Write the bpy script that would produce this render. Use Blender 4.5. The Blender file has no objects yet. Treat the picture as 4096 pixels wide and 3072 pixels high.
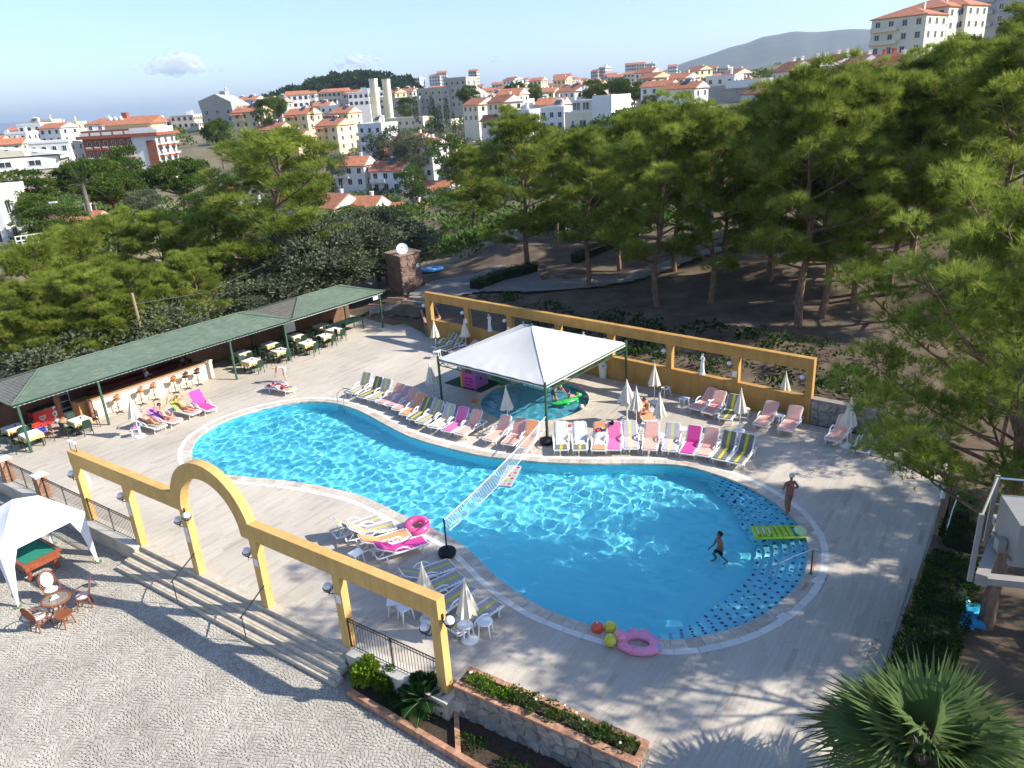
import bpy, bmesh, math, random
import numpy as np
from mathutils import Vector, Matrix
R = math.radians
random.seed(7); RNG = np.random.default_rng(11)
S = bpy.context.scene
COL = S.collection
# ---------------------------------------------------------------- camera
CAMH = 15.0; FPX = 3000.0; PITCH = R(20.78); ROLL = R(-3.58)
cd = bpy.data.cameras.new('camera'); cam = bpy.data.objects.new('camera', cd); COL.objects.link(cam)
_fw = np.array([0, math.cos(PITCH), -math.sin(PITCH)]); _rt = np.array([1., 0, 0]); _up = np.array([0, math.sin(PITCH), math.cos(PITCH)])
_r2 = math.cos(ROLL)*_rt + math.sin(ROLL)*_up; _u2 = -math.sin(ROLL)*_rt + math.cos(ROLL)*_up
cam.matrix_world = Matrix(((_r2[0], _u2[0], -_fw[0], 0), (_r2[1], _u2[1], -_fw[1], 0), (_r2[2], _u2[2], -_fw[2], CAMH), (0, 0, 0, 1)))
cd.sensor_fit = 'HORIZONTAL'; cd.sensor_width = 36; cd.lens = 36*FPX/4096; cd.clip_start = 0.1; cd.clip_end = 90000
S.camera = cam
# ---------------------------------------------------------------- sky, sun, exposure
SUN_EL = R(33.8); SUN_AZ = R(-12.7)            # azimuth from +x, counter-clockwise
SUNV = Vector((math.cos(SUN_EL)*math.cos(SUN_AZ), math.cos(SUN_EL)*math.sin(SUN_AZ), math.sin(SUN_EL)))
W = bpy.data.worlds.new('World'); S.world = W; W.use_nodes = True
wn = W.node_tree; bg = wn.nodes['Background']
sky = wn.nodes.new('ShaderNodeTexSky'); sky.sky_type = 'NISHITA'; sky.sun_disc = False
sky.sun_elevation = SUN_EL; sky.sun_rotation = math.pi/2 - SUN_AZ
sky.altitude = 60; sky.air_density = 1.0; sky.dust_density = .4; sky.ozone_density = 2.5
tn = wn.nodes.new('ShaderNodeMix'); tn.data_type = 'RGBA'; tn.blend_type = 'MULTIPLY'; tn.inputs[0].default_value = 1.0; tn.inputs[7].default_value = (.90, .96, 1.12, 1)   # white balance of the photograph's sky
wn.links.new(sky.outputs[0], tn.inputs[6]); wn.links.new(tn.outputs[2], bg.inputs[0]); bg.inputs[1].default_value = 0.114
sl = bpy.data.lights.new('sun', 'SUN'); sl.energy = 4.7; sl.angle = R(0.55); sl.color = (1.0, 0.945, 0.86)
sun = bpy.data.objects.new('sun', sl); COL.objects.link(sun); sun.rotation_euler = SUNV.to_track_quat('Z', 'Y').to_euler(); sun.location = (60, -20, 60)
sl.cycles.is_caustics_light = True
S.view_settings.view_transform = 'Standard'; S.view_settings.look = 'None'; S.view_settings.gamma = 1.0
S.view_settings.use_curve_mapping = False; S.view_settings.exposure = 0.95
S.render.engine = 'CYCLES'
S.cycles.use_denoising = True; S.cycles.max_bounces = 6; S.cycles.transparent_max_bounces = 28; S.cycles.volume_bounces = 0
S.cycles.use_adaptive_sampling = True; S.cycles.adaptive_threshold = 0.03
S.cycles.sample_clamp_indirect = 6.0
# ---------------------------------------------------------------- pixels of the photograph to places
def ray(x, y): return _fw + (x-2048)/FPX*_r2 - (y-1536)/FPX*_u2
def G(x, y, z=0.0):
    d = ray(x, y); t = (z-CAMH)/d[2]; return Vector((t*d[0], t*d[1], z))
def AT(x, y, dist):
    """point on the pixel's ray at a horizontal distance"""
    d = ray(x, y); t = dist/math.hypot(d[0], d[1]); return Vector((t*d[0], t*d[1], CAMH+t*d[2]))
def PX(p):
    q = np.array(p)-[0, 0, CAMH]; z = q@_fw; return 2048+FPX*(q@_r2)/z, 1536-FPX*(q@_u2)/z
# ---------------------------------------------------------------- mesh builder
class MB:
    def __init__(s): s.v = []; s.f = []; s.m = []; s.cur = 0; s.smooth = False
    def add(s, vs, fs):
        o = len(s.v); s.v += [tuple(v) for v in vs]; s.f += [tuple(i+o for i in f) for f in fs]; s.m += [s.cur]*len(fs); return s
    def box(s, c, d, rz=0.0, M=None):
        x, y, z = d[0]/2, d[1]/2, d[2]/2
        vs = [Vector((a*x, b*y, e*z)) for a in (-1, 1) for b in (-1, 1) for e in (-1, 1)]
        if M is not None: vs = [M @ v for v in vs]
        elif rz: q = Matrix.Rotation(rz, 3, 'Z'); vs = [q @ v for v in vs]
        c = Vector(c); vs = [v+c for v in vs]
        return s.add(vs, [(0, 1, 3, 2), (4, 6, 7, 5), (0, 4, 5, 1), (2, 3, 7, 6), (0, 2, 6, 4), (1, 5, 7, 3)])
    def bar(s, a, b, w, h, up=(0, 0, 1)):
        a = Vector(a); b = Vector(b); d = (b-a).normalized(); up = Vector(up); sd = d.cross(up)
        if sd.length < 1e-4: sd = d.cross(Vector((1, 0, 0)))
        sd.normalize(); u = sd.cross(d).normalized(); x = sd*w/2; y = u*h/2
        vs = [a-x-y, a+x-y, a+x+y, a-x+y, b-x-y, b+x-y, b+x+y, b-x+y]
        return s.add(vs, [(0, 3, 2, 1), (4, 5, 6, 7), (0, 1, 5, 4), (1, 2, 6, 5), (2, 3, 7, 6), (3, 0, 4, 7)])
    def tube(s, pts, r, n=6, cap=True):
        pts = [Vector(p) for p in pts]; rs = r if isinstance(r, (list, tuple)) else [r]*len(pts)
        rings = []; pu = None
        for i, p in enumerate(pts):
            d = (pts[min(i+1, len(pts)-1)]-pts[max(i-1, 0)])
            d = d.normalized() if d.length > 1e-9 else Vector((0, 0, 1))
            if pu is None:
                pu = d.cross(Vector((0, 0, 1)))
                if pu.length < .05: pu = d.cross(Vector((1, 0, 0)))
            pu = (pu-d*pu.dot(d)); pu = pu.normalized() if pu.length > 1e-6 else d.orthogonal().normalized()
            w = d.cross(pu)
            rings.append([p+(pu*math.cos(2*math.pi*k/n)+w*math.sin(2*math.pi*k/n))*rs[i] for k in range(n)])
        vs = [v for g in rings for v in g]; fs = []
        for i in range(len(pts)-1):
            for k in range(n): fs.append((i*n+k, i*n+(k+1) % n, (i+1)*n+(k+1) % n, (i+1)*n+k))
        if cap: fs.append(tuple(range(n-1, -1, -1))); fs.append(tuple((len(pts)-1)*n+k for k in range(n)))
        return s.add(vs, fs)
    def cyl(s, c, r, h, n=12, r2=None):
        c = Vector(c); return s.tube([c, c+Vector((0, 0, h))], [r, r if r2 is None else r2], n)
    def lathe(s, prof, n=14, c=(0, 0, 0)):
        vs = []; fs = []; c = Vector(c)
        for r_, z in prof:
            for k in range(n): vs.append(c+Vector((r_*math.cos(2*math.pi*k/n), r_*math.sin(2*math.pi*k/n), z)))
        for i in range(len(prof)-1):
            for k in range(n): fs.append((i*n+k, i*n+(k+1) % n, (i+1)*n+(k+1) % n, (i+1)*n+k))
        return s.add(vs, fs)
    def sphere(s, c, r, n=12, m=8, sc=(1, 1, 1)):
        c = Vector(c); vs = [c+Vector((0, 0, -r*sc[2]))]; fs = []
        for i in range(1, m):
            a = -math.pi/2+math.pi*i/m
            for k in range(n): vs.append(c+Vector((r*sc[0]*math.cos(a)*math.cos(2*math.pi*k/n), r*sc[1]*math.cos(a)*math.sin(2*math.pi*k/n), r*sc[2]*math.sin(a))))
        vs.append(c+Vector((0, 0, r*sc[2]))); L = len(vs)-1
        for k in range(n):
            fs.append((0, 1+(k+1) % n, 1+k)); fs.append((L, 1+(m-2)*n+k, 1+(m-2)*n+(k+1) % n))
            for i in range(m-2): fs.append((1+i*n+k, 1+i*n+(k+1) % n, 1+(i+1)*n+(k+1) % n, 1+(i+1)*n+k))
        return s.add(vs, fs)
    def torus(s, c, R_, r_, n=18, m=8, M=None, sz=1.0):
        vs = []; fs = []; c = Vector(c)
        for i in range(n):
            a = 2*math.pi*i/n
            for k in range(m):
                b = 2*math.pi*k/m; v = Vector(((R_+r_*math.cos(b))*math.cos(a), (R_+r_*math.cos(b))*math.sin(a), r_*math.sin(b)*sz))
                vs.append(c+(M @ v if M is not None else v))
        for i in range(n):
            for k in range(m): fs.append((i*m+k, ((i+1) % n)*m+k, ((i+1) % n)*m+(k+1) % m, i*m+(k+1) % m))
        return s.add(vs, fs)
    def prism(s, poly, z0, z1):
        n = len(poly); vs = [(p[0], p[1], z0) for p in poly]+[(p[0], p[1], z1) for p in poly]
        fs = [tuple(range(n-1, -1, -1)), tuple(range(n, 2*n))]+[(i, (i+1) % n, n+(i+1) % n, n+i) for i in range(n)]
        return s.add(vs, fs)
    def slab(s, poly3, off):
        """closed sheet: 3-D outline extruded by a vector"""
        n = len(poly3); o = Vector(off); vs = [Vector(p) for p in poly3]; vs = vs+[v+o for v in vs]
        return s.add(vs, [tuple(range(n-1, -1, -1)), tuple(range(n, 2*n))]+[(i, (i+1) % n, n+(i+1) % n, n+i) for i in range(n)])
    def mesh(s, name, mats, smooth=None, recalc=True):
        me = bpy.data.meshes.new(name); me.from_pydata(s.v, [], s.f)
        for m in (mats if isinstance(mats, (list, tuple)) else [mats]): me.materials.append(m)
        if any(s.m): me.polygons.foreach_set('material_index', s.m)
        if recalc:
            bm = bmesh.new(); bm.from_mesh(me); bmesh.ops.recalc_face_normals(bm, faces=bm.faces); bm.to_mesh(me); bm.free()
        if smooth or (smooth is None and s.smooth):
            me.polygons.foreach_set('use_smooth', [True]*len(me.polygons))
            if smooth is not True or True:
                try: me.set_sharp_from_angle(angle=R(42))
                except Exception: pass
        me.update(); return me
    def build(s, name, mats, parent=None, smooth=None, recalc=True):
        return link(name, s.mesh(name, mats, smooth, recalc), parent)
def link(name, data, parent=None):
    o = bpy.data.objects.new(name, data); COL.objects.link(o)
    if parent is not None: o.parent = parent
    return o
def tag(o, label, cat, group=None):
    o['label'] = label; o['category'] = cat
    if group: o['group'] = group
    return o
def thing(name, label, cat, loc=(0, 0, 0), rz=0.0, group=None):
    o = link(name, None); o.empty_display_size = .2; o.location = loc; o.rotation_euler = (0, 0, rz)
    return tag(o, label, cat, group)
def struct(o): o['kind'] = 'structure'; return o
def stuff(o): o['kind'] = 'stuff'; return o
def dup(root, loc=None, rz=None, label=None, group=None, scale=None):
    r = root.copy(); COL.objects.link(r)
    if loc is not None: r.location = loc
    if rz is not None: r.rotation_euler = (0, 0, rz)
    if scale is not None: r.scale = scale if isinstance(scale, (tuple, list)) else (scale,)*3
    if label: r['label'] = label
    if group: r['group'] = group
    for ch in list(root.children):
        c = ch.copy(); COL.objects.link(c); c.parent = r
        for g in ch.children:
            d = g.copy(); COL.objects.link(d); d.parent = c
    return r
SKS = bpy.data.scenes.new('workbench')
def baked(o):
    """mesh of an object with its modifiers applied, evaluated in a scratch scene"""
    SKS.collection.objects.link(o); SKS.view_layers[0].update(); me = bpy.data.meshes.new_from_object(o.evaluated_get(SKS.view_layers[0].depsgraph)); bpy.data.objects.remove(o); return me
ORD = ['first', 'second', 'third', 'fourth', 'fifth', 'sixth', 'seventh', 'eighth', 'ninth', 'tenth', 'eleventh', 'twelfth', 'thirteenth', 'fourteenth', 'fifteenth', 'sixteenth', 'seventeenth', 'eighteenth', 'nineteenth', 'twentieth']
for _t in ('twenty', 'thirty', 'forty'):
    ORD += [_t+'-'+w for w in ORD[:9]]+[{'twenty': 'thirtieth', 'thirty': 'fortieth', 'forty': 'fiftieth'}[_t]]
def bulk(name, V, F, mats, parent=None, attr=None, smooth=False):
    """big mesh straight from arrays; F is (n,3) or (n,4)"""
    me = bpy.data.meshes.new(name); V = np.asarray(V, np.float32); F = np.asarray(F, np.int32); k = F.shape[1]
    me.vertices.add(len(V)); me.vertices.foreach_set('co', V.ravel())
    me.loops.add(F.size); me.loops.foreach_set('vertex_index', F.ravel())
    me.polygons.add(len(F)); me.polygons.foreach_set('loop_start', np.arange(0, F.size, k, dtype=np.int32))
    try: me.polygons.foreach_set('loop_total', np.full(len(F), k, np.int32))
    except Exception: pass
    me.polygons.foreach_set('use_smooth', np.full(len(F), bool(smooth)))
    for m in (mats if isinstance(mats, (list, tuple)) else [mats]): me.materials.append(m)
    me.update(calc_edges=True)
    if attr is not None:
        a = me.attributes.new('tint', 'FLOAT', 'POINT' if len(attr) == len(V) else 'FACE'); a.data.foreach_set('value', np.asarray(attr, np.float32))
    me.validate(clean_customdata=False)
    return link(name, me, parent) if name else me
# ---------------------------------------------------------------- materials
MATS = {}
def nodes(name):
    m = bpy.data.materials.new(name); m.use_nodes = True; nt = m.node_tree
    return m, nt, nt.nodes['Principled BSDF']
def N(nt, typ, **kw):
    n = nt.nodes.new(typ)
    for k, v in kw.items():
        if k == 'inp':
            for a, b in v.items(): n.inputs[a].default_value = b
        else: setattr(n, k, v)
    return n
def mat(name, col, rough=.7, var=.12, scale=3.0, bump=0.0, bscale=None, col2=None, spec=.3, metal=0.0, detail=5.0, obj_rand=0.0, stretch=None, coords='Object'):
    """noise-varied surface; col2 = second colour mixed by noise"""
    if name in MATS: return MATS[name]
    m, nt, p = nodes(name); L = nt.links.new
    tc = N(nt, 'ShaderNodeTexCoord'); src = tc.outputs[coords]
    if stretch:
        mp = N(nt, 'ShaderNodeMapping'); mp.inputs['Scale'].default_value = stretch; L(src, mp.inputs[0]); src = mp.outputs[0]
    no = N(nt, 'ShaderNodeTexNoise', inp={'Scale': scale, 'Detail': detail, 'Roughness': .6}); L(src, no.inputs['Vector'])
    rp = N(nt, 'ShaderNodeValToRGB'); c = Vector(col[:3])
    a = c*(1-var); b = Vector(col2[:3]) if col2 else c*(1+var)
    rp.color_ramp.elements[0].color = (*a, 1); rp.color_ramp.elements[1].color = (*[min(1, t) for t in b], 1)
    rp.color_ramp.elements[0].position = .3; rp.color_ramp.elements[1].position = .72
    L(no.outputs[0], rp.inputs[0]); out = rp.outputs[0]
    if obj_rand:
        oi = N(nt, 'ShaderNodeObjectInfo'); hs = N(nt, 'ShaderNodeHueSaturation'); mr = N(nt, 'ShaderNodeMapRange', inp={3: 1-obj_rand, 4: 1+obj_rand})
        L(oi.outputs['Random'], mr.inputs[0]); L(mr.outputs[0], hs.inputs['Value']); L(out, hs.inputs['Color']); out = hs.outputs[0]
    L(out, p.inputs['Base Color']); p.inputs['Roughness'].default_value = rough; p.inputs['Metallic'].default_value = metal
    p.inputs['Specular IOR Level'].default_value = spec
    if bump:
        n2 = N(nt, 'ShaderNodeTexNoise', inp={'Scale': bscale or scale*4, 'Detail': 4.0}); L(src, n2.inputs['Vector'])
        bp = N(nt, 'ShaderNodeBump', inp={'Strength': bump, 'Distance': .02}); L(n2.outputs[0], bp.inputs['Height']); L(bp.outputs[0], p.inputs['Normal'])
    MATS[name] = m; return m
def weathered(m, amt=.2, sc=(1.6, 1.6, .22)):
    """rain streaks and blotches over an existing noise material"""
    nt = m.node_tree; L = nt.links.new; p = nt.nodes['Principled BSDF']; src = p.inputs['Base Color'].links[0].from_socket; tc = N(nt, 'ShaderNodeTexCoord'); mp = N(nt, 'ShaderNodeMapping'); mp.inputs['Scale'].default_value = sc; L(tc.outputs['Object'], mp.inputs[0])
    no = N(nt, 'ShaderNodeTexNoise', inp={'Scale': 2.2, 'Detail': 8.0, 'Roughness': .7}); L(mp.outputs[0], no.inputs['Vector']); mr = N(nt, 'ShaderNodeMapRange', inp={1: .38, 2: .62, 3: 1-amt, 4: 1.03}); L(no.outputs[0], mr.inputs[0]); hs = N(nt, 'ShaderNodeHueSaturation'); L(mr.outputs[0], hs.inputs['Value']); L(src, hs.inputs['Color']); L(hs.outputs[0], p.inputs['Base Color']); return m
def foliage(name, c0, c1, trans=.35, var=.25, nscale=.7):
    """leaf material: per-tuft tint attribute, two greens, light through the leaves"""
    m, nt, p = nodes(name); L = nt.links.new
    at = N(nt, 'ShaderNodeAttribute', attribute_name='tint'); oi = N(nt, 'ShaderNodeObjectInfo')
    tc = N(nt, 'ShaderNodeTexCoord'); no = N(nt, 'ShaderNodeTexNoise', inp={'Scale': nscale, 'Detail': 3.0}); L(tc.outputs['Object'], no.inputs['Vector'])
    ad = N(nt, 'ShaderNodeMath', operation='ADD'); L(at.outputs['Fac'], ad.inputs[0])
    sb = N(nt, 'ShaderNodeMath', operation='MULTIPLY_ADD', inp={1: 1.2, 2: -.6}); L(no.outputs[0], sb.inputs[0]); L(sb.outputs[0], ad.inputs[1])
    mx = N(nt, 'ShaderNodeMix', data_type='RGBA'); mx.inputs[6].default_value = (*c0, 1); mx.inputs[7].default_value = (*c1, 1); L(ad.outputs[0], mx.inputs[0]); mx.clamp_factor = True
    hs = N(nt, 'ShaderNodeHueSaturation'); mr = N(nt, 'ShaderNodeMapRange', inp={3: 1-var, 4: 1+var}); L(oi.outputs['Random'], mr.inputs[0]); L(mr.outputs[0], hs.inputs['Value']); L(mx.outputs[2], hs.inputs['Color'])
    df = N(nt, 'ShaderNodeBsdfDiffuse'); tl = N(nt, 'ShaderNodeBsdfTranslucent'); ms = N(nt, 'ShaderNodeMixShader', inp={0: trans})
    L(hs.outputs[0], df.inputs[0]); L(hs.outputs[0], tl.inputs[0]); L(df.outputs[0], ms.inputs[1]); L(tl.outputs[0], ms.inputs[2])
    L(ms.outputs[0], nt.nodes['Material Output'].inputs[0]); nt.nodes.remove(p); MATS[name] = m; return m
def stripes(name, base, line, width=.115, dark=None):
    """woven mat with one coloured band down the middle (object x across)"""
    m, nt, p = nodes(name); L = nt.links.new
    tc = N(nt, 'ShaderNodeTexCoord'); sx = N(nt, 'ShaderNodeSeparateXYZ'); L(tc.outputs['Object'], sx.inputs[0])
    ab = N(nt, 'ShaderNodeMath', operation='ABSOLUTE'); L(sx.outputs[1], ab.inputs[0])
    lt = N(nt, 'ShaderNodeMath', operation='LESS_THAN', inp={1: width/2}); L(ab.outputs[0], lt.inputs[0])
    gt = N(nt, 'ShaderNodeMath', operation='GREATER_THAN', inp={1: .19}); L(ab.outputs[0], gt.inputs[0])
    no = N(nt, 'ShaderNodeTexNoise', inp={'Scale': 9.0, 'Detail': 4.0}); L(tc.outputs['Object'], no.inputs['Vector'])
    m0 = N(nt, 'ShaderNodeMix', data_type='RGBA'); m0.inputs[6].default_value = (*base, 1); m0.inputs[7].default_value = (*(dark or base), 1); L(gt.outputs[0], m0.inputs[0])
    mx = N(nt, 'ShaderNodeMix', data_type='RGBA'); L(m0.outputs[2], mx.inputs[6]); mx.inputs[7].default_value = (*line, 1); L(lt.outputs[0], mx.inputs[0])
    hs = N(nt, 'ShaderNodeHueSaturation'); mr = N(nt, 'ShaderNodeMapRange', inp={3: .85, 4: 1.15}); L(no.outputs[0], mr.inputs[0]); L(mr.outputs[0], hs.inputs['Value']); L(mx.outputs[2], hs.inputs['Color'])
    L(hs.outputs[0], p.inputs['Base Color']); p.inputs['Roughness'].default_value = .9; p.inputs['Specular IOR Level'].default_value = .1
    MATS[name] = m; return m
# ================================================================ THE SETTING
def catmull(P, n, closed=True):
    P = [Vector(p) for p in P]; out = []; k = len(P)
    for i in range(k if closed else k-1):
        p0, p1, p2, p3 = (P[(i-1) % k], P[i], P[(i+1) % k], P[(i+2) % k]) if closed else (P[max(i-1, 0)], P[i], P[i+1], P[min(i+2, k-1)])
        for j in range(n):
            t = j/n; out.append(.5*((2*p1)+(p2-p0)*t+(2*p0-5*p1+4*p2-p3)*t*t+(3*p1-p0-3*p2+p3)*t**3))
    if not closed: out.append(P[-1])
    return out
def resample(P, step, closed=True):
    P = [Vector(p) for p in P]; Q = P+[P[0]] if closed else P
    L = [0]
    for a, b in zip(Q, Q[1:]): L.append(L[-1]+(b-a).length)
    n = max(3, round(L[-1]/step)); out = []; j = 0
    for i in range(n if closed else n+1):
        t = L[-1]*i/n
        while j < len(L)-2 and L[j+1] < t: j += 1
        u = (t-L[j])/max(1e-9, L[j+1]-L[j]); out.append(Q[j].lerp(Q[j+1], u))
    return out
def inpoly(X, Y, poly):
    X = np.asarray(X, float); Y = np.asarray(Y, float); c = np.zeros(X.shape, bool); n = len(poly)
    for i in range(n):
        x1, y1 = poly[i][0], poly[i][1]; x2, y2 = poly[(i+1) % n][0], poly[(i+1) % n][1]
        if y1 == y2: continue
        k = ((y1 > Y) != (y2 > Y)) & (X < (x2-x1)*(Y-y1)/(y2-y1)+x1); c ^= k
    return c
def offset(P, d):
    """offset a closed counter-clockwise outline outwards by d"""
    n = len(P); out = []
    for i in range(n):
        t = (P[(i+1) % n]-P[i-1]); t.normalize(); out.append(Vector((P[i].x+t.y*d, P[i].y-t.x*d, 0)))
    return out
def ccw(P): return P if sum(P[i].x*P[(i+1) % len(P)].y-P[(i+1) % len(P)].x*P[i].y for i in range(len(P))) > 0 else P[::-1]
# directions of the place: along the arch wall, across it, along the bar, along the back wall
DA = Vector((-.8136, .5814, 0)); DB = Vector((.5814, .8136, 0)); O5 = Vector((-5.30, 18.176, 0))
BD = Vector((.6265, .7794, 0)); BN = Vector((.7794, -.6265, 0)); BA = Vector((-24.03, 34.18, 0))
W0 = Vector((-5.57, 49.67, 0)); W1 = Vector((13.76, 31.88, 0)); DW = (W1-W0).normalized(); NW = Vector((DW.y, -DW.x, 0))   # NW points to the pool side? fixed below
if NW.y > 0: NW = -NW
def AW(s, off=0, z=0): return O5+DA*s+DB*off+Vector((0, 0, z))
def BP(s, off=0, z=0): return BA+BD*s+BN*off+Vector((0, 0, z))
def WP(s, off=0, z=0): return W0+DW*s+NW*off+Vector((0, 0, z))
RZA = math.atan2(DA.y, DA.x); RZB = math.atan2(BD.y, BD.x); RZW = math.atan2(DW.y, DW.x)
DECK = [AW(-3.75, -.02), Vector((2.55, 13.75, 0)), Vector((1.0, 11.3, 0)), Vector((4.4, 8.4, 0)), Vector((7.3, 12.7, 0)), Vector((10.17, 16.81, 0)), Vector((13.14, 20.73, 0)), Vector((13.88, 21.65, 0)),
        Vector((15.96, 24.66, 0)), Vector((18.4, 27.9, 0)), W1+NW*.0, W0+NW*.0, Vector((-5.9, 50.6, 0)), Vector((-7.6, 53.6, 0)), BP(24.6, .3), BP(25.2, -5.4), BP(-4.5, -5.4), BP(-4.5, 1.0), AW(24.5, 0)]
PLAZA_Z = -.6
PLAZA = [AW(-3.9, .1), AW(27, .1), AW(27, -24), AW(-2, -30), AW(-18, -12), Vector((3.2, 9.6, 0))]
SITE = [AW(26.5, .4), BP(-4.4, -5.0), BP(25.0, -5.0), BP(24.4, 0), Vector((-8.2, 53.2, 0)), W0-NW*.3, W1-NW*.3, Vector((18.1, 27.6, 0)), Vector((15.9, 24.4, 0)), Vector((10.1, 16.6, 0)), Vector((3.8, 8.5, 0)), AW(-17.5, -12), AW(-2, -29), AW(26.5, -23)]
# ---------------------------------------------------------------- terrain
CTL = []
def ctl(p): CTL.append((p[0], p[1], p[2]))
for q in [WP(0, -1, .5), WP(6, -1, .6), WP(13, -1, .6), WP(20, -1, .6), WP(26, -1, .8), WP(0, -6, 1.0), WP(10, -8, 1.0), WP(20, -8, 1.2), WP(30, -6, 1.3), Vector((-6, 60, 1.2)), Vector((3, 75, 2.2)), Vector((22, 60, 2.6)), Vector((35, 48, 3.4)), Vector((45, 70, 5)),
          Vector((18.6, 27, .1)), Vector((17, 23, -.1)), Vector((13, 18, -.1)), Vector((9, 11, -.1)), Vector((30, 30, 1.0)), Vector((25, 15, .3)), Vector((20, 5, 0)), Vector((12, 2, -.2)), Vector((45, 20, 2)),
          BP(-5, -7, -.6), BP(5, -7, -.7), BP(15, -7, -.7), BP(24, -7, -.3), BP(-5, -14, -4), BP(10, -16, -4.5), BP(24, -18, -3), BP(0, -35, -7), BP(25, -40, -6), BP(36, -8, .4), BP(45, -20, -1.5),
          Vector((-45, 30, -3.5)), Vector((-60, 55, -6)), Vector((-70, 10, -4)), Vector((-25, 5, -.7)), Vector((-10, -15, -.7)), Vector((-30, -30, -1))]: ctl(q)
for x, y, dd, dz in [(230, 935, 110, 0), (60, 1000, 95, 0), (600, 760, 262, 0), (250, 760, 230, 0), (1450, 880, 165, 0), (1650, 760, 205, 0), (1250, 640, 290, 0), (1450, 600, 300, 0), (1000, 560, 330, 0), (1750, 505, 400, 0), (2100, 470, 350, 0), (2300, 520, 220, 0),
                     (1250, 450, 420, 0), (1650, 405, 620, 0), (2100, 385, 700, 0), (2600, 350, 620, 0), (2900, 420, 160, 0), (3300, 400, 140, 0), (3600, 330, 160, 0), (3850, 260, 190, 0), (4090, 200, 150, 0), (3200, 300, 330, 0), (0, 640, 300, 0), (350, 560, 420, 0), (700, 520, 520, 0), (1000, 470, 600, 0)]: ctl(AT(x, y, dd))
for az, dd, z in [(20, 260, 12), (10, 300, 20), (0, 120, 10), (-10, 60, 3), (95, 900, 8), (110, 900, 0), (120, 1000, -20), (130, 800, -30), (140, 600, -20), (160, 300, -10), (80, 1000, 18), (65, 900, 35), (50, 600, 40), (30, 500, 60)]:
    ctl((dd*math.cos(R(az)), dd*math.sin(R(az)), z))
CA = np.array(CTL)
def lp(x, y):
    r = np.hypot(x, y); a = np.arctan2(y, x); return np.log(np.maximum(r, 4))*2.2, a*2.6
CU, CV = lp(CA[:, 0], CA[:, 1])
def TZ(x, y):
    x = np.atleast_1d(np.asarray(x, float)); y = np.atleast_1d(np.asarray(y, float)); u, v = lp(x.ravel(), y.ravel())
    d2 = (u[:, None]-CU)**2+(v[:, None]-CV)**2; w = 1/(d2+.006)**1.7; z = (w*CA[:, 2]).sum(1)/w.sum(1); return z.reshape(x.shape)
def tz(x, y): return float(TZ(x, y)[0])
GM = mat('dry_ground', (.105, .072, .048), .95, .3, .6, .6, 5.0, col2=(.19, .14, .09), detail=8)
GM2 = mat('hill_scrub_ground', (.12, .11, .06), .95, .35, .05, .0, col2=(.27, .22, .13), detail=9)
angs = np.radians(np.linspace(-20, 200, 300)); rad = np.concatenate([np.linspace(6, 60, 70), np.geomspace(62, 1150, 90)])
AA, RR = np.meshgrid(angs, rad); TX, TY = RR*np.cos(AA), RR*np.sin(AA)
TZZ = np.concatenate([TZ(TX[i], TY[i])[None] for i in range(len(rad))]); fade = np.clip((RR-1000)/150, 0, 1); TZZ = TZZ-fade*60
TZZ += np.where(RR > 14, .12*np.sin(TX*.9+1.3*np.sin(TY*.5))*np.sin(TY*1.1), 0)
ins = inpoly(TX, TY, [(p.x, p.y) for p in SITE]); nr, na = RR.shape
V = np.stack([TX.ravel(), TY.ravel(), TZZ.ravel()], 1); idx = np.arange(nr*na).reshape(nr, na)
q = np.stack([idx[:-1, :-1], idx[:-1, 1:], idx[1:, 1:], idx[1:, :-1]], -1).reshape(-1, 4)
keep = ~ins.ravel()[q].any(1); q = q[keep][:, ::-1]; rm = RR.ravel()[q[:, 0]]
ter = bulk('terrain', V, q, [GM, GM2], smooth=True); struct(ter); ter.data.polygons.foreach_set('material_index', (rm > 75).astype(np.int32))
# sea and far hills
SEA_Z = -75.0
mb = MB(); mb.lathe([(400, 0), (2500, 0), (9000, 0), (26000, 0)], 96, (0, 0, SEA_Z)); sea = mb.build('sea', mat('sea_water', (.03, .09, .14), .25, .2, .002, spec=.5), recalc=False); struct(sea)
def ridge(name, prof, dist, base, depth, m, n=120, seed=1, rough=.05):
    """far hill: skyline given as photo pixels, real distance and depth"""
    rr = np.random.default_rng(seed); xs = np.linspace(prof[0][0], prof[-1][0], n); ys = np.interp(xs, [p[0] for p in prof], [p[1] for p in prof])
    ker = np.hanning(13); ker /= ker.sum(); ys = np.convolve(np.pad(ys, 6, mode='edge'), ker, 'valid')
    rows = [(-1.0, .0), (-.8, .12), (-.6, .33), (-.4, .58), (-.2, .84), (0, 1.0), (.3, .9), (.7, .5), (1.2, 0)]; V = []
    top = [AT(x, y, dist) for x, y in zip(xs, ys)]
    for t, h in rows:
        for i, p in enumerate(top):
            k = 1+t*depth/dist; hh = base+(p.z-base)*h; gully = rough*(p.z-base)*h*(1-h*.8)*math.sin(i*.55+2.2*math.sin(i*.13+t*2))
            V.append((p.x*k, p.y*k, hh+gully+rr.normal()*rough*.12*(p.z-base)*(h < 1)))
    F = [(r*n+i, r*n+i+1, (r+1)*n+i+1, (r+1)*n+i) for r in range(len(rows)-1) for i in range(n-1)]
    return struct(bulk(name, V, F, m, smooth=True))
HM = mat('far_hill_scrub', (.03, .045, .025), .95, .35, .004, col2=(.085, .085, .06), detail=10)
ridge('mountain', [(2250, 420), (2500, 345), (2700, 265), (2800, 228), (2950, 182), (3080, 140), (3160, 128), (3300, 125), (3420, 117), (3520, 120), (3620, 130), (3720, 150), (3850, 190), (4000, 225), (4300, 260), (4700, 300)], 5200, -20, 1900, HM, 150, 3)
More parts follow.
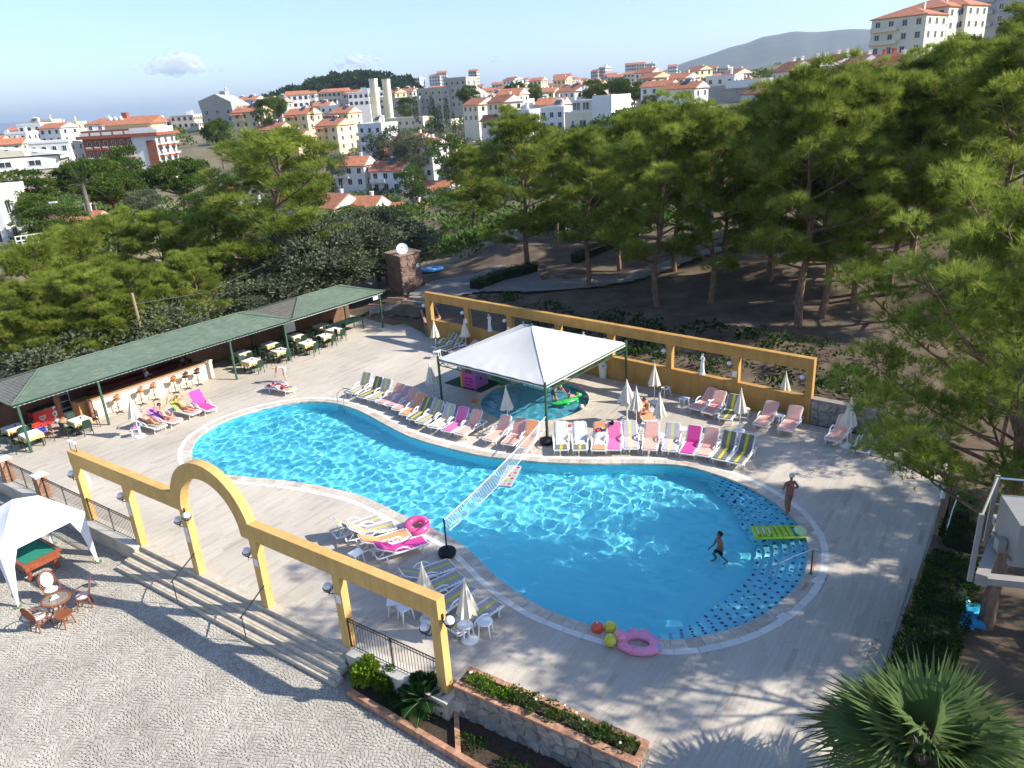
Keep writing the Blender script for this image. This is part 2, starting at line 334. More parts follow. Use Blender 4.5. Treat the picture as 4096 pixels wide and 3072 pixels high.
ridge('mountain', [(3500, 160), (3620, 150), (3760, 110), (3880, 80), (3980, 65), (4200, 50), (4600, 90), (5000, 200)], 3600, 0, 1200, HM, 90, 5)
ridge('mountain', [(2000, 400), (2330, 330), (2440, 302), (2520, 330), (2700, 345), (2900, 340)], 3200, -20, 800, HM, 60, 6)
ridge('mountain', [(-600, 520), (-200, 505), (0, 494), (70, 486), (130, 489), (200, 498), (300, 500), (420, 488), (520, 484), (640, 474), (720, 474), (800, 478), (950, 478), (1100, 476), (1300, 462), (1600, 445)], 17000, SEA_Z-5, 2500, HM, 120, 8, .03)
# haze box
hz = MB(); hz.box((0, 8000, 170), (50000, 44000, 520)); hzo = hz.build('haze', None) if False else None
hm = bpy.data.materials.new('haze_air'); hm.use_nodes = True; hn = hm.node_tree; hn.nodes.remove(hn.nodes['Principled BSDF'])
pv = hn.nodes.new('ShaderNodeVolumePrincipled'); pv.inputs['Color'].default_value = (.74, .87, 1.0, 1); pv.inputs['Density'].default_value = 1.05e-4; pv.inputs['Anisotropy'].default_value = .25
hn.links.new(pv.outputs[0], hn.nodes['Material Output'].inputs['Volume'])
hzo = hz.build('haze', hm); stuff(hzo); tag(hzo, 'thin pale blue haze over the town and hills', 'haze')
# ---------------------------------------------------------------- main pool outline
PPX = [(762, 1818), (774, 1768), (819, 1726), (899, 1681), (998, 1647), (1122, 1617), (1237, 1605), (1346, 1612), (1446, 1644), (1545, 1697), (1645, 1746), (1760, 1781), (1926, 1820), (2062, 1836), (2197, 1848), (2378, 1853), (2540, 1852), (2720, 1858), (2841, 1887), (2962, 1930), (3058, 1978), (3155, 2046), (3208, 2109), (3239, 2181), (3232, 2263), (3203, 2335), (3131, 2408), (3058, 2461), (2962, 2507), (2841, 2543), (2720, 2562), (2603, 2558), (2454, 2533), (2319, 2492), (2183, 2441), (2081, 2384), (1980, 2309), (1919, 2248), (1844, 2180), (1742, 2123), (1607, 2062), (1446, 1987), (1297, 1950), (1148, 1925), (998, 1911), (900, 1900), (820, 1880), (776, 1852)]
POOL = ccw(resample(catmull([G(*p) for p in PPX], 6), .30)); NP = len(POOL)
KC = Vector((1.15, 36.93, 0)); KR = 2.92
KIDS = [KC+Vector((KR*math.cos(2*math.pi*i/64), KR*math.sin(2*math.pi*i/64), 0)) for i in range(64)]
def fillmesh(name, outer, holes, z, m):
    """flat sheet with holes"""
    bm = bmesh.new(); ed = []
    for lp_ in [outer]+holes:
        vs = [bm.verts.new((p.x, p.y, z)) for p in lp_]; ed += [bm.edges.new((vs[i], vs[(i+1) % len(vs)])) for i in range(len(vs))]
    bmesh.ops.triangle_fill(bm, use_beauty=True, use_dissolve=False, edges=ed)
    bmesh.ops.recalc_face_normals(bm, faces=bm.faces)
    for f in bm.faces:
        if f.normal.z < 0: f.normal_flip()
    me = bpy.data.meshes.new(name); bm.to_mesh(me); bm.free(); me.materials.append(m); return link(name, me)
GROUT = mat('deck_grout', (.44, .39, .32), .95, .2, 2.0)
deck = fillmesh('pool_deck', DECK, [offset(POOL, .10), offset(KIDS, .10)], -.022, GROUT); struct(deck)
sk = MB(); n = len(DECK)
for i in range(n):
    a, b = DECK[i], DECK[(i+1) % n]; sk.add([(a.x, a.y, -.024), (b.x, b.y, -.024), (b.x, b.y, -2.4), (a.x, a.y, -2.4)], [(0, 1, 2, 3)])
struct(sk.build('deck_edge', mat('render_wall', (.52, .46, .36), .9, .15, 1.2, .3, 20), recalc=False))
# deck tiles: travertine strips in running bond along the bar direction
def tilemat(name, single):
    m, nt, p = nodes(name); L = nt.links.new
    tc = N(nt, 'ShaderNodeTexCoord'); geo = N(nt, 'ShaderNodeNewGeometry')
    mp = N(nt, 'ShaderNodeMapping', vector_type='TEXTURE'); mp.inputs['Rotation'].default_value = (0, 0, RZB+R(3)); L(geo.outputs['Position'], mp.inputs[0])
    m2 = N(nt, 'ShaderNodeMapping'); m2.inputs['Scale'].default_value = (.8, 4.2, 1); L(mp.outputs[0], m2.inputs[0])
    no = N(nt, 'ShaderNodeTexNoise', inp={'Scale': 1.6, 'Detail': 6.0, 'Roughness': .65}); L(m2.outputs[0], no.inputs['Vector'])
    if single: pw_ = N(nt, 'ShaderNodeMath', operation='POWER', inp={1: .3}); L(N(nt, 'ShaderNodeObjectInfo').outputs['Random'], pw_.inputs[0]); a = pw_.outputs[0]
    else: a = N(nt, 'ShaderNodeAttribute', attribute_name='tint').outputs['Fac']
    ma = N(nt, 'ShaderNodeMath', operation='MULTIPLY_ADD', inp={1: .50}); L(a, ma.inputs[0]); mb_ = N(nt, 'ShaderNodeMath', operation='MULTIPLY_ADD', inp={1: .55, 2: .06}); L(no.outputs[0], mb_.inputs[0]); L(mb_.outputs[0], ma.inputs[2])
    rp = N(nt, 'ShaderNodeValToRGB'); e = rp.color_ramp.elements; e[0].color = (.33, .255, .175, 1); e[0].position = .12; e[1].color = (.60, .535, .435, 1); e[1].position = .95
    for pos, c in ((.4, (.44, .37, .285)), (.6, (.525, .46, .37)), (.8, (.565, .50, .405))):
        k = e.new(pos); k.color = (*c, 1)
    L(ma.outputs[0], rp.inputs[0])
    st = N(nt, 'ShaderNodeTexNoise', inp={'Scale': .22, 'Detail': 5.0}); L(geo.outputs['Position'], st.inputs['Vector'])
    mr = N(nt, 'ShaderNodeMapRange', inp={1: .35, 2: .7, 3: .80, 4: 1.06}); L(st.outputs[0], mr.inputs[0]); hs = N(nt, 'ShaderNodeHueSaturation'); L(mr.outputs[0], hs.inputs['Value']); L(rp.outputs[0], hs.inputs['Color'])
    L(hs.outputs[0], p.inputs['Base Color']); p.inputs['Roughness'].default_value = .62; p.inputs['Specular IOR Level'].default_value = .35
    bp = N(nt, 'ShaderNodeBump', inp={'Strength': .25, 'Distance': .004}); L(no.outputs[0], bp.inputs['Height']); L(bp.outputs[0], p.inputs['Normal']); return m
TM = tilemat('travertine_tiles', False); TM1 = tilemat('travertine_tile', True)
TL, TW, TG = 1.05, .15, .0035
TU = Vector((math.cos(RZB+R(3)), math.sin(RZB+R(3)), 0)); TV = Vector((-TU.y, TU.x, 0))
cu = np.array([[p.dot(TU), p.dot(TV)] for p in DECK]); u0, v0 = cu.min(0); u1, v1 = cu.max(0)
rows = int((v1-v0)/TW)+1; cols = int((u1-u0)/TL)+2; offs = RNG.random(rows)*TL
uu = (u0-TL+np.arange(cols)*TL)[None, :]+offs[:, None]; vv = np.repeat((v0+np.arange(rows)*TW)[:, None], cols, 1)
dk = [(p.x, p.y) for p in DECK]; p_in = [(p.x, p.y) for p in offset(POOL, .08)]; k_in = [(p.x, p.y) for p in offset(KIDS, .08)]
p_out = [(p.x, p.y) for p in offset(POOL, .66)]; k_out = [(p.x, p.y) for p in offset(KIDS, .45)]
def corners(u, v, L_): return [(u+TG/2, v+TG/2), (u+L_-TG/2, v+TG/2), (u+L_-TG/2, v+TW-TG/2), (u+TG/2, v+TW-TG/2)]
def wxy(c): return c[0]*TU.x+c[1]*TV.x, c[0]*TU.y+c[1]*TV.y
def good(u, v, L_):
    ok = np.ones(u.shape, bool); vis = np.zeros(u.shape, bool); anyp = np.zeros(u.shape, bool); alld = np.ones(u.shape, bool); anyd = np.zeros(u.shape, bool)
    for c in corners(u, v, L_):
        X, Y = wxy(c); d = inpoly(X, Y, dk); anyp |= inpoly(X, Y, p_in) | inpoly(X, Y, k_in); alld &= d; anyd |= d; vis |= d & ~(inpoly(X, Y, p_out) | inpoly(X, Y, k_out))
    return alld & ~anyp & vis, anyd & (anyp | ~alld)
g0, split = good(uu, vv, TL); tl = [(uu[g0], vv[g0], np.full(g0.sum(), TL))]
for L_, k in ((TL/2, 2), (TL/4, 4)):
    su = np.concatenate([uu[split]+TL*j/k for j in range(k)]); sv = np.tile(vv[split], k); gg, sp = good(su, sv, L_)
    if k == 2:
        tl.append((su[gg], sv[gg], np.full(gg.sum(), L_))); uu, vv = su[sp], sv[sp]; split = np.ones(uu.shape, bool); TLs = TL
    else:
        su = np.concatenate([uu, uu+TL/4]); sv = np.concatenate([vv, vv]); gg, sp = good(su, sv, TL/4); tl.append((su[gg], sv[gg], np.full(gg.sum(), TL/4)))
Tu = np.concatenate([t[0] for t in tl]); Tv = np.concatenate([t[1] for t in tl]); Tl = np.concatenate([t[2] for t in tl])
cs = corners(Tu, Tv, Tl); XY = np.stack([np.stack(wxy(c), -1) for c in cs], 1)          # n,4,2
cen = XY.mean(1); ctrx = np.array([PX((c[0], c[1], 0)) for c in cen]); seen = (ctrx[:, 0] > 0) & (ctrx[:, 0] < 4096) & (ctrx[:, 1] > 0) & (ctrx[:, 1] < 3060)
dist = np.hypot(cen[:, 0], cen[:, 1]); full = Tl > TL*.9; order = np.argsort(np.where(seen & full, dist, 1e9)); big = order[:300]; rest = np.ones(len(Tu), bool); rest[big] = False
def boxes(XY, z0, z1):
    n = len(XY); V = np.zeros((n, 8, 3)); V[:, :4, :2] = XY; V[:, :4, 2] = z0; V[:, 4:, :2] = XY; V[:, 4:, 2] = z1[:, None] if hasattr(z1, '__len__') else z1
    f = np.array([(4, 5, 6, 7), (0, 1, 5, 4), (1, 2, 6, 5), (2, 3, 7, 6), (3, 0, 4, 7)]); return V.reshape(-1, 3), (f[None]+np.arange(n)[:, None, None]*8).reshape(-1, 4)
zt = RNG.normal(0, .0012, rest.sum()); Vv, Ff = boxes(XY[rest], -.03, zt)
o = bulk('paving_tiles', Vv, Ff, TM, deck, attr=np.repeat(RNG.random(rest.sum())**.3, 8)); stuff(o)
mb = MB(); hl, hw = TL/2-TG/2, TW/2-TG/2; mb.add([(a*hl, b*hw, z) for z in (-.03, 0) for a, b in ((-1, -1), (1, -1), (1, 1), (-1, 1))], [(4, 5, 6, 7), (0, 1, 5, 4), (1, 2, 6, 5), (2, 3, 7, 6), (3, 0, 4, 7)]); tme = mb.mesh('paving_tile', TM1, recalc=False)
for i in big:
    o = link('paving_tile', tme, deck); o.location = (cen[i, 0], cen[i, 1], float(RNG.normal(0, .0012))); o.rotation_euler = (0, 0, math.atan2(TU.y, TU.x))
# ---------------------------------------------------------------- pool basin, water
PBL = mat('pool_tile_blue', (.19, .77, .88), .5, .06, 30, spec=.4)
PBLS = mat('pool_step_blue', (.25, .74, .87), .5, .06, 30, spec=.4)
FLOOR_Z = -1.12; WATER_Z = -.07
pool = struct(link('pool', None))
mb = MB(); pp = [(p.x, p.y) for p in POOL]
mb.add([(x, y, .0-.012) for x, y in pp]+[(x, y, FLOOR_Z-.05) for x, y in pp], [(i, (i+1) % NP, NP+(i+1) % NP, NP+i) for i in range(NP)])
pw = mb.build('pool_wall', PBL, pool, recalc=False)
pf = fillmesh('pool_floor', offset(POOL, .05), [], FLOOR_Z, PBL); pf.parent = pool
REC = [pw, pf]
# entry steps at the round end
i0 = min(range(NP), key=lambda i: (POOL[i]-G(2860, 1892)).length); i1 = min(range(NP), key=lambda i: (POOL[i]-G(2560, 2553)).length)
arc = [POOL[(i0-k) % NP] for k in range((i0-i1) % NP+1)]
if len(arc) > NP*.6: arc = [POOL[(i0+k) % NP] for k in range((i1-i0) % NP+1)]
NA = len(arc); mid = sum(arc, Vector())/NA
nrm = []
for i in range(NA):
    t = (arc[min(i+1, NA-1)]-arc[max(i-1, 0)]).normalized(); nn = Vector((-t.y, t.x, 0)); nrm.append(nn if nn.dot(mid-arc[i]) > 0 else -nn)
def wf(i): t = i/(NA-1); return min(1, .25+t*3.2)*min(1, .42+(1-t)*2.2)
DOTM = mat('dark_mosaic', (.03, .075, .20), .4, .1, 20); TREAD = .29; NST = 6
def astep(i, k): return arc[i]+nrm[i]*(TREAD*k*wf(i))
dm = MB(); dm.box((0, 0, 0), (.095, .095, .008)); dme = dm.mesh('mosaic_tile', DOTM)
for k in range(NST):
    z = -.15-.155*k; mb = MB()
    for i in range(NA-1):
        a, b, c, d = astep(i, k), astep(i+1, k), astep(i+1, k+1), astep(i, k+1)
        mb.add([(a.x, a.y, z), (b.x, b.y, z), (c.x, c.y, z), (d.x, d.y, z), (c.x, c.y, z-.165), (d.x, d.y, z-.165)], [(0, 1, 2, 3), (3, 2, 4, 5)])
    a, d = astep(NA-1, k), astep(NA-1, k+1); mb.add([(a.x, a.y, z), (d.x, d.y, z), (d.x, d.y, FLOOR_Z), (a.x, a.y, FLOOR_Z)], [(0, 1, 2, 3)])
    st = mb.build('pool_step', PBLS, pool, recalc=False); REC.append(st)
    edge = resample([astep(i, k+1)-nrm[i]*.09 for i in range(2, NA-1)], .36, False)
    for j, p in enumerate(edge):
        if k == 0 and j % 2: pass
        t = edge[min(j+1, len(edge)-1)]-edge[max(j-1, 0)]; o = link('mosaic_tile', dme, pool); o.location = (p.x, p.y, z+.006); o.rotation_euler = (0, 0, math.atan2(t.y, t.x)); REC.append(o)
for o in REC: o.cycles.is_caustics_receiver = True
def watermesh(name, poly, z, sp, parent, amp, m, seed):
    r_ = np.random.default_rng(seed); P = np.array([(p.x, p.y) for p in poly]); lo = P.min(0)-.2; hi = P.max(0)+.2
    xs = np.arange(lo[0], hi[0], sp); ys = np.arange(lo[1], hi[1], sp); X, Y = np.meshgrid(xs, ys)
    Z = np.zeros_like(X)
    for i in range(44):
        lam = r_.uniform(.22, .78); kk = 2*math.pi/lam; th = r_.uniform(0, 2*math.pi); Z += amp*lam**1.55*np.sin(kk*(math.cos(th)*X+math.sin(th)*Y)+r_.uniform(0, 6.28))*(1 if lam > .4 else .7)
    m_in = inpoly((X[:-1, :-1]+X[1:, 1:])/2, (Y[:-1, :-1]+Y[1:, 1:])/2, [(p.x, p.y) for p in offset(poly, .06)])
    id_ = np.arange(X.size).reshape(X.shape); q = np.stack([id_[:-1, :-1], id_[:-1, 1:], id_[1:, 1:], id_[1:, :-1]], -1)[m_in]
    us = np.unique(q); re = np.full(X.size, -1); re[us] = np.arange(len(us)); V = np.stack([X.ravel(), Y.ravel(), (Z+z).ravel()], 1)[us]
    o = bulk(name, V, re[q], m, parent, smooth=True); o.cycles.is_caustics_caster = True; return o
wm = bpy.data.materials.new('pool_water'); wm.use_nodes = True; nt = wm.node_tree; nt.nodes.remove(nt.nodes['Principled BSDF'])
gl = nt.nodes.new('ShaderNodeBsdfGlass'); gl.inputs['IOR'].default_value = 1.33; gl.inputs['Roughness'].default_value = 0; gl.inputs['Color'].default_value = (.97, 1, 1, 1); nt.links.new(gl.outputs[0], nt.nodes['Material Output'].inputs[0])
water = watermesh('pool_water', POOL, WATER_Z, .05, pool, .0052, wm, 4)
# coping: stone ring and pale drain strip
CPM = mat('coping_stone', (.50, .43, .33), .7, .12, 5, .2, 30, col2=(.62, .56, .46), obj_rand=.14); CPW = mat('drain_strip', (.70, .67, .60), .6, .05, 6, obj_rand=.08)
def ring(poly, d0, d1, step, z0, z1, m, name, parent):
    ctr = resample(poly, step); n = len(ctr); A = offset(ctr, d0); B = offset(ctr, d1)
    for i in range(n):
        j = (i+1) % n; a, b, c, d = A[i].lerp(A[j], .012), A[i].lerp(A[j], .988), B[i].lerp(B[j], .988), B[i].lerp(B[j], .012)
        mb = MB(); mb.prism([(p.x, p.y) for p in (a, d, c, b)][::-1], z0, z1+float(RNG.normal(0, .001))); mb.build(name, m, parent)
ring(POOL, -.05, .36, .46, -.10, .010, CPM, 'coping_stone', pool)
ring(POOL, .366, .60, .62, -.05, .007, CPW, 'drain_slab', pool)
# children's pool
kp = struct(link('paddling_pool', None))
mb = MB(); k = len(KIDS); mb.add([(p.x, p.y, -.01) for p in KIDS]+[(p.x, p.y, -.52) for p in KIDS], [(i, (i+1) % k, k+(i+1) % k, k+i) for i in range(k)]); o = mb.build('pool_wall', PBL, kp, recalc=False); o.cycles.is_caustics_receiver = True
o = fillmesh('pool_floor', offset(KIDS, .05), [], -.45, mat('paddling_tile', (.10, .42, .55), .5, .08, 20)); o.parent = kp; o.cycles.is_caustics_receiver = True
watermesh('pool_water', KIDS, -.06, .05, kp, .0045, wm, 9)
ring(KIDS, -.04, .42, .48, -.1, .010, CPM, 'coping_stone', kp)
# red depth marks on the coping
def textmesh(txt, size, m, name, parent, loc, rot, depth=.0):
    c = bpy.data.curves.new(name, 'FONT'); c.body = txt; c.size = size; c.align_x = 'CENTER'; c.align_y = 'CENTER'; c.extrude = depth
    o = bpy.data.objects.new(name, c); me = baked(o)
    me.materials.append(m) if not me.materials else None
    me.materials[0] = m; p = link(name, me, parent); p.location = loc; p.rotation_euler = rot; return p
REDP = mat('red_paint', (.62, .07, .05), .6, .2, 10)
for x, y, tx in [(1921, 1803, '150cm'), (2333, 1843, '150cm'), (2745, 1854, '150cm'), (1650, 1730, '150cm'), (1505, 1660, '150cm'), (940, 1914, '150cm'), (1255, 1950, '150cm'), (3216, 2345, '130cm'), (3236, 2255, '130cm')]:
    p = G(x, y); i = min(range(NP), key=lambda i: (POOL[i]-p).length); t = POOL[(i+1) % NP]-POOL[i-1]; t.normalize(); c = POOL[i]+Vector((t.y, -t.x, 0))*.17
    textmesh(tx, .17, REDP, 'depth_mark', pool, (c.x, c.y, .0145), (0, 0, math.atan2(t.y, t.x)+math.pi))
# ---------------------------------------------------------------- plaza with cobbles
PLM = mat('plaza_mortar', (.31, .28, .23), .95, .15, 3.0)
plaza = fillmesh('plaza', PLAZA, [], PLAZA_Z-.02, PLM); struct(plaza)
def cobblemat(name, single):
    m, nt, p = nodes(name); L = nt.links.new
    a = N(nt, 'ShaderNodeObjectInfo').outputs['Random'] if single else N(nt, 'ShaderNodeAttribute', attribute_name='tint').outputs['Fac']
    rp = N(nt, 'ShaderNodeValToRGB'); e = rp.color_ramp.elements; e[0].color = (.36, .325, .265, 1); e[1].color = (.475, .445, .375, 1); k = e.new(.5); k.color = (.42, .388, .322, 1); L(a, rp.inputs[0])
    geo = N(nt, 'ShaderNodeNewGeometry'); no = N(nt, 'ShaderNodeTexNoise', inp={'Scale': .5, 'Detail': 6.0}); L(geo.outputs['Position'], no.inputs['Vector'])
    mr = N(nt, 'ShaderNodeMapRange', inp={1: .3, 2: .7, 3: .84, 4: 1.12}); L(no.outputs[0], mr.inputs[0]); hs = N(nt, 'ShaderNodeHueSaturation'); L(mr.outputs[0], hs.inputs['Value']); L(rp.outputs[0], hs.inputs['Color'])
    L(hs.outputs[0], p.inputs['Base Color']); p.inputs['Roughness'].default_value = .85; p.inputs['Specular IOR Level'].default_value = .25
    n2 = N(nt, 'ShaderNodeTexNoise', inp={'Scale': 45.0, 'Detail': 3.0}); L(geo.outputs['Position'], n2.inputs['Vector']); bp = N(nt, 'ShaderNodeBump', inp={'Strength': .4, 'Distance': .006}); L(n2.outputs[0], bp.inputs['Height']); L(bp.outputs[0], p.inputs['Normal']); return m
CBM = cobblemat('cobbles', False); CBM1 = cobblemat('cobble', True)
FR, cp_ = 1.15, .104
fu, fv = Vector((.80, .60, 0)), Vector((-.60, .80, 0)); cob = []
for ri in range(-20, 60):
    for ci in range(-34, 16):
        ox = (ci+.5*(ri % 2))*FR*1.72; oy = ri*FR*.62
        for k in range(1, 12):
            rr = k*cp_-.03; n = max(1, int(rr*2*1.75/.103))
            for j in range(n):
                th = -1.75+3.5*(j+.5)/n; x = ox+rr*math.sin(th); y = oy+rr*math.cos(th); hit = False
                for dr in (1, 2):
                    for dc in (-1, 0, 1):
                        r2 = ri-dr; px_ = (ci+dc+.5*(r2 % 2))*FR*1.72; py_ = r2*FR*.62
                        if (x-px_)**2+(y-py_)**2 < (FR+.01)**2: hit = True
                if not hit: cob.append((fu.x*x+fv.x*y, fu.y*x+fv.y*y, th))
cob = np.array(cob)
cx, cy = cob[:, 0], cob[:, 1]
q = np.stack([cx, cy, np.full(len(cx), PLAZA_Z)], 1)-[0, 0, CAMH]; zz = q@_fw; sx = 2048+FPX*(q@_r2)/zz; sy = 1536-FPX*(q@_u2)/zz
BEDLINE = [(-5.25, 16.86), (-1.9, 14.3), (1.5, 11.5), (3.5, 15), (-3, 19), (-6, 18.5)]
dlo = (cx-O5.x)*DB.x+(cy-O5.y)*DB.y; ds = (cx-O5.x)*DA.x+(cy-O5.y)*DA.y
lim = np.where((ds > -.25) & (ds < 11.25), -.93, -.17)
vis = (zz > 2) & (sx > -260) & (sx < 4300) & (sy > 1500) & (sy < 3300) & (dlo < lim) & ~inpoly(cx, cy, BEDLINE) & inpoly(cx, cy, [(p.x, p.y) for p in PLAZA])
cob = cob[vis]; zz = zz[vis]; sy = sy[vis]; sx = sx[vis]; nC = len(cob)
near = np.argsort(np.where((sx > 0) & (sx < 4096) & (sy < 3060), zz, 1e9))[:300]; rest = np.ones(nC, bool); rest[near] = False
ang = math.atan2(fu.y, fu.x)-cob[:, 2]+RNG.normal(0, .05, nC); hx = .0495*RNG.uniform(.9, 1.06, nC); hy = .0495*RNG.uniform(.9, 1.05, nC); hz_ = RNG.normal(0, .002, nC)
ca, sa = np.cos(ang), np.sin(ang)
def cobv(i, tx, ty, dz): return np.stack([cob[i, 0]+ca[i]*tx*hx[i]-sa[i]*ty*hy[i], cob[i, 1]+sa[i]*tx*hx[i]+ca[i]*ty*hy[i], np.full(i.sum() if i.dtype == bool else len(i), PLAZA_Z)+hz_[i]+dz], -1)
VV = np.stack([cobv(rest, a, b, -.03) for a, b in ((-1, -1), (1, -1), (1, 1), (-1, 1))]+[cobv(rest, a*.84, b*.84, .002) for a, b in ((-1, -1), (1, -1), (1, 1), (-1, 1))], 1)
f5 = np.array([(4, 5, 6, 7), (0, 1, 5, 4), (1, 2, 6, 5), (2, 3, 7, 6), (3, 0, 4, 7)]); FF = (f5[None]+np.arange(len(VV))[:, None, None]*8).reshape(-1, 4)
o = bulk('cobbles', VV.reshape(-1, 3), FF, CBM, plaza, attr=np.repeat(RNG.random(len(VV)), 8)); stuff(o)
mb = MB(); mb.add([(a*.049, b*.049, -.03) for a, b in ((-1, -1), (1, -1), (1, 1), (-1, 1))]+[(a*.041, b*.041, .002) for a, b in ((-1, -1), (1, -1), (1, 1), (-1, 1))], [tuple(t) for t in f5]); cme = mb.mesh('cobble', CBM1, recalc=False)
for i in near:
    o = link('cobble', cme, plaza); o.location = (cob[i, 0], cob[i, 1], PLAZA_Z+hz_[i]); o.rotation_euler = (0, 0, float(ang[i]))
# ---------------------------------------------------------------- entrance steps and low walls
STM = mat('step_stone', (.50, .42, .30), .75, .14, 4, .25, 25, col2=(.62, .55, .43), obj_rand=.06)
t = thing('entrance_steps', 'three broad pale stone steps below the yellow arch', 'steps')
for k in range(4):                # top landing strip and three treads
    z1 = -.15*k; off0 = -.3*k; s0, s1 = (-.05, 11.2) if k == 0 else (-.05-.12*(k-1)*.8, 11.2+.10*k)
    if k == 0: continue
    mb = MB(); a, b, c, d = AW(s0, off0-.02), AW(s1, off0-.02), AW(s1, off0+.30), AW(s0, off0+.30)
    mb.prism([(p.x, p.y) for p in (a, b, c, d)], z1-.15-.02, z1); st = mb.build('step', STM, t)
    mb = MB(); a, b, c, d = AW(s0+.02, off0+.06), AW(s1-.02, off0+.06), AW(s1-.02, off0+.075), AW(s0+.02, off0+.075)
    mb.prism([(p.x, p.y) for p in (a, b, c, d)], z1-.002, z1+.004); mb.build('groove_strip', mat('groove_dark', (.16, .13, .1), .9), st)
mb = MB(); mb.prism([(p.x, p.y) for p in (AW(-.05, -.02), AW(11.2, -.02), AW(11.2, .34), AW(-.05, .34))], -.3, .014); mb.build('nosing', STM, t)
WSM = mat('low_wall_render', (.50, .43, .31), .9, .2, 1.6, .4, 16, col2=(.60, .53, .41)); CAPM = mat('wall_cap', (.62, .57, .47), .8, .1, 3)
for nm, s0, s1, lab in (('low_wall', -3.9, -.08, 'low beige wall under the fence beside the stone planter'), ('low_wall', 11.24, 24.3, 'low beige wall under the fence behind the white gazebo')):
    t = thing(nm, lab, 'wall'); mb = MB(); mb.prism([(p.x, p.y) for p in (AW(s0, -.24), AW(s1, -.24), AW(s1, .30), AW(s0, .30))], PLAZA_Z-.1, .02); mb.build('wall', WSM, t)
    mb = MB(); mb.prism([(p.x, p.y) for p in (AW(s0, -.26), AW(s1, -.26), AW(s1, .32), AW(s0, .32))], .022, .06); mb.build('cap', CAPM, t)
# ---------------------------------------------------------------- yellow arch wall
YEL = mat('yellow_paint', (.62, .375, .115), .85, .05, 1.5, .12, 60, col2=(.68, .43, .15), detail=8); weathered(YEL, .13)
YELB = mat('ochre_paint', (.46, .245, .055), .85, .06, 1.2, .12, 60, col2=(.53, .31, .10), detail=8); weathered(YELB, .16)
PAPER = mat('notice_paper', (.78, .76, .72), .8, .05, 8)
IRON = mat('black_iron', (.012, .012, .013), .5, .1, 10, spec=.4)
t = thing('arch_gateway', 'yellow gateway wall with round arch and flat beams on square posts', 'archway', AW(0), RZA)
def LW(s, off, z): return (s, -off if False else off*1.0, z)     # local x along the wall, local y across (see below)
SGN = 1 if Vector((-math.sin(RZA), math.cos(RZA), 0)).dot(DB) > 0 else -1
def A3(s, off, z): return (s, off*SGN, z)
ac, az_, ri_, ro_ = 6.0, 2.54, 1.60, 2.16
poly = [(-3.72, 2.55)]+[(ac+ri_*math.cos(math.pi-a), az_+.012+ri_*math.sin(a)) for a in np.linspace(0, math.pi, 25)]+[(15.1, 2.55), (15.1, 3.13)]
a1 = math.asin((3.13-az_)/ro_); poly += [(ac+ro_*math.cos(a), az_+ro_*math.sin(a)) for a in np.linspace(a1, math.pi-a1, 27)]+[(-3.72, 3.13)]
mb = MB(); mb.slab([A3(s, -.01, z) for s, z in poly], Vector((0, SGN*.31, 0))); mb.build('beam', YEL, t)
POSTS = [-3.72, 0.0, 3.75, 7.49, 11.16, 14.8]
for s0 in POSTS:
    mb = MB(); mb.prism([A3(s0, .01, 0)[:2], A3(s0+.31, .01, 0)[:2], A3(s0+.31, .27, 0)[:2], A3(s0, .27, 0)[:2]], -.05 if s0 > -3 else -.6, 2.56); p = mb.build('post', YEL, t)
for s0, z in ((0, 1.72), (3.75, 1.72), (7.49, 1.75), (7.49, 1.45), (11.16, 1.75), (11.16, 1.45)):
    mb = MB(); mb.box(A3(s0+.155, .004, z), (.20, .006, .28)); mb.build('notice', PAPER, t)
mb = MB(); mb.box(A3(11.48, .14, 1.55), (.012, .2, .75)); mb.build('notice_board', REDP, t)
mb = MB(); mb.tube([A3(14.95, .3, 2.1), A3(14.95, .36, 1.95), A3(14.95, .38, 1.6), A3(14.95, .34, 1.35)], [.03, .07, .10, .05], 8); mb.build('hanging_bundle', mat('white_cloth', (.74, .73, .70), .9, .05, 8), t, smooth=True)
GLOBE = mat('lamp_globe', (.82, .82, .80), .25, .03, 5, spec=.5)
def globe_lamp(P, att, label, cat='lamp', group=None, r=.135):
    """white globe in an iron basket on a wall bracket; att = point on the post"""
    o = thing('globe_lamp', label, 'wall lamp', P, 0, group); a = Vector(att)-Vector(P)
    mb = MB(); mb.sphere((0, 0, 0), r, 16, 10); mb.build('globe', GLOBE, o, smooth=True)
    mb = MB(); mb.torus((0, 0, -.03), r+.012, .012, 18, 6)
    for k in range(4): an = k*math.pi/4; mb.tube([(math.cos(an)*math.cos(b)*(r+.012), math.sin(an)*math.cos(b)*(r+.012), -.03-math.sin(b)*(r+.02)) for b in np.linspace(0, math.pi, 9)], .009, 5)
    mb.build('basket', IRON, o)
    mb = MB(); m_ = Vector((a.x*.45, a.y*.45, -r-.10)); mb.tube([(0, 0, -r-.012), (a.x*.12, a.y*.12, -r-.10), m_, (a.x*.9, a.y*.9, -.16), a], .016, 6); mb.box(a, (.06, .06, .16), math.atan2(a.y, a.x)); mb.tube([(0, 0, -r-.01), (0, 0, -r-.2)], [.016, .006], 5); mb.build('bracket', IRON, o)
    return o
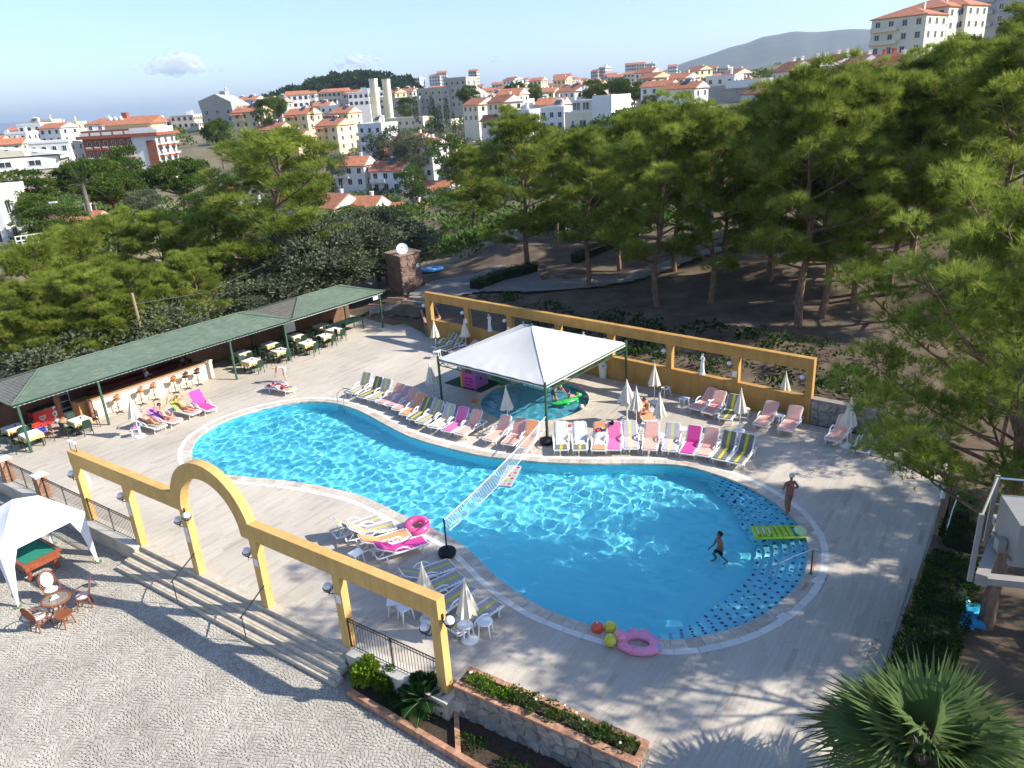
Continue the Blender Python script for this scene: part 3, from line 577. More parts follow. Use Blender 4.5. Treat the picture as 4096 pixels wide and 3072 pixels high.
for s_, off, z, pa, lab in ((15.37, .03, 2.05, (15.10, .1), 'grey topped globe lamp at the far left end of the yellow gateway'), (11.73, .03, 2.03, (11.47, .1), 'globe lamp above the red notice board on the yellow gateway'), (8.05, .03, 2.06, (7.80, .1), 'white globe lamp on the outer side of the left arch post'), (7.1, -.15, 2.6, (7.49, .02), 'white globe lamp inside the round arch'), (4.32, .03, 2.0, (4.06, .1), 'globe lamp on the right post of the arch'), (.58, .03, 2.0, (.31, .1), 'globe lamp on the post between the steps and the low fence'), (-3.40, -.02, 2.05, (-3.42, .02), 'white globe lamp on the front of the end post by the stone planter'), (-4.0, .1, 2.55, (-3.72, .14), 'white globe lamp on the right side of the end post by the planter')):
    if s_ == -3.40: s_, off = -3.16, .03; pa = (-3.41, .1)
    globe_lamp(AW(s_, off, z), AW(pa[0], pa[1], z), lab)
# small flood lamps on the left end of the beam
t = thing('flood_lamps', 'small bar of three white spot lamps on the left beam end', 'spotlight', AW(14.85, .15, 3.13), RZA)
mb = MB()
for x in (-.24, .24): mb.tube([(x, 0, 0), (x, 0, .3)], .012, 6)
mb.tube([(-.26, 0, .3), (.26, 0, .3)], .012, 6); mb.tube([(-.26, 0, .03), (.26, 0, .03)], .010, 6); mb.build('frame', IRON, t)
for x in (-.2, 0, .2): mb = MB(); mb.lathe([(0, 0), (.05, .01), (.075, .07), (.06, .11), (0, .12)], 12, (x, 0, .31)); mb.build('lamp', GLOBE, t, smooth=True)
# ---------------------------------------------------------------- iron fences and brick pillars
def fence(s0, s1, off, zb, zt, label, gap=.115):
    t = thing('iron_fence', label, 'fence', AW(s0, off, zb), RZA); L_ = s1-s0; h = zt-zb
    mb = MB(); mb.tube([(0, 0, h), (L_, 0, h)], .017, 6); mb.build('top_rail', IRON, t)
    mb = MB(); mb.tube([(0, 0, h-.11), (L_, 0, h-.11)], .011, 6); mb.build('middle_rail', IRON, t)
    mb = MB(); mb.tube([(0, 0, .06), (L_, 0, .06)], .013, 6); mb.build('bottom_rail', IRON, t)
    mb = MB(); mb.tube([(0, 0, 0), (0, 0, h-.11)], .0085, 5); bme = mb.mesh('bar', IRON); mb = MB(); mb.torus((0, 0, 0), .045, .008, 12, 5, Matrix.Rotation(math.pi/2, 3, 'X')); rme = mb.mesh('ring', IRON)
    n = int(L_/gap)
    for i in range(1, n): o = link('bar', bme, t); o.location = (L_*i/n, 0, .0)
    for i in range(n): o = link('ring', rme, t); o.location = (L_*(i+.5)/n, 0, h-.055)
    mb = MB()
    for x in (0.01, L_/2, L_-.01): pm = MB(); pm.box((x, 0, h/2), (.032, .032, h)); pm.build('post', IRON, t)
    return t
fence(-3.40, -.02, .06, .06, 1.09, 'black iron fence with ring border beside the planter post')
fence(11.50, 14.78, .06, .06, 1.09, 'black iron fence between the two left gateway posts')
fence(15.13, 18.45, .06, .06, 1.10, 'black iron fence between gateway and nearer brick pillar'); fence(18.95, 21.8, .06, .06, 1.10, 'black iron fence between the two brick pillars'); fence(22.3, 24.4, .06, .06, 1.10, 'black iron fence at the far left edge beyond the brick pillars')
BRK = mat('brick', (.42, .20, .11), .9, .25, 7, .3, 40, col2=(.58, .33, .20), obj_rand=.2); CAPS = mat('pillar_cap', (.72, .66, .60), .8, .06, 4)
bmb = MB(); bmb.box((0, 0, 0), (.205, .095, .058)); brm = bmb.mesh('brick', BRK)
for s_, lab in ((18.48, 'square brick pillar with pale cap nearer the gateway'), (21.83, 'square brick pillar with pale cap at the left edge')):
    t = thing('brick_pillar', lab, 'pillar', AW(s_+.21, .06, .06), RZA)
    mb = MB(); mb.box((0, 0, .53), (.40, .40, 1.06)); mb.build('core', mat('brick_mortar', (.5, .42, .33), .95), t)
    for r_ in range(16):
        z = .035+r_*.066
        for sd in range(4):
            for kx in (-.107, .107):
                o = link('brick', brm, t); u = kx+(.0 if r_ % 2 else 0); a = sd*math.pi/2; o.location = (math.cos(a)*u-math.sin(a)*.165, math.sin(a)*u+math.cos(a)*.165, z); o.rotation_euler = (0, 0, a)
    mb = MB(); mb.box((0, 0, 1.10), (.54, .54, .07)); mb.build('cap', CAPS, t)
# handrails on the steps
for s_, lab in ((7.47, 'black handrail running down the steps from the left arch post'), (3.73, 'black handrail running down the steps from the right arch post')):
    t = thing('handrail', lab, 'handrail', AW(s_, 0), RZA)
    mb = MB(); mb.tube([A3(0.02, .02, .9), A3(0, -1.05, .34)], .022, 8); mb.build('rail', IRON, t); mb = MB(); mb.tube([A3(0, -.98, .37), A3(0, -.98, -.6+.15)], .018, 6); mb.build('post', IRON, t)
# ---------------------------------------------------------------- ochre back wall with openings
t = thing('pergola_wall', 'long ochre wall with rectangular openings behind the children\'s pool', 'wall', W0, RZW)
SW = 1 if Vector((-math.sin(RZW), math.cos(RZW), 0)).dot(NW) > 0 else -1
def B3(s, off, z): return (s, off*SW, z)
def wbox(name, s0, s1, z0, z1, o0=-.30, o1=0.0, m=YELB):
    mb = MB(); mb.prism([B3(s0, o0, 0)[:2], B3(s1, o0, 0)[:2], B3(s1, o1, 0)[:2], B3(s0, o1, 0)[:2]], z0, z1); return mb.build(name, m, t)
wbox('low_wall', 0, 26.27, -.05, 1.30); wbox('beam', 0, 26.27, 2.60, 3.17, -.31, .01)
WPOST = [(0, .52), (3.72, 4.12), (7.42, 7.85), (11.21, 11.6), (14.89, 15.27), (18.63, 18.95), (22.34, 22.66), (25.95, 26.27)]
for s0, s1 in WPOST: wbox('post', s0+(.002 if s0 == 0 else 0), s1-.002, 1.30, 2.61, -.29, -.008)
for i in (1, 2, 6):
    mb = MB(); mb.box(B3(WPOST[i][0]+.13, -.003, 1.72), (.22, .008, .3)); mb.build('notice', PAPER, t)
for i, (s0, s1) in enumerate(WPOST):
    globe_lamp(WP(s0-.16, -.02, 2.2), WP(s0, -.15, 2.2), 'globe lamp on the %s post of the ochre wall counted from the garden stairs' % ORD[i], group='globe lamps on the ochre wall', r=.14)
# stone wall right of the ochre wall, garden stairs and stone planters on the left
def stones(parent, P0, u, v, nrm_, Lu, Lv, m, size=.3, depth=.05, seed=3, limit=None):
    """irregular stones on a wall face: jittered Voronoi-like cells shrunk to show joints"""
    r_ = np.random.default_rng(seed); nu, nv = max(1, round(Lu/(size*1.25))), max(1, round(Lv/size)); J = {}
    for i in range(nu+1):
        for j in range(nv+1): J[i, j] = ((i+(0 if i in (0, nu) else r_.uniform(-.30, .30))+(0 if i in (0, nu) else .35*((j % 2)-.5)))*Lu/nu, (j+(0 if j in (0, nv) else r_.uniform(-.28, .28)))*Lv/nv)
    out = []
    for i in range(nu):
        for j in range(nv):
            c = [J[i, j], J[i+1, j], J[i+1, j+1], J[i, j+1]]
            mx = sum(p[0] for p in c)/4; my = sum(p[1] for p in c)/4; pts = []
            for k in range(4):
                a, b = c[k], c[(k+1) % 4]; pts.append(a); 
            ring_ = []
            for k in range(4):
                a, b = pts[k], pts[(k+1) % 4]; ring_ += [(a[0]*.8+b[0]*.2, a[1]*.8+b[1]*.2), (a[0]*.25+b[0]*.75, a[1]*.25+b[1]*.75)]
            d_ = depth*r_.uniform(.5, 1.2); mb = MB(); lo = [P0+u*(mx+(x-mx)*.955)+v*(my+(y-my)*.945) for x, y in ring_]; hi = [P0+u*(mx+(x-mx)*.85)+v*(my+(y-my)*.83)+nrm_*d_ for x, y in ring_]
            n = len(lo); mb.add(lo+hi, [tuple(range(n, 2*n))]+[(k, (k+1) % n, n+(k+1) % n, n+k) for k in range(n)]); out.append(mb.build('stone', m, parent))
    return out
STN = mat('field_stone', (.24, .21, .17), .9, .3, 5, .5, 18, col2=(.40, .36, .30), obj_rand=.28); STNL = mat('pale_field_stone', (.42, .39, .34), .9, .2, 5, .5, 18, col2=(.55, .52, .47), obj_rand=.22)
MORT = mat('stone_mortar', (.27, .24, .2), .95, .2, 6, .4, 30)
zv = Vector((0, 0, 1))
t = thing('stone_wall', 'rough stone retaining wall at the right end of the ochre wall', 'wall'); a, b = W1+DW*.03, Vector((18.3, 28.3, 0)); u = (b-a).normalized(); nn = Vector((-u.y, u.x, 0)); nn = nn if nn.dot(NW) > 0 else -nn
mb = MB(); mb.slab([a, b, b+zv*1.15, a+zv*1.25], -nn*.4); mb.build('core', MORT, t); stones(t, a+nn*.002, u, zv, nn, (b-a).length, 1.15, STN, .34, .06, 5)
# stairs to the garden path (left of the ochre wall)
SB = G(1620, 1275); SD = (G(1680, 1205, .6)-G(1600, 1272, 0)); SD.z = 0
sdir = (-NW).copy(); sdir.z = 0; sdir.normalize(); sside = Vector((sdir.y, -sdir.x, 0))
s0 = G(1565, 1272); s1 = G(1690, 1290)
t = thing('garden_stairs', 'six worn stone steps climbing to the garden path', 'steps'); su_ = (s1-s0); su_.z = 0; wd = 3.0; su_.normalize(); sdn = Vector((-su_.y, su_.x, 0)); sdn = sdn if sdn.y > 0 else -sdn
GST = mat('garden_step_stone', (.33, .28, .22), .85, .2, 4, .3, 25, obj_rand=.1)
for k in range(6):
    a = s0+sdn*(.42*k); b = s0+su_*wd+sdn*(.42*k); c, d = b+sdn*(.5 if k < 5 else .6), a+sdn*(.5 if k < 5 else .6); mb = MB(); mb.prism([(p.x, p.y) for p in (a, b, c, d)], -.1, .19*(k+1)); mb.build('step', GST, t)
SEND = s0+sdn*2.6
PATHM = mat('path_concrete', (.22, .20, .175), .9, .15, 1.0, .3, 20)
pth = [SEND+su_*-.2, SEND+su_*3.2, SEND+sdn*5+su_*5.5, G(2010, 1105, 1.35), G(2150, 1060, 1.5), G(2300, 1000, 1.9), G(2450, 935, 2.3), G(2520, 905, 2.6), G(2560, 918, 2.6), G(2470, 962, 2.3), G(2330, 1025, 1.9)]
pl = [SEND+su_*-.3, SEND+su_*3.0, SEND+su_*4.4+sdn*3.0, SEND+su_*8.5+sdn*4.6, SEND+su_*14+sdn*9, SEND+su_*21+sdn*19, SEND+su_*20+sdn*20, SEND+su_*12.5+sdn*11.0, SEND+su_*7+sdn*8.0, SEND+su_*5+sdn*11, SEND+su_*0+sdn*11.5, SEND+su_*-1.2+sdn*4]
def draped(name, poly, m, lift=.06, step=.7):
    P = [(p.x, p.y) for p in poly]; A = np.array(P); xs = np.arange(A[:, 0].min(), A[:, 0].max(), step); ys = np.arange(A[:, 1].min(), A[:, 1].max(), step); X, Y = np.meshgrid(xs, ys); Z = TZ(X, Y)+lift+.12
    id_ = np.arange(X.size).reshape(X.shape); mi = inpoly((X[:-1, :-1]+X[1:, 1:])/2, (Y[:-1, :-1]+Y[1:, 1:])/2, P); q = np.stack([id_[:-1, :-1], id_[:-1, 1:], id_[1:, 1:], id_[1:, :-1]], -1)[mi]
    return struct(bulk(name, np.stack([X.ravel(), Y.ravel(), Z.ravel()], 1), q, m, smooth=True))
draped('garden_path', pl, PATHM, .05, .35)
BRC = mat('brick_cap', (.42, .19, .10), .9, .25, 6, .3, 40, col2=(.55, .32, .2), obj_rand=.15)
def planter(label, a, b, depth_v, z0, z1, stone_m, seed, cap=BRC, size=.3):
    t = thing('stone_planter', label, 'planter'); u = (b-a); Lu = u.length; u.normalize(); nn = -depth_v.normalized(); dp = depth_v.length
    mb = MB(); mb.slab([a+zv*z0, b+zv*z0, b+zv*(z1-.1), a+zv*(z1-.1)], depth_v); mb.build('core', MORT, t)
    stones(t, a+nn*.002+zv*z0, u, zv, nn, Lu, z1-z0-.06, stone_m, size, .05, seed)
    stones(t, b+u*.002+zv*z0, depth_v.normalized(), zv, u, dp, z1-z0-.06, stone_m, size, .04, seed+1)
    def cap_run(p, q_, wv, n_):
        for i in range(n_):
            e0, e1 = p.lerp(q_, (i+.03)/n_), p.lerp(q_, (i+.97)/n_); c = MB(); c.slab([e0+zv*(z1-.06), e1+zv*(z1-.06), e1+wv+zv*(z1-.06), e0+wv+zv*(z1-.06)], zv*(.07+.006*random.random())); c.build('brick', cap, t)
    w_ = nn*-.17; cap_run(a+nn*.06, b+nn*.06, w_-nn*.06, int(Lu/.115)); cap_run(a-nn*(dp-.11), b-nn*(dp-.11), -nn*.17, int(Lu/.115)); cap_run(b+nn*.06-u*.14, b-nn*(dp+.05)-u*.14, u*.17, int(dp/.12))
    mb = MB(); mb.slab([a-nn*.1+zv*(z1-.09), b-nn*.1+zv*(z1-.09), b-nn*(dp-.1)+zv*(z1-.09), a-nn*(dp-.1)+zv*(z1-.09)], zv*.03); mb.build('soil', mat('soil', (.06, .042, .028), .95, .4, 9, .8, 25), t)
    return t
PA, PB = Vector((-2.05, 15.95, 0)), Vector((2.35, 13.02, 0)); pdv = Vector((.36, .60, 0))
planter('long stone planter with brick rim and green shrubs beside the yellow end post', PA, PB, pdv, -.85, .48, STN, 11)
PLANT_TOP = (PA, PB, pdv, .40)
planter('pale stone planter wall left of the garden stairs', G(1478, 1268)+Vector((0, 0, 0)), s0+Vector((-.1, 0, 0)), sdn*2.2, -.1, 1.0, STNL, 21)
planter('grey stone planter wall between the garden stairs and the ochre wall', s0+su_*3.05, W0-DW*.06+NW*.05, sdn*1.6, -.1, .95, STN, 31)
# brick-edged flower bed at the foot of the low wall
t = thing('brick_bed', 'brick edged flower bed between the steps and stone planter', 'flower bed'); a, b = Vector((-5.24, 16.90, PLAZA_Z)), Vector((-1.87, 14.29, PLAZA_Z)); b = a+(b-a)*1.5; L_ = (b-a).length; n = int(L_/.22)
for i in range(n):
    p, q_ = a.lerp(b, (i+.02)/n), a.lerp(b, (i+.98)/n); d_ = Vector((.61, .79, 0))*.16; mb = MB(); mb.slab([p, q_, q_+d_, p+d_], zv*(.22+.01*random.random())); mb.build('brick', BRC, t)
cr_ = a.lerp(b, .64); ce = Vector((-2.15, 16.1, PLAZA_Z)); n = 8
for i in range(n):
    p, q_ = cr_.lerp(ce, (i+.03)/n), cr_.lerp(ce, (i+.97)/n); d_ = Vector((.8, -.6, 0))*.18; mb = MB(); mb.slab([p, q_, q_+d_, p+d_], zv*.21); mb.build('brick', BRC, t)
mb = MB(); mb.prism([(a.x+.1, a.y+.1), (b.x+.1, b.y+.1), (3.2, 13.0), (-2.1, 16.2), (-3.6, 17.1), (-5.0, 17.9)], PLAZA_Z-.1, PLAZA_Z+.06); mb.build('soil', MATS['soil'], t)
# ================================================================ VEGETATION
BARK = mat('pine_bark', (.17, .095, .06), .95, .35, 6, .8, 22, col2=(.30, .19, .125), stretch=(1, 1, .35))
BARKG = mat('grey_bark', (.16, .14, .115), .95, .3, 6, .7, 20, stretch=(1, 1, .35))
PINE1 = foliage('pine_needles', (.085, .125, .018), (.42, .48, .085), .48, .10)
PINE2 = foliage('pine_needles_dark', (.018, .044, .012), (.075, .125, .028), .32, .18)
OLIVE = foliage('olive_leaves', (.060, .080, .042), (.20, .225, .135), .32, .2)
BROAD = foliage('broad_leaves', (.045, .085, .018), (.13, .20, .045), .38, .22)
STONEP = foliage('stone_pine_needles', (.04, .08, .016), (.14, .20, .035), .35, .2)
CYPR = foliage('cypress_leaves', (.012, .030, .010), (.045, .075, .02), .25, .15)
HEDGE = foliage('hedge_leaves', (.012, .035, .008), (.05, .10, .02), .3, .1)
BUSHY = foliage('lime_bush_leaves', (.09, .17, .015), (.30, .42, .03), .4, .05)
def blades(C, D, k, ln, wd, spread, rng, jit=0.0, lvar=.35):
    """k blades per tuft; C centres, D directions"""
    n = len(C); C = np.repeat(C, k, 0); D = np.repeat(D, k, 0)+rng.normal(0, spread, (n*k, 3)); D /= np.linalg.norm(D, axis=1)[:, None]+1e-9
    s = np.cross(D, rng.normal(0, 1, (n*k, 3))); s /= np.linalg.norm(s, axis=1)[:, None]+1e-9
    if jit: C = C+rng.normal(0, jit, C.shape)
    l = ln*(1+lvar*(rng.random(n*k)[:, None]*2-1)); w = wd*.5
    V = np.stack([C+s*w, C-s*w, C+D*l], 1).reshape(-1, 3); return V
def leafcards(C, D, size, rng, asp=.55, spread=.6):
    """one pointed leaf quad per point"""
    n = len(C); D = D+rng.normal(0, spread, (n, 3)); D /= np.linalg.norm(D, axis=1)[:, None]+1e-9
    s = np.cross(D, rng.normal(0, 1, (n, 3))); s /= np.linalg.norm(s, axis=1)[:, None]+1e-9; L_ = size*rng.uniform(.6, 1.3, (n, 1)); w = L_*asp*.5
    V = np.stack([C, C+D*L_*.5+s*w, C+D*L_, C+D*L_*.5-s*w], 1).reshape(-1, 3); return V
def clump_pts(clumps, per, rng, shell=.55, up=.35):
    """points spread through clumps (centre, radii), mostly near their surface, and outward directions"""
    P = []; Dd = []; T = []
    for c, r_ in clumps:
        n = max(3, int(per*(r_[0]*r_[1]*r_[2])**(2/3)*1.0)); d = rng.normal(0, 1, (n, 3)); d /= np.linalg.norm(d, axis=1)[:, None]; d[:, 2] = np.where(d[:, 2] < -.25, -d[:, 2]*.6, d[:, 2]); rad = shell+(1-shell)*rng.random(n)**.6
        p = np.array(c)+d*rad[:, None]*np.array(r_); e = d/np.array(r_); e /= np.linalg.norm(e, axis=1)[:, None]; e[:, 2] += up; e /= np.linalg.norm(e, axis=1)[:, None]
        P.append(p); Dd.append(e); T.append(np.full(n, rng.random()*.45)+rng.random(n)*.5)
    return np.concatenate(P), np.concatenate(Dd), np.concatenate(T)
def pine(seed, H=13.0, RAD=3.6, base=.38, nl=24, per=185, ln=.40, wd=.026, k=11, clr=(.38, .8), lean=.8, flat=.6, m=PINE1, sub=8, bare=.05, spread=.5):
    """aleppo-like pine: leaning trunk, rising limbs, needle clumps at the branch ends"""
    rng = np.random.default_rng(seed); rd = random.Random(seed); wood = MB(); wood.smooth = True
    la = rd.uniform(0, 6.28); tp = []
    for i in range(9):
        t = i/8; tp.append(Vector((math.cos(la)*lean*t*t+.18*math.sin(i*1.3+seed), math.sin(la)*lean*t*t+.18*math.cos(i*1.7+seed)*t, H*.93*t)))
    wood.tube(tp, [.24*(1-.86*t/8)*(H/13) for t in range(9)], 8)
    def trunk(t): f = t*8; i = min(7, int(f)); return tp[i].lerp(tp[i+1], f-i)
    clumps = []; az = rd.uniform(0, 6.28)
    for i in range(nl):
        t = base+(1-base)*((i+.5*rd.random())/nl); az += 2.4+rd.uniform(-.4, .4); pr = math.sin(min(1, (t-base)/(1-base)*.9+.18)*math.pi)**.75
        L_ = RAD*(.42+.66*pr)*rd.uniform(.72, 1.15); el = R(8+38*(t-base)/(1-base)+rd.uniform(-8, 12)); a = trunk(t); d = Vector((math.cos(az)*math.cos(el), math.sin(az)*math.cos(el), math.sin(el)))
        b = a+d*L_*.55+Vector((0, 0, rd.uniform(-.1, .15))); c = a+d*L_+Vector((0, 0, L_*.10)); wood.tube([a, b, c], [.075*(1.2-t)*(H/13)+.025, .035, .014], 5)
        for j in range(sub):
            u = .38+.62*(j+.6)/sub; q = a.lerp(b, u/.55) if u < .55 else b.lerp(c, (u-.55)/.45); sdv = d.cross(Vector((0, 0, 1))).normalized()*rd.choice((-1, 1))*rd.uniform(.15, .95)*(1.15-u*.5)*(RAD/3.6)
            e = q+sdv+Vector((0, 0, rd.uniform(.0, .55))); r_ = rd.uniform(*clr)*(1.05-.25*u)
            if rd.random() > bare: clumps.append((e, (r_, r_, r_*flat)))
            wood.tube([q, q.lerp(e, .55)+Vector((0, 0, .08)), e], [.028, .018, .008], 4)
    for j in range(4): e = tp[-1]+Vector((rd.uniform(-.5, .5), rd.uniform(-.5, .5), rd.uniform(-.6, .5))); r_ = rd.uniform(*clr)*.9; clumps.append((e, (r_, r_, r_*.8)))
    P, D, T = clump_pts(clumps, per, rng); V = blades(P, D, k, ln, wd, spread, rng); F = np.arange(len(V)).reshape(-1, 3)
    cm = bulk('', V, F, m, attr=np.repeat(T, k*3)); cm.name = 'pine_crown'; return wood.mesh('pine_trunk', BARK), cm, H
def bulkmesh(V, F, m, T): return bulk('', V, F, m, attr=T)
def leafy(seed, H=6.0, RAD=2.6, n=30, clr=(.7, 1.2), per=330, size=.22, m=OLIVE, base=.3, zs=.9, bark=BARKG, up=.2, asp=.5):
    """broad-leaved tree or bush"""
    rng = np.random.default_rng(seed); rd = random.Random(seed); wood = MB(); wood.smooth = True; clumps = []
    wood.tube([(0, 0, -.3), (.1, .05, H*base*.6), (.15, .1, H*base)], [.04*H, .03*H, .024*H], 7)
    for i in range(n):
        a = rd.uniform(0, 6.28); u = rd.uniform(-1, 1); rr = rd.uniform(.35, .95)**.6; z = H*(base+(1-base)*.52)+u*H*(1-base)*.40*zs; e = Vector((math.cos(a)*RAD*rr*math.sqrt(max(0, 1-u*u*.85)), math.sin(a)*RAD*rr*math.sqrt(max(0, 1-u*u*.85)), z)); r_ = rd.uniform(*clr)
        clumps.append((e, (r_, r_, r_*.78)))
        if i % 2 == 0: wood.tube([(.15, .1, H*base), e*.55+Vector((0, 0, H*base*.4)), e], [.018*H, .010*H, .004*H], 4)
    P, D, T = clump_pts(clumps, per, rng, .5, up); V = leafcards(P, D, size, rng, asp); F = np.arange(len(V)).reshape(-1, 4); cm = bulk('', V, F, m, attr=np.repeat(T, 4)); cm.name = 'leaf_crown'
    return wood.mesh('tree_trunk', bark), cm, H
def put_tree(name, lib, loc, H, rz, label, cat='tree', group=None, wide=1.0):
    tm, cm, h0 = lib; o = thing(name, label, cat, loc, rz, group); k = H/h0; o.scale = (k*wide, k*wide, k)
    if tm: link('trunk', tm, o)
    link('crown', cm, o); return o
PINES = [pine(1, 13, 3.7), pine(2, 13, 3.3, nl=18), pine(5, 14, 3.9, nl=22, base=.42), pine(8, 12.5, 3.8, nl=19, base=.34, lean=1.4), pine(13, 13.5, 3.4, base=.45, nl=18)]
PARKP = [pine(81, 13, 4.4, base=.24, nl=30, sub=8), pine(82, 13, 4.0, base=.28, nl=26, sub=8), pine(85, 14, 4.5, base=.30, nl=28, sub=8, lean=1.2)]
OLIVES = [leafy(21, 6, 2.7), leafy(22, 5.5, 2.9, zs=1.1), leafy(23, 6.5, 2.5)]
BROADS = [leafy(31, 7, 3.0, m=BROAD, size=.25), leafy(32, 6, 3.2, m=BROAD, size=.25, n=34)]
UMBR = [leafy(41, 9, 4.6, n=44, clr=(.9, 1.5), per=210, size=.36, m=STONEP, base=.42, zs=.85, bark=BARK, up=.5), leafy(42, 9, 4.2, n=40, clr=(.9, 1.4), per=210, size=.36, m=STONEP, base=.4, zs=1.0, bark=BARK, up=.5)]
def base_at(x, y):
    """ground point seen at a pixel, on the terrain"""
    z = .8
    for _ in range(12): p = G(x, y, z); z = .5*z+.5*tz(p.x, p.y)
    return Vector((p.x, p.y, tz(p.x, p.y)))
rt = random.Random(5)
# --- near pines by the hedge: finer needles
SPARSE = [pine(71, 12, 3.8, base=.4, nl=18, per=110, clr=(.4, .75), sub=5, bare=.45), pine(72, 12, 3.6, base=.45, nl=16, per=110, clr=(.4, .7), sub=5, bare=.5)]
NEARP = [pine(61, 12.4, 5.1, base=.27, nl=38, per=190, ln=.27, wd=.014, k=16, clr=(.55, .95), sub=7, bare=.08, lean=.5, spread=.6), pine(64, 12.6, 4.2, base=.42, nl=25, per=190, ln=.25, wd=.013, k=18, clr=(.45, .85), bare=.2, sub=6, lean=.9)]
def z0(x, y): return tz(x, y)-.1
put_tree('pine_tree', NEARP[0], (13.4, 17.6, z0(13.4, 17.6)), 12.0, .4, 'large near pine with bright needle sprays beside the hedge')
put_tree('pine_tree', NEARP[1], (15.3, 20.6, z0(15.3, 20.6)), 11.2, 2.2, 'pine behind the metal platform with its foliage over the deck corner', wide=.72)
for i, (x, y, h, rz) in enumerate([(20.2, 27.8, 7.0, 1.0), (19.3, 16.0, 12, 3.0), (17.5, 12.4, 11.0, 4.4), (21.5, 20.9, 9.5, 5.1), (24.5, 13.5, 11, 0.7), (27, 20.5, 11, 1.9)]):
    put_tree('pine_tree', NEARP[i % 2] if i < 1 else PARKP[i % 3] if i in (1, 3, 5) else SPARSE[i % 2], (x, y, z0(x, y)), h, rz, ['pine at the right end of the stone wall overhanging the deck', 'second pine right of the platform, beyond the frame edge', 'pine shading the lower deck from beyond the right edge', 'pine right of the stone wall behind the near pines', 'thin pine far beyond the right edge behind the shading pines', 'farthest right pine shading the deck from beyond the frame'][i], group='pines right of the pool deck')
# --- pines in the park behind the ochre wall, by the foot of each trunk
PK = [(2622, 1225, 12.5), (2845, 1215, 13), (3197, 1305, 14), (3290, 1275, 12.5), (3420, 1240, 13), (2350, 1150, 12), (2480, 1080, 12.5), (2700, 1080, 13), (2900, 1075, 14), (3080, 1120, 13.5), (3330, 1100, 14), (3560, 1180, 14), (3640, 1080, 15), (3800, 1110, 13), (2110, 1088, 13.4), (2230, 985, 11), (2420, 960, 11.5), (2600, 930, 12.5), (2800, 930, 13), (3000, 950, 13.5), (3180, 960, 14), (3480, 960, 15.5), (3680, 930, 17), (3850, 900, 19), (4000, 950, 19), (4080, 800, 22), (1900, 960, 9), (3950, 1250, 12)]
pk = []
for i, (x, y, h) in enumerate(PK):
    p = base_at(x, y); tpx = np.interp(x, [1900, 2110, 2230, 2350, 2450, 2700, 2850, 3000, 3112, 3250, 3400, 3560, 3700, 3850, 3950, 4010, 4100], [560, 440, 560, 535, 490, 425, 440, 385, 330, 310, 330, 270, 205, 190, 110, 40, 10])+((i*37) % 60 if i % 3 else 0); q = AT(x, tpx, p.to_2d().length); pk.append((x, p, max(5.0, min(h*1.15, q.z-p.z))))
pk.sort(key=lambda t: t[0])
for i, (x, p, h) in enumerate(pk):
    lib = PARKP[(i*2+1) % 3]
    lab = 'leaning pine with bare pinkish trunk beside the garden path' if abs(x-2110) < 2 else '%s pine from the left among the park trees behind the ochre wall' % ORD[i].capitalize().lower()
    o = put_tree('pine_tree', lib, p-Vector((0, 0, .15)), h, rt.uniform(0, 6.28), lab, group='pines of the park behind the ochre wall', wide=1.12 if x < 2200 else 1.0)
# --- trees beyond the bar on the left, by crown top and distance
LT = [('pine', 1010, 530, 60, 1.4), ('pine', 830, 800, 63, 1), ('pine', 60, 985, 53, 1.1), ('pine', 225, 930, 60, 1.0), ('pine', 420, 850, 66, 1), ('pine', 590, 850, 64, 1.1), ('pine', 720, 900, 58, 1), ('pine', 330, 1060, 52, 1.1), ('pine', 500, 1050, 54, 1), ('pine', 130, 1120, 47, 1.1), ('pine', 10, 1150, 45, 1), ('pine', 260, 1190, 45, 1.1), ('pine', 120, 1250, 41, 1), ('pine', 430, 1200, 48, 1),
      ('olive', 1340, 850, 63, 1.2), ('olive', 1480, 830, 68, 1.2), ('olive', 1240, 900, 60, 1.2), ('olive', 1560, 890, 64, 1.1), ('olive', 1400, 960, 60, 1.2), ('olive', 1150, 1010, 58, 1.2), ('olive', 1290, 1020, 57, 1.2), ('pine', 900, 960, 58, 1.1), ('olive', 1530, 1000, 60, 1.1), ('pine', 740, 1010, 55, 1.1), ('pine', 640, 1060, 54, 1.1), ('olive', 560, 1230, 53, 1.2), ('pine', 1140, 880, 60, 1.0), ('olive', 1000, 1110, 56, 1.2), ('pine', 370, 1150, 54, 1.1), ('olive', 240, 1310, 53, 1.2), ('pine', 60, 1260, 52, 1.1), ('olive', 1620, 930, 66, 1.1)]
cnt = {'pine': 0, 'olive': 0}
for kd, x, yt, dd, w in sorted(LT, key=lambda t: t[1]):
    dd = max(dd, 53 if x < 420 else 52+(x-420)*.012)+(4 if kd == 'pine' and yt < 1000 else 0)
    top = AT(x, yt, dd); zz_ = tz(top.x, top.y); h = max(3.0, top.z-zz_); lib = PINES if kd == 'pine' else OLIVES; i = cnt[kd]; cnt[kd] += 1
    lab = ('tall pine with bare trunk rising just behind the green bar roof' if x == 1010 else '%s pine from the left in the trees beyond the bar roof' % ORD[i]) if kd == 'pine' else '%s grey-green olive tree from the left beyond the bar roof' % ORD[i]
    hw = {'pine': 13., 'olive': 6.}[kd]; wd_ = w if kd == 'pine' else w*max(.75, min(1.5, 6.5/h))
    put_tree('pine_tree' if kd == 'pine' else 'olive_tree', lib[i % len(lib)], (top.x, top.y, zz_-.15), h, rt.uniform(0, 6.28), lab, group='pines beyond the bar' if kd == 'pine' else 'olive trees beyond the bar', wide=wd_)
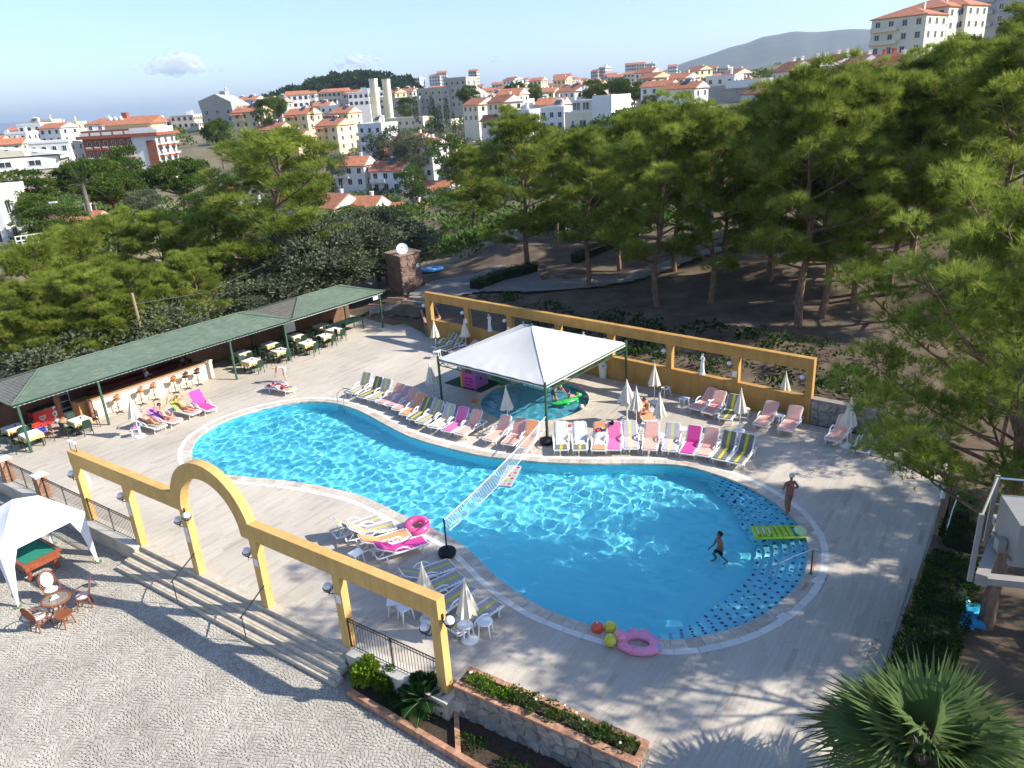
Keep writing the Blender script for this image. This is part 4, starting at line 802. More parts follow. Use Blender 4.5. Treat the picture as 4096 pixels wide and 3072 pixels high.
# --- rounded and other trees in the middle distance
MT = [('u', 330, 640, 125, 1.1, 'big rounded pine in front of the brown balcony hotel, left part'), ('u', 420, 700, 118, 1.0, 'rounded pine right of the palm below the hotel'), ('u', 700, 640, 135, 1.1, 'dense rounded pine at the lower right corner of the hotel'), ('u', 60, 690, 120, 1.0, 'rounded pine at the left edge above the white house'), ('u', 20, 770, 105, .9, 'small rounded pine at the left edge behind the white house'), ('u', 480, 590, 150, .8, 'rounded pine top in front of the hotel balconies'), ('u', 860, 480, 260, .8, 'dark rounded tree left of the grey slanted building'), ('b', 820, 770, 118, 1.1, 'green tree in front of the valley right of the rounded pine'), ('o', 560, 760, 115, 1.0, 'grey leafed tree below the hotel'), ('b', 200, 830, 98, 1.0, 'green tree beside the street lamp'), ('o', 1560, 520, 215, 1.2, 'grey-green tree right of the cream houses'), ('o', 1660, 540, 200, 1.3, 'second grey-green tree on the bank right of the cream houses'), ('b', 1780, 540, 190, 1.2, 'bushy tree on the bank above the valley houses'), ('b', 1210, 700, 140, 1.2, 'green tree left of the upper valley houses'), ('b', 1400, 820, 122, .9, 'green tree between the lower valley houses'), ('b', 1530, 830, 120, .9, 'green tree right of the lower valley houses'), ('o', 1100, 640, 175, 1.2, 'olive tree on the slope below the cream houses'), ('o', 1350, 620, 205, 1.1, 'olive tree on the slope right of the tallest cream house'), ('b', 1640, 660, 150, 1.0, 'green tree right of the middle valley house'), ('u', 1870, 345, 330, 1.0, 'rounded pine left of the white terrace houses'), ('u', 2060, 330, 330, 1.0, 'rounded pine between the white gabled houses'), ('u', 2130, 340, 320, .9, 'rounded pine in front of the white gabled houses'), ('u', 2330, 330, 300, 1.0, 'rounded pine left of the white cube house'), ('u', 2380, 322, 290, 1.1, 'rounded pine above the white cube house'), ('u', 2480, 315, 290, 1.1, 'large rounded pine right of the white cube house'), ('u', 2540, 330, 280, 1.0, 'rounded pine at the right of the white cube house group'), ('o', 2600, 380, 230, 1.0, 'bare grey tree right of the white cube house'), ('b', 1620, 395, 370, .9, 'green tree between the concrete blocks'), ('u', 1100, 385, 330, .8, 'dark tree behind the grey slanted building'), ('b', 1050, 400, 300, .8, 'dark tree right of the grey slanted building'), ('b', 2010, 560, 140, 1.0, 'green tree below the terrace houses'), ('b', 2150, 600, 110, 1.0, 'green tree behind the leaning pine')]
for i, (kd, x, yt, dd, w, lab) in enumerate(MT):
    top = AT(x, yt, dd); zz_ = tz(top.x, top.y); h = max(3.2, min(14, top.z-zz_)); lib = {'u': UMBR, 'b': BROADS, 'o': OLIVES}[kd]; wd_ = w*max(.7, min(1.6, {'u': 9, 'b': 7, 'o': 6}[kd]/h))
    put_tree({'u': 'rounded_pine', 'b': 'leafy_tree', 'o': 'olive_tree'}[kd], lib[i % len(lib)], (top.x, top.y, top.z-h), h, rt.uniform(0, 6.28), lab, wide=wd_)
# cypresses
def cypress(seed):
    rng = np.random.default_rng(seed); cl = [((rng.normal(0, .12), rng.normal(0, .12), z), (.75*math.sin(math.pi*min(1, .12+z/9.5))**.7+.1,)*2+(.7,)) for z in np.arange(.6, 8.6, .45)]
    P, D, T = clump_pts(cl, 150, rng, .6, 1.2); V = leafcards(P, D, .3, rng, .4, .3); cm = bulk('', V, np.arange(len(V)).reshape(-1, 4), CYPR, attr=np.repeat(T, 4)); w = MB(); w.cyl((0, 0, 0), .12, 1.2, 6); return w.mesh('cypress_trunk', BARKG), cm, 9.0
CY = [cypress(1), cypress(2)]
for i, (x, yt, dd, h) in enumerate([(1655, 365, 330, 13), (1720, 370, 320, 13), (1735, 400, 300, 12), (1755, 410, 300, 12), (1780, 375, 310, 12), (1715, 440, 290, 9), (1240, 400, 300, 8), (1810, 440, 300, 9)]):
    top = AT(x, yt, dd); put_tree('cypress_tree', CY[i % 2], (top.x, top.y, top.z-h), h, i, '%s dark cypress from the left in front of the concrete blocks' % ORD[[1, 3, 4, 5, 6, 2, 0, 7][i]], group='cypresses by the concrete blocks')
# scrub covering the slopes: one mass, nobody could count it
def scrub(name, pts, size, m, rng, label, r=(.8, 1.8), dens=34):
    cl = [((x, y, tz(x, y)+.3), (lambda a: (a, a, a*.75))(rng.uniform(*r))) for x, y in pts]; P, D, T = clump_pts(cl, dens, rng, .6, .4); V = leafcards(P, D, size, rng, .6); o = bulk(name, V, np.arange(len(V)).reshape(-1, 4), m, attr=np.repeat(T, 4)); stuff(o); return tag(o, label, 'scrub')
rng = np.random.default_rng(77)
pts = []
for _ in range(1500):
    x = rng.uniform(-100, 2700); d_ = rng.uniform(72, 260)**1; q = AT(x, 500, d_)
    pts.append((q.x, q.y))
scrub('hillside_scrub', pts, .55, BROAD, rng, 'low green scrub covering the slopes between houses', (.8, 2.2))
pts = [];
for _ in range(700):
    x = rng.uniform(900, 2300); d_ = rng.uniform(150, 330); q = AT(x, 500, d_); pts.append((q.x, q.y))
scrub('hillside_scrub', pts, .6, OLIVE, rng, 'dry grey-green scrub on the bank below the cream houses', (.8, 2.0))
pts = [];
for _ in range(900):
    x = rng.uniform(0, 4096); d_ = rng.uniform(330, 820); q = AT(x, 420, d_); pts.append((q.x, q.y))
scrub('hillside_scrub', pts, 1.2, BROAD, rng, 'distant green tree cover between the town houses', (1.8, 4), 9)
# wooded hill on the skyline
hill = ridge('wooded_hill', [(1000, 440), (1100, 405), (1180, 385), (1250, 360), (1330, 338), (1400, 318), (1450, 313), (1500, 322), (1560, 350), (1650, 380), (1760, 400), (1900, 410)], 780, 0, 260, GM2, 60, 12, .04)
cl = []
for _ in range(900):
    i = rng.integers(0, 60); r_ = rng.integers(2, 6); v = hill.data.vertices[int(r_*60+i)].co; a = rng.uniform(3.5, 6.5); cl.append(((v.x+rng.normal(0, 9), v.y+rng.normal(0, 9), v.z+1.5), (a, a, a*.8)))
P, D, T = clump_pts(cl, 3.2, rng, .7, .5); V = leafcards(P, D, 3.2, rng, .7); o = bulk('hilltop_wood', V, np.arange(len(V)).reshape(-1, 4), CYPR, attr=np.repeat(T, 4)); stuff(o); tag(o, 'dark pine wood covering the hilltop behind the town', 'woodland')
# undergrowth behind the ochre wall and under the park pines
rng = np.random.default_rng(5); pts = []
for _ in range(230):
    s_ = rng.uniform(-1, 30); o_ = -rng.uniform(1.2, 7.5)**1.0; q = WP(s_, o_)
    if s_ > 6 or o_ < -5: pts.append((q.x, q.y))
scrub('undergrowth', pts, .22, HEDGE, rng, 'dark ivy and low undergrowth behind the ochre wall', (.25, .65), 150)
# hedges
def hedge(name, path, w, h, label, m=HEDGE, seed=1, dens=420, cat='hedge', z=None):
    rng = np.random.default_rng(seed); P = []; D = []
    for a, b in zip(path, path[1:]):
        a, b = Vector(a), Vector(b); L_ = (b-a).length; u = (b-a).normalized(); v = Vector((-u.y, u.x, 0)); n = int(dens*L_*(w+2*h)); s_ = rng.uniform(0, L_, n); k = rng.random(n); t_ = w/(w+2*h)
        for i in range(n):
            if k[i] < t_: o_, zz_, d_ = rng.uniform(-w/2, w/2), h, Vector((0, 0, 1))
            else: sd = 1 if k[i] < t_+(1-t_)/2 else -1; o_, zz_, d_ = sd*w/2, rng.uniform(0, h), v*sd
            p = a+u*s_[i]+v*o_; bump = .07*math.sin(p.x*5+p.y*3)+.05*math.sin(p.y*7-p.x*2); p = p+d_*(bump+rng.normal(0, .035)); P.append((p.x, p.y, p.z+zz_)); D.append(d_)
    V = leafcards(np.array(P), np.array([tuple(d) for d in D])*.8+[0, 0, .3], .085, rng, .55, .5); t = thing(name, label, cat); bulk('leaves', V, np.arange(len(V)).reshape(-1, 4), m, t, attr=np.repeat(rng.random(len(P)), 4))
    mb = MB()
    for a, b in zip(path, path[1:]): mb.bar(Vector(a)+Vector((0, 0, h*.45)), Vector(b)+Vector((0, 0, h*.45)), w*.86, h*.84)
    mb.build('branches', mat('hedge_core', (.015, .022, .010), .95), t); return t
hedge('clipped_hedge', [(15.3, 22.35, -.1), (14.55, 21.15, -.1)], .9, .62, 'upper length of clipped dark hedge along the right deck edge', seed=3)
hedge('clipped_hedge', [(14.0, 20.4, -.1), (11.0, 16.5, -.1), (9.2, 14.2, -.1)], 1.25, .62, 'lower length of clipped dark hedge along the right deck edge', seed=4)
hedge('clipped_hedge', [(16.6, 24.3, -.1), (15.6, 22.8, -.1)], .5, .5, 'small bright green hedge end by the white rail', m=BROAD, seed=6)
p1, p2, p3 = base_at(1900, 1165), base_at(2000, 1125), base_at(2140, 1090); hedge('clipped_hedge', [p1, p2, p3], 1.0, .9, 'clipped hedge along the garden path', seed=7, dens=160)
p1, p2, p3 = base_at(2300, 1050), base_at(2420, 1000), base_at(2540, 960); hedge('clipped_hedge', [p1, p2, p3], 1.0, .8, 'clipped hedge farther along the garden path', seed=8, dens=130)
# planter shrubs
PA_, PB_, pdv_, pz = PLANT_TOP
rng = np.random.default_rng(3)
for i, (t0, t1) in enumerate([(.06, .30), (.32, .62), (.64, .95)]):
    cl = []
    for k in range(13): q = PA_.lerp(PB_, rng.uniform(t0, t1))+pdv_*rng.uniform(.3, .75); cl.append(((q.x, q.y, pz+rng.uniform(.05, .2)), (.2, .2, .16)))
    P, D, T = clump_pts(cl, 1900, rng, .4, .6); V = leafcards(P, D, .075, rng, .75); t = thing('planter_shrub', ['leafy flowering shrub at the post end of the stone planter', 'leafy flowering shrub in the middle of the stone planter', 'leafy flowering shrub at the free end of the stone planter'][i], 'shrub'); bulk('leaves', V, np.arange(len(V)).reshape(-1, 4), BROAD if i else foliage('fresh_leaves', (.06, .14, .012), (.17, .28, .03), .4, .1), t, attr=np.repeat(T, 4))
    for k in range(3): q = PA_.lerp(PB_, rng.uniform(t0, t1))+pdv_*rng.uniform(.2, .8); mb = MB(); mb.sphere((q.x, q.y, pz+.36), .035, 8, 5, (1, 1, .6)); mb.build('flower', PAPER, t)
# round lime bush, cycad, low bed plants
def ball_bush(loc, r, label, m, seed):
    rng = np.random.default_rng(seed); cl = [((0, 0, r*.85), (r, r, r*.9))]+[(tuple(np.array((math.cos(a)*r*.6, math.sin(a)*r*.6, r*rng.uniform(.6, 1.5)))), (r*.42,)*3) for a in np.arange(0, 6.2, .7)]
    P, D, T = clump_pts(cl, 2600/max(r, .3), rng, .75, .2); V = leafcards(P, D, .085, rng, .8, .7); t = thing('round_bush', label, 'bush', loc); bulk('leaves', V, np.arange(len(V)).reshape(-1, 4), m, t, attr=np.repeat(T, 4)); mb = MB(); mb.cyl((0, 0, 0), .05, r, 6); mb.build('stem', BARKG, t)
ball_bush((-4.72, 17.28, PLAZA_Z+.05), .42, 'round lime green bush at the right end of the steps', BUSHY, 4)
ball_bush((-4.15, 17.1, PLAZA_Z+.05), .36, 'darker round bush just behind the lime green bush', foliage('mid_bush_leaves', (.05, .11, .012), (.16, .27, .03), .4, .05), 5)
DEAD = foliage('dead_palm_leaves', (.16, .12, .06), (.30, .24, .13), .3, .1)
def frond_plant(name, label, loc, nfr, L_, seed, m, petiole, fan, lean0=.2, lean1=1.35, trunk_h=.3, leaflets=22, cat='palm', tr=.14):
    """palm-like plant: every frond is a part. fan = palmate leaf, else feather leaf"""
    rng = np.random.default_rng(seed); rd = random.Random(seed); t = thing(name, label, cat, loc)
    mb = MB(); mb.tube([(0, 0, -.1), (0, 0, trunk_h*.5), (0, 0, trunk_h)], [tr*1.2, tr, tr*.9], 9); mb.build('trunk', BARKG, t)
    for i in range(nfr):
        az = i*2.39996+rd.uniform(-.25, .25); el = lean1-(lean1-lean0)*((i+.5)/nfr)**.8+rd.uniform(-.1, .1); el = math.pi/2-el
        d = Vector((math.cos(az)*math.cos(el), math.sin(az)*math.cos(el), math.sin(el))); sd = Vector((-math.sin(az), math.cos(az), 0)); up = sd.cross(d)*-1; up = up if up.z > 0 else -up
        b0 = Vector((0, 0, trunk_h-.05)); mb = MB(); V = []
        if fan:
            pl_ = petiole*rd.uniform(.8, 1.15); c = b0+d*pl_+Vector((0, 0, -.08*pl_)); mb.cur = 1; mb.tube([b0, b0+d*pl_*.5+Vector((0, 0, .03)), c], [.022, .016, .012], 5); mb.cur = 0
            fd = (d+Vector((0, 0, -.35))).normalized(); fs = sd; fu = fs.cross(fd); fu = fu if fu.z > 0 else -fu; n = leaflets
            for k in range(n):
                a = R(-118+236*k/(n-1)); a2 = R(236/(n-1)*.5); ll = L_*(1-.22*abs(a)/2.05)*rd.uniform(.9, 1.08); r1 = .56*ll
                def pt(r_, an, dz=0): return c+fd*(r_*math.cos(an))+fs*(r_*math.sin(an))+fu*dz
                fold = .018 if k % 2 else -.006; droop = -.16*ll*rd.uniform(.2, 2.0)
                mb.add([c, pt(r1, a-a2, .10*abs(math.sin(a))*L_*.4), pt(r1*1.02, a, fold+.10*abs(math.sin(a))*L_*.4), pt(r1, a+a2, .10*abs(math.sin(a))*L_*.4), pt(ll, a+rd.uniform(-.03, .03), droop+.10*abs(math.sin(a))*L_*.4)], [(0, 1, 2), (0, 2, 3), (1, 4, 2), (2, 4, 3)])
        else:
            pts_ = [b0+d*(L_*u)+Vector((0, 0, -L_*.42*u*u*math.cos(el))) for u in np.linspace(0, 1, 8)]; mb.cur = 1; mb.tube(pts_, [.018*(1-u*.8) for u in np.linspace(0, 1, 8)], 4); mb.cur = 0
            for k in range(leaflets):
                u = .14+.84*k/(leaflets-1); f_ = u*7; j = min(6, int(f_)); p = pts_[j].lerp(pts_[j+1], f_-j); tg = (pts_[j+1]-pts_[j]).normalized(); ll = L_*.34*math.sin(math.pi*min(1, u*.86+.12))
                for s_ in (-1, 1): q = p+(sd*s_*.86+tg*.5+Vector((0, 0, .12))).normalized()*ll; w_ = tg*.016*(1+L_*.3); mb.add([p-w_, p+w_, q], [(0, 1, 2)])
        mb.build('frond', [DEAD if fan and i < 4 else m, BARKG], t, recalc=False)
    return t
FAN = foliage('fan_palm_leaves', (.12, .18, .06), (.40, .46, .19), .42, .05); CYC = foliage('cycad_leaves', (.015, .05, .012), (.05, .11, .025), .2, .05)
pc = G(3700, 2975, 2.2)
frond_plant('fan_palm', 'large fan palm with spreading leaves in the lower right corner', (pc.x, pc.y, -.1), 27, 1.5, 9, FAN, 1.1, True, .15, 1.6, 1.7, 38)
frond_plant('cycad_palm', 'small dark cycad palm in the brick bed', (-2.95, 16.25, PLAZA_Z+.05), 34, .95, 4, CYC, .2, False, .15, 1.45, .35, 26)
DP = foliage('date_palm_leaves', (.04, .07, .02), (.13, .17, .05), .3, .1)
for x, y, dd, h, lab in ((330, 740, 112, 7, 'date palm in front of the rounded pines below the hotel'), (1240, 600, 225, 6, 'small date palm beside the tallest cream house'), (1180, 700, 160, 4, 'small palm at the edge of the valley slope')):
    q = AT(x, y, dd); frond_plant('date_palm', lab, (q.x, q.y, q.z-h), 26, 2.9, int(x), DP, .2, False, .2, 1.9, h, 18, tr=.3)
rng = np.random.default_rng(8); cl = [((rng.uniform(-4.4, -2.6), 0, PLAZA_Z+.15), (.2, .2, .14)) for _ in range(16)]; cl = [((x, 16.9-(x+4.4)*.62+rng.uniform(-.35, .35), z), r_) for (x, _, z), r_ in cl]+[((rng.uniform(-1.9, 1.6), 0, PLAZA_Z+.15), (.25, .25, .15)) for _ in range(14)]; cl = [((x, (y or 15.0-(x+1.9)*.72)+rng.uniform(-.2, .2) if y == 0 else y, z), r_) for (x, y, z), r_ in cl]
P, D, T = clump_pts(cl, 1200, rng, .4, .6); V = leafcards(P, D, .08, rng, .6); o = bulk('bed_plants', V, np.arange(len(V)).reshape(-1, 4), HEDGE, attr=np.repeat(T, 4)); stuff(o); tag(o, 'low dark green ground cover in the brick bed', 'ground cover')
# ================================================================ POOL BAR
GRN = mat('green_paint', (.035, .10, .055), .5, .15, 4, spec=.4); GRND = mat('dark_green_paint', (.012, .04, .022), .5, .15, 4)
def shingmat(name, c0, c1):
    m, nt, p = nodes(name); L = nt.links.new; at = N(nt, 'ShaderNodeAttribute', attribute_name='tint'); geo = N(nt, 'ShaderNodeNewGeometry'); no = N(nt, 'ShaderNodeTexNoise', inp={'Scale': .6, 'Detail': 6.0}); L(geo.outputs['Position'], no.inputs['Vector'])
    a = N(nt, 'ShaderNodeMath', operation='MULTIPLY_ADD', inp={1: .6}); b = N(nt, 'ShaderNodeMath', operation='MULTIPLY_ADD', inp={1: 1.0, 2: -.3}); L(at.outputs['Fac'], a.inputs[0]); L(no.outputs[0], b.inputs[0]); L(b.outputs[0], a.inputs[2])
    mx = N(nt, 'ShaderNodeMix', data_type='RGBA'); mx.clamp_factor = True; mx.inputs[6].default_value = (*c0, 1); mx.inputs[7].default_value = (*c1, 1); L(a.outputs[0], mx.inputs[0]); L(mx.outputs[2], p.inputs['Base Color']); p.inputs['Roughness'].default_value = .85; return m
SHG = shingmat('green_shingle', (.085, .125, .082), (.145, .19, .135)); SHGR = shingmat('grey_green_shingle', (.13, .13, .105), (.19, .185, .145))
def hip_roof(s0, s1, o0, w, h, z0, label, mf, ml, rust=False):
    t = thing('shingle_roof', label, 'roof', BP(s0, o0, z0), RZB)
    Lr = s1-s0; q = lambda x, y, z: Vector((x, y, z))       # local x along the bar, local y away from the pool
    E = [q(0, 0, 0), q(Lr, 0, 0), q(Lr, w, 0), q(0, w, 0)]; Rg = [q(w/2, w/2, h), q(Lr-w/2, w/2, h)]
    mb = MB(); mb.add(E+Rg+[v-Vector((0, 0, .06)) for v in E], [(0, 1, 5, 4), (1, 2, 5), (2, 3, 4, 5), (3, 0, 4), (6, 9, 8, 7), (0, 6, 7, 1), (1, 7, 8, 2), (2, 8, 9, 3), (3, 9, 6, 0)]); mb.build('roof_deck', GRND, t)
    for nm, a, b, tri, m in (('front_shingles', E[0], E[1], [E[0], E[1], Rg[1], Rg[0]], mf), ('left_shingles', E[3], E[0], [E[3], E[0], Rg[0]], ml), ('right_shingles', E[1], E[2], [E[1], E[2], Rg[1]], mf), ('rear_shingles', E[2], E[3], [E[2], E[3], Rg[0], Rg[1]], mf)):
        u = (b-a).normalized(); nrm_ = (tri[1]-tri[0]).cross(tri[2]-tri[0]).normalized(); nrm_ = nrm_ if nrm_.z > 0 else -nrm_; v = nrm_.cross(u); v = v if v.z > 0 else -v; sl = math.hypot(w/2, h); Lf = (b-a).length; V = []; T = []; P2 = [((p-a).dot(u), (p-a).dot(v)) for p in tri]; nr_ = int(sl/.16)
        for r_ in range(nr_+1):
            y0, y1 = r_*.16, min(r_*.16+.19, sl); tt = min(1, y0/sl); x0, x1 = tt*w/2, Lf-tt*w/2; x = x0-random.random()*.3
            while x < x1:
                xa, xb = max(x, x0-.01), min(x+.318, x1+.01); x += .32
                if xb-xa < .04: continue
                lift = .018+.006*random.random(); pts_ = [a+u*xa+v*(y0-.015)+nrm_*lift, a+u*xb+v*(y0-.015)+nrm_*lift, a+u*xb+v*y1+nrm_*.006, a+u*xa+v*y1+nrm_*.006, a+u*xb+v*(y0-.015)+nrm_*.001, a+u*xa+v*(y0-.015)+nrm_*.001]
                V += [tuple(p) for p in pts_]; T += [random.random()]*6
        k = len(V)//6; F = np.concatenate([np.array([(0, 1, 2, 3), (5, 4, 1, 0)])+i*6 for i in range(k)]); stuff(bulk(nm, V, F, m, t, attr=T))
    for a, b in ((E[0], Rg[0]), (Rg[0], Rg[1]), (Rg[1], E[1]), (E[3], Rg[0]), (E[2], Rg[1])): mb = MB(); mb.tube([a+Vector((0, 0, .03)), b+Vector((0, 0, .03))], .045, 6); mb.build('ridge_cap', mf, t)
    mb = MB(); n = int(Lr/.22); pts_ = []
    for i in range(n*2+1): pts_.append((Lr*i/(2*n), -.02, -.03-.045*(i % 2)))
    for i in range(n*2): a, b = pts_[i], pts_[i+1]; mb.add([(a[0], -.02, .02), (b[0], -.02, .02), b, a, (a[0], .01, .02), (b[0], .01, .02), (b[0], .01, b[2]), (a[0], .01, a[2])], [(0, 1, 2, 3), (7, 6, 5, 4), (3, 2, 6, 7)])
    mb.build('eave_trim', GRND, t); return t
RUST = shingmat('rusty_shingle', (.16, .15, .11), (.23, .20, .14))
hip_roof(-.3, 16.2, .15, 4.7, .72, 2.62, 'long green shingled roof over the pool bar counter', SHG, mat('x', (.1, .1, .1)) if False else SHGR)
hip_roof(16.22, 24.3, .12, 4.65, .66, 2.62, 'second darker green shingled roof over the dining tables', SHG, RUST)
t = thing('bar_pavilion', 'green posts and eave beam carrying the bar roofs', 'pavilion frame', BA, RZB)
for s_ in (0, 3.85, 11.65, 15.58, 23.82): mb = MB(); mb.box((s_, 0, 1.26), (.10, .10, 2.52)); mb.build('post', GRN, t)
for s_ in (-.05, 5.5, 11, 16, 24): mb = MB(); mb.box((s_, 4.25, 1.26), (.12, .12, 2.52)); mb.build('post', GRN, t)
mb = MB(); mb.box((11.95, 0, 2.545), (24.4, .09, .08)); mb.build('eave_beam', GRN, t); mb = MB(); mb.box((11.95, -.06, 2.50), (24.3, .025, .03)); mb.build('light_strip', mat('aluminium', (.62, .62, .6), .4, .05, 5), t)
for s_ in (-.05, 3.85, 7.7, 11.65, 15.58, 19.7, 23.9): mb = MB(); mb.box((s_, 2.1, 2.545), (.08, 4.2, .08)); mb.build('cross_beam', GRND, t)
BRN = mat('bar_back_wall', (.16, .085, .05), .9, .3, 2.5, .2, 20); WOOD = mat('varnished_wood', (.33, .15, .06), .45, .3, 4, col2=(.48, .25, .11), stretch=(1, 6, 6), spec=.5); CRM = mat('cream_plaster', (.66, .57, .44), .8, .06, 2, .1, 30)
t = thing('bar_building', 'dark brown rear wall of the pool bar under the roof', 'wall', BA, RZB); mb = MB(); mb.box((7.5, 4.35, 1.24), (16.4, .15, 2.48)); mb.build('rear_wall', BRN, t); mb = MB(); mb.box((20.1, 4.35, .6), (8.6, .15, 1.2)); mb.build('low_rear_wall', BRN, t)
for i in range(3): mb = MB(); mb.box((7.6, 4.1, 1.2+.42*i), (5.6, .28, .04)); mb.build('shelf', WOOD, t)
mb = MB(); mb.box((7.8, 3.7, .5), (6.2, .6, 1.0)); mb.build('back_counter', mat('dark_red_panel', (.20, .03, .025), .5, .2, 3), t)
BOT = [mat('bottle_green', (.02, .08, .03), .15, .1, 5, spec=.6), mat('bottle_amber', (.12, .045, .012), .15, .1, 5, spec=.6), mat('bottle_clear', (.4, .42, .42), .1, .1, 5, spec=.6)]
bm_ = []
for m in BOT: mb = MB(); mb.lathe([(0, 0), (.036, 0), (.036, .17), (.014, .23), (.013, .29), (0, .29)], 8); bm_.append(mb.mesh('bottle', m, smooth=True))
for i in range(27):
    o = link('bottle', bm_[i % 3]); p = BP(5.1+.19*(i % 27), -4.0, 1.225); o.location = p; tag(o, '%s bottle from the left on the bar shelf' % ORD[i], 'bottle', 'bottles on the bar shelf')
# counter
t = thing('bar_counter', 'long cream bar counter with wooden top in the sun', 'counter', BA, RZB)
mb = MB(); mb.box((7.45, 1.78, .54), (7.0, .20, 1.08)); mb.build('front_panel', CRM, t); mb = MB(); mb.box((10.92, 2.5, .54), (.22, 1.6, 1.08)); mb.build('side_panel', CRM, t); mb = MB(); mb.box((10.98, 1.76, .56), (.34, .34, 1.12)); mb.build('corner_pier', CRM, t)
mb = MB(); mb.box((7.4, 1.92, 1.105), (7.1, .62, .05)); mb.build('worktop', WOOD, t); mb = MB(); mb.box((7.4, 1.66, .98), (6.9, .03, .02)); mb.build('groove', mat('groove_dark', (.1, .1, .1)), t)
mb = MB(); mb.box((10.98, 1.76, 1.15), (.42, .42, .06)); mb.build('pier_cap', CRM, t)
for k, s_ in enumerate((3.85,)): mb = MB(); mb.cyl((s_+.1, 1.9, 0), .15, 1.1, 14); mb.build('end_post', mat('terracotta', (.5, .24, .14), .8, .15, 4), t)
LEA = mat('tan_leather', (.40, .17, .055), .5, .2, 6, spec=.4); LEAD = mat('dark_leather', (.09, .03, .02), .45, .2, 6, spec=.4)
def bar_stool(m):
    t = thing('bar_stool', 'x', 'bar stool'); mb = MB(); mb.lathe([(0, .74), (.17, .74), (.20, .76), (.20, .80), (.15, .82), (0, .825)], 14); mb.build('seat', m, t, smooth=True)
    mb = MB(); mb.slab([(.19*math.cos(a), .19*math.sin(a), z) for a, z in [(x, .93+.0*x) for x in np.linspace(2.0, 4.28, 9)]]+[(.21*math.cos(a), .21*math.sin(a), 1.16-.12*abs(a-3.14)) for a in np.linspace(4.28, 2.0, 9)], Vector((-.03, 0, 0))); mb.tube([(-.17, .06, .80), (-.20, .06, .95)], .012, 5); mb.tube([(-.17, -.06, .80), (-.20, -.06, .95)], .012, 5); mb.build('backrest', m, t)
    mb = MB(); mb.cyl((0, 0, .03), .022, .72, 8); mb.build('pole', IRON, t); mb = MB(); mb.torus((0, 0, .32), .19, .011, 18, 5); mb.tube([(-.19, 0, .32), (.19, 0, .32)], .008, 5); mb.tube([(0, -.19, .32), (0, .19, .32)], .008, 5); mb.build('footrest', IRON, t)
    for k in range(4): mb = MB(); a = k*math.pi/2+.5; mb.bar((0, 0, .045), (.26*math.cos(a), .26*math.sin(a), .018), .04, .03); mb.build('foot', IRON, t)
    return t
st1 = bar_stool(LEA); st2 = bar_stool(LEAD); u1 = u2 = False
for i, (s_, dk) in enumerate(((5.04, 0), (6.36, 0), (7.14, 0), (8.40, 0), (9.13, 1), (9.88, 1))):
    src = st2 if dk else st1; loc = BP(s_, -1.27); rz = RZB+(math.pi/2)+random.uniform(-.4, .4) if not dk else RZB+math.pi/2
    rz = RZB-math.pi/2+random.uniform(-.3, .3)*(0 if dk else 1)+math.pi; lab = '%s bar stool from the left, with %s seat, at the counter' % (ORD[i], 'dark brown' if dk else 'tan leather')
    if (dk and not u2) or (not dk and not u1):
        src.location = loc; src.rotation_euler = (0, 0, rz); src['label'] = lab; src['group'] = 'bar stools'
        if dk: u2 = True
        else: u1 = True
    else: dup(src, loc, rz, lab, 'bar stools')
# ice cream freezer, drinks fridge, cardboard box, column
FRED = mat('freezer_red', (.62, .015, .02), .35, .06, 3, spec=.5); FWH = mat('freezer_white', (.80, .80, .80), .35, .04, 4, spec=.5); GLS = mat('dark_glass', (.02, .03, .035), .08, .2, 3, spec=.7)
t = thing('ice_cream_freezer', 'red and white ice cream chest freezer under the bar roof', 'freezer', BP(1.55, -2.95), RZB+.08)
mb = MB(); mb.box((.55, .35, .47), (1.35, .62, .86)); mb.build('cabinet', FRED, t); mb = MB(); mb.slab([(.72, .031, .06), (1.222, .031, .06), (1.222, .031, .89), (.86, .031, .89), (.98, .031, .70), (.80, .031, .55), (.92, .031, .36)], Vector((0, -.006, 0))); mb.build('white_panel', FWH, t)
mb = MB(); mb.box((.55, .35, .93), (1.37, .64, .06)); mb.build('glass_lid', GLS, t)
for (x, z, r_, m) in ((1.05, .74, .10, FRED), (1.03, .30, .09, FRED), (.93, .50, .07, GLS), (1.15, .16, .06, FRED)): mb = MB(); mb.tube([(x, .026, z), (x, .020, z)], r_, 12); mb.build('picture_spot', m, t)
# heart-shaped double line mark
def heart(k, n=40): return [(k*(16*math.sin(a)**3)/16, k*(13*math.cos(a)-5*math.cos(2*a)-2*math.cos(3*a)-math.cos(4*a))/16) for a in np.linspace(0, 2*math.pi, n)]
for k, w_ in ((.17, .016), (.10, .014)): mb = MB(); mb.tube([(.30+x, .028, .52+z) for x, z in heart(k)], w_, 5); mb.build('heart_logo', FWH, t)
textmesh('ALGIDA', .11, FWH, 'lettering', t, (.30, .030, .24), (math.pi/2, 0, 0))
t = thing('drinks_fridge', 'tall glass door drinks fridge beside the bar', 'fridge', BP(2.95, -3.5), RZB)
mb = MB(); mb.box((.32, .36, .95), (.62, .6, 1.9)); mb.build('cabinet', FWH, t); mb = MB(); mb.box((.32, .05, .9), (.52, .03, 1.35)); d_ = mb.build('glass_door', GLS, t); mb = MB(); mb.box((.60, .02, .95), (.02, .03, .5)); mb.build('handle', mat('aluminium', (.6, .6, .6)), d_)
mb = MB(); mb.box((.32, .05, 1.74), (.56, .03, .24)); mb.build('header', FWH, t)
for z in (.45, .85, 1.25): mb = MB(); mb.box((.32, .03, z), (.5, .012, .02)); mb.build('shelf', FWH, d_)
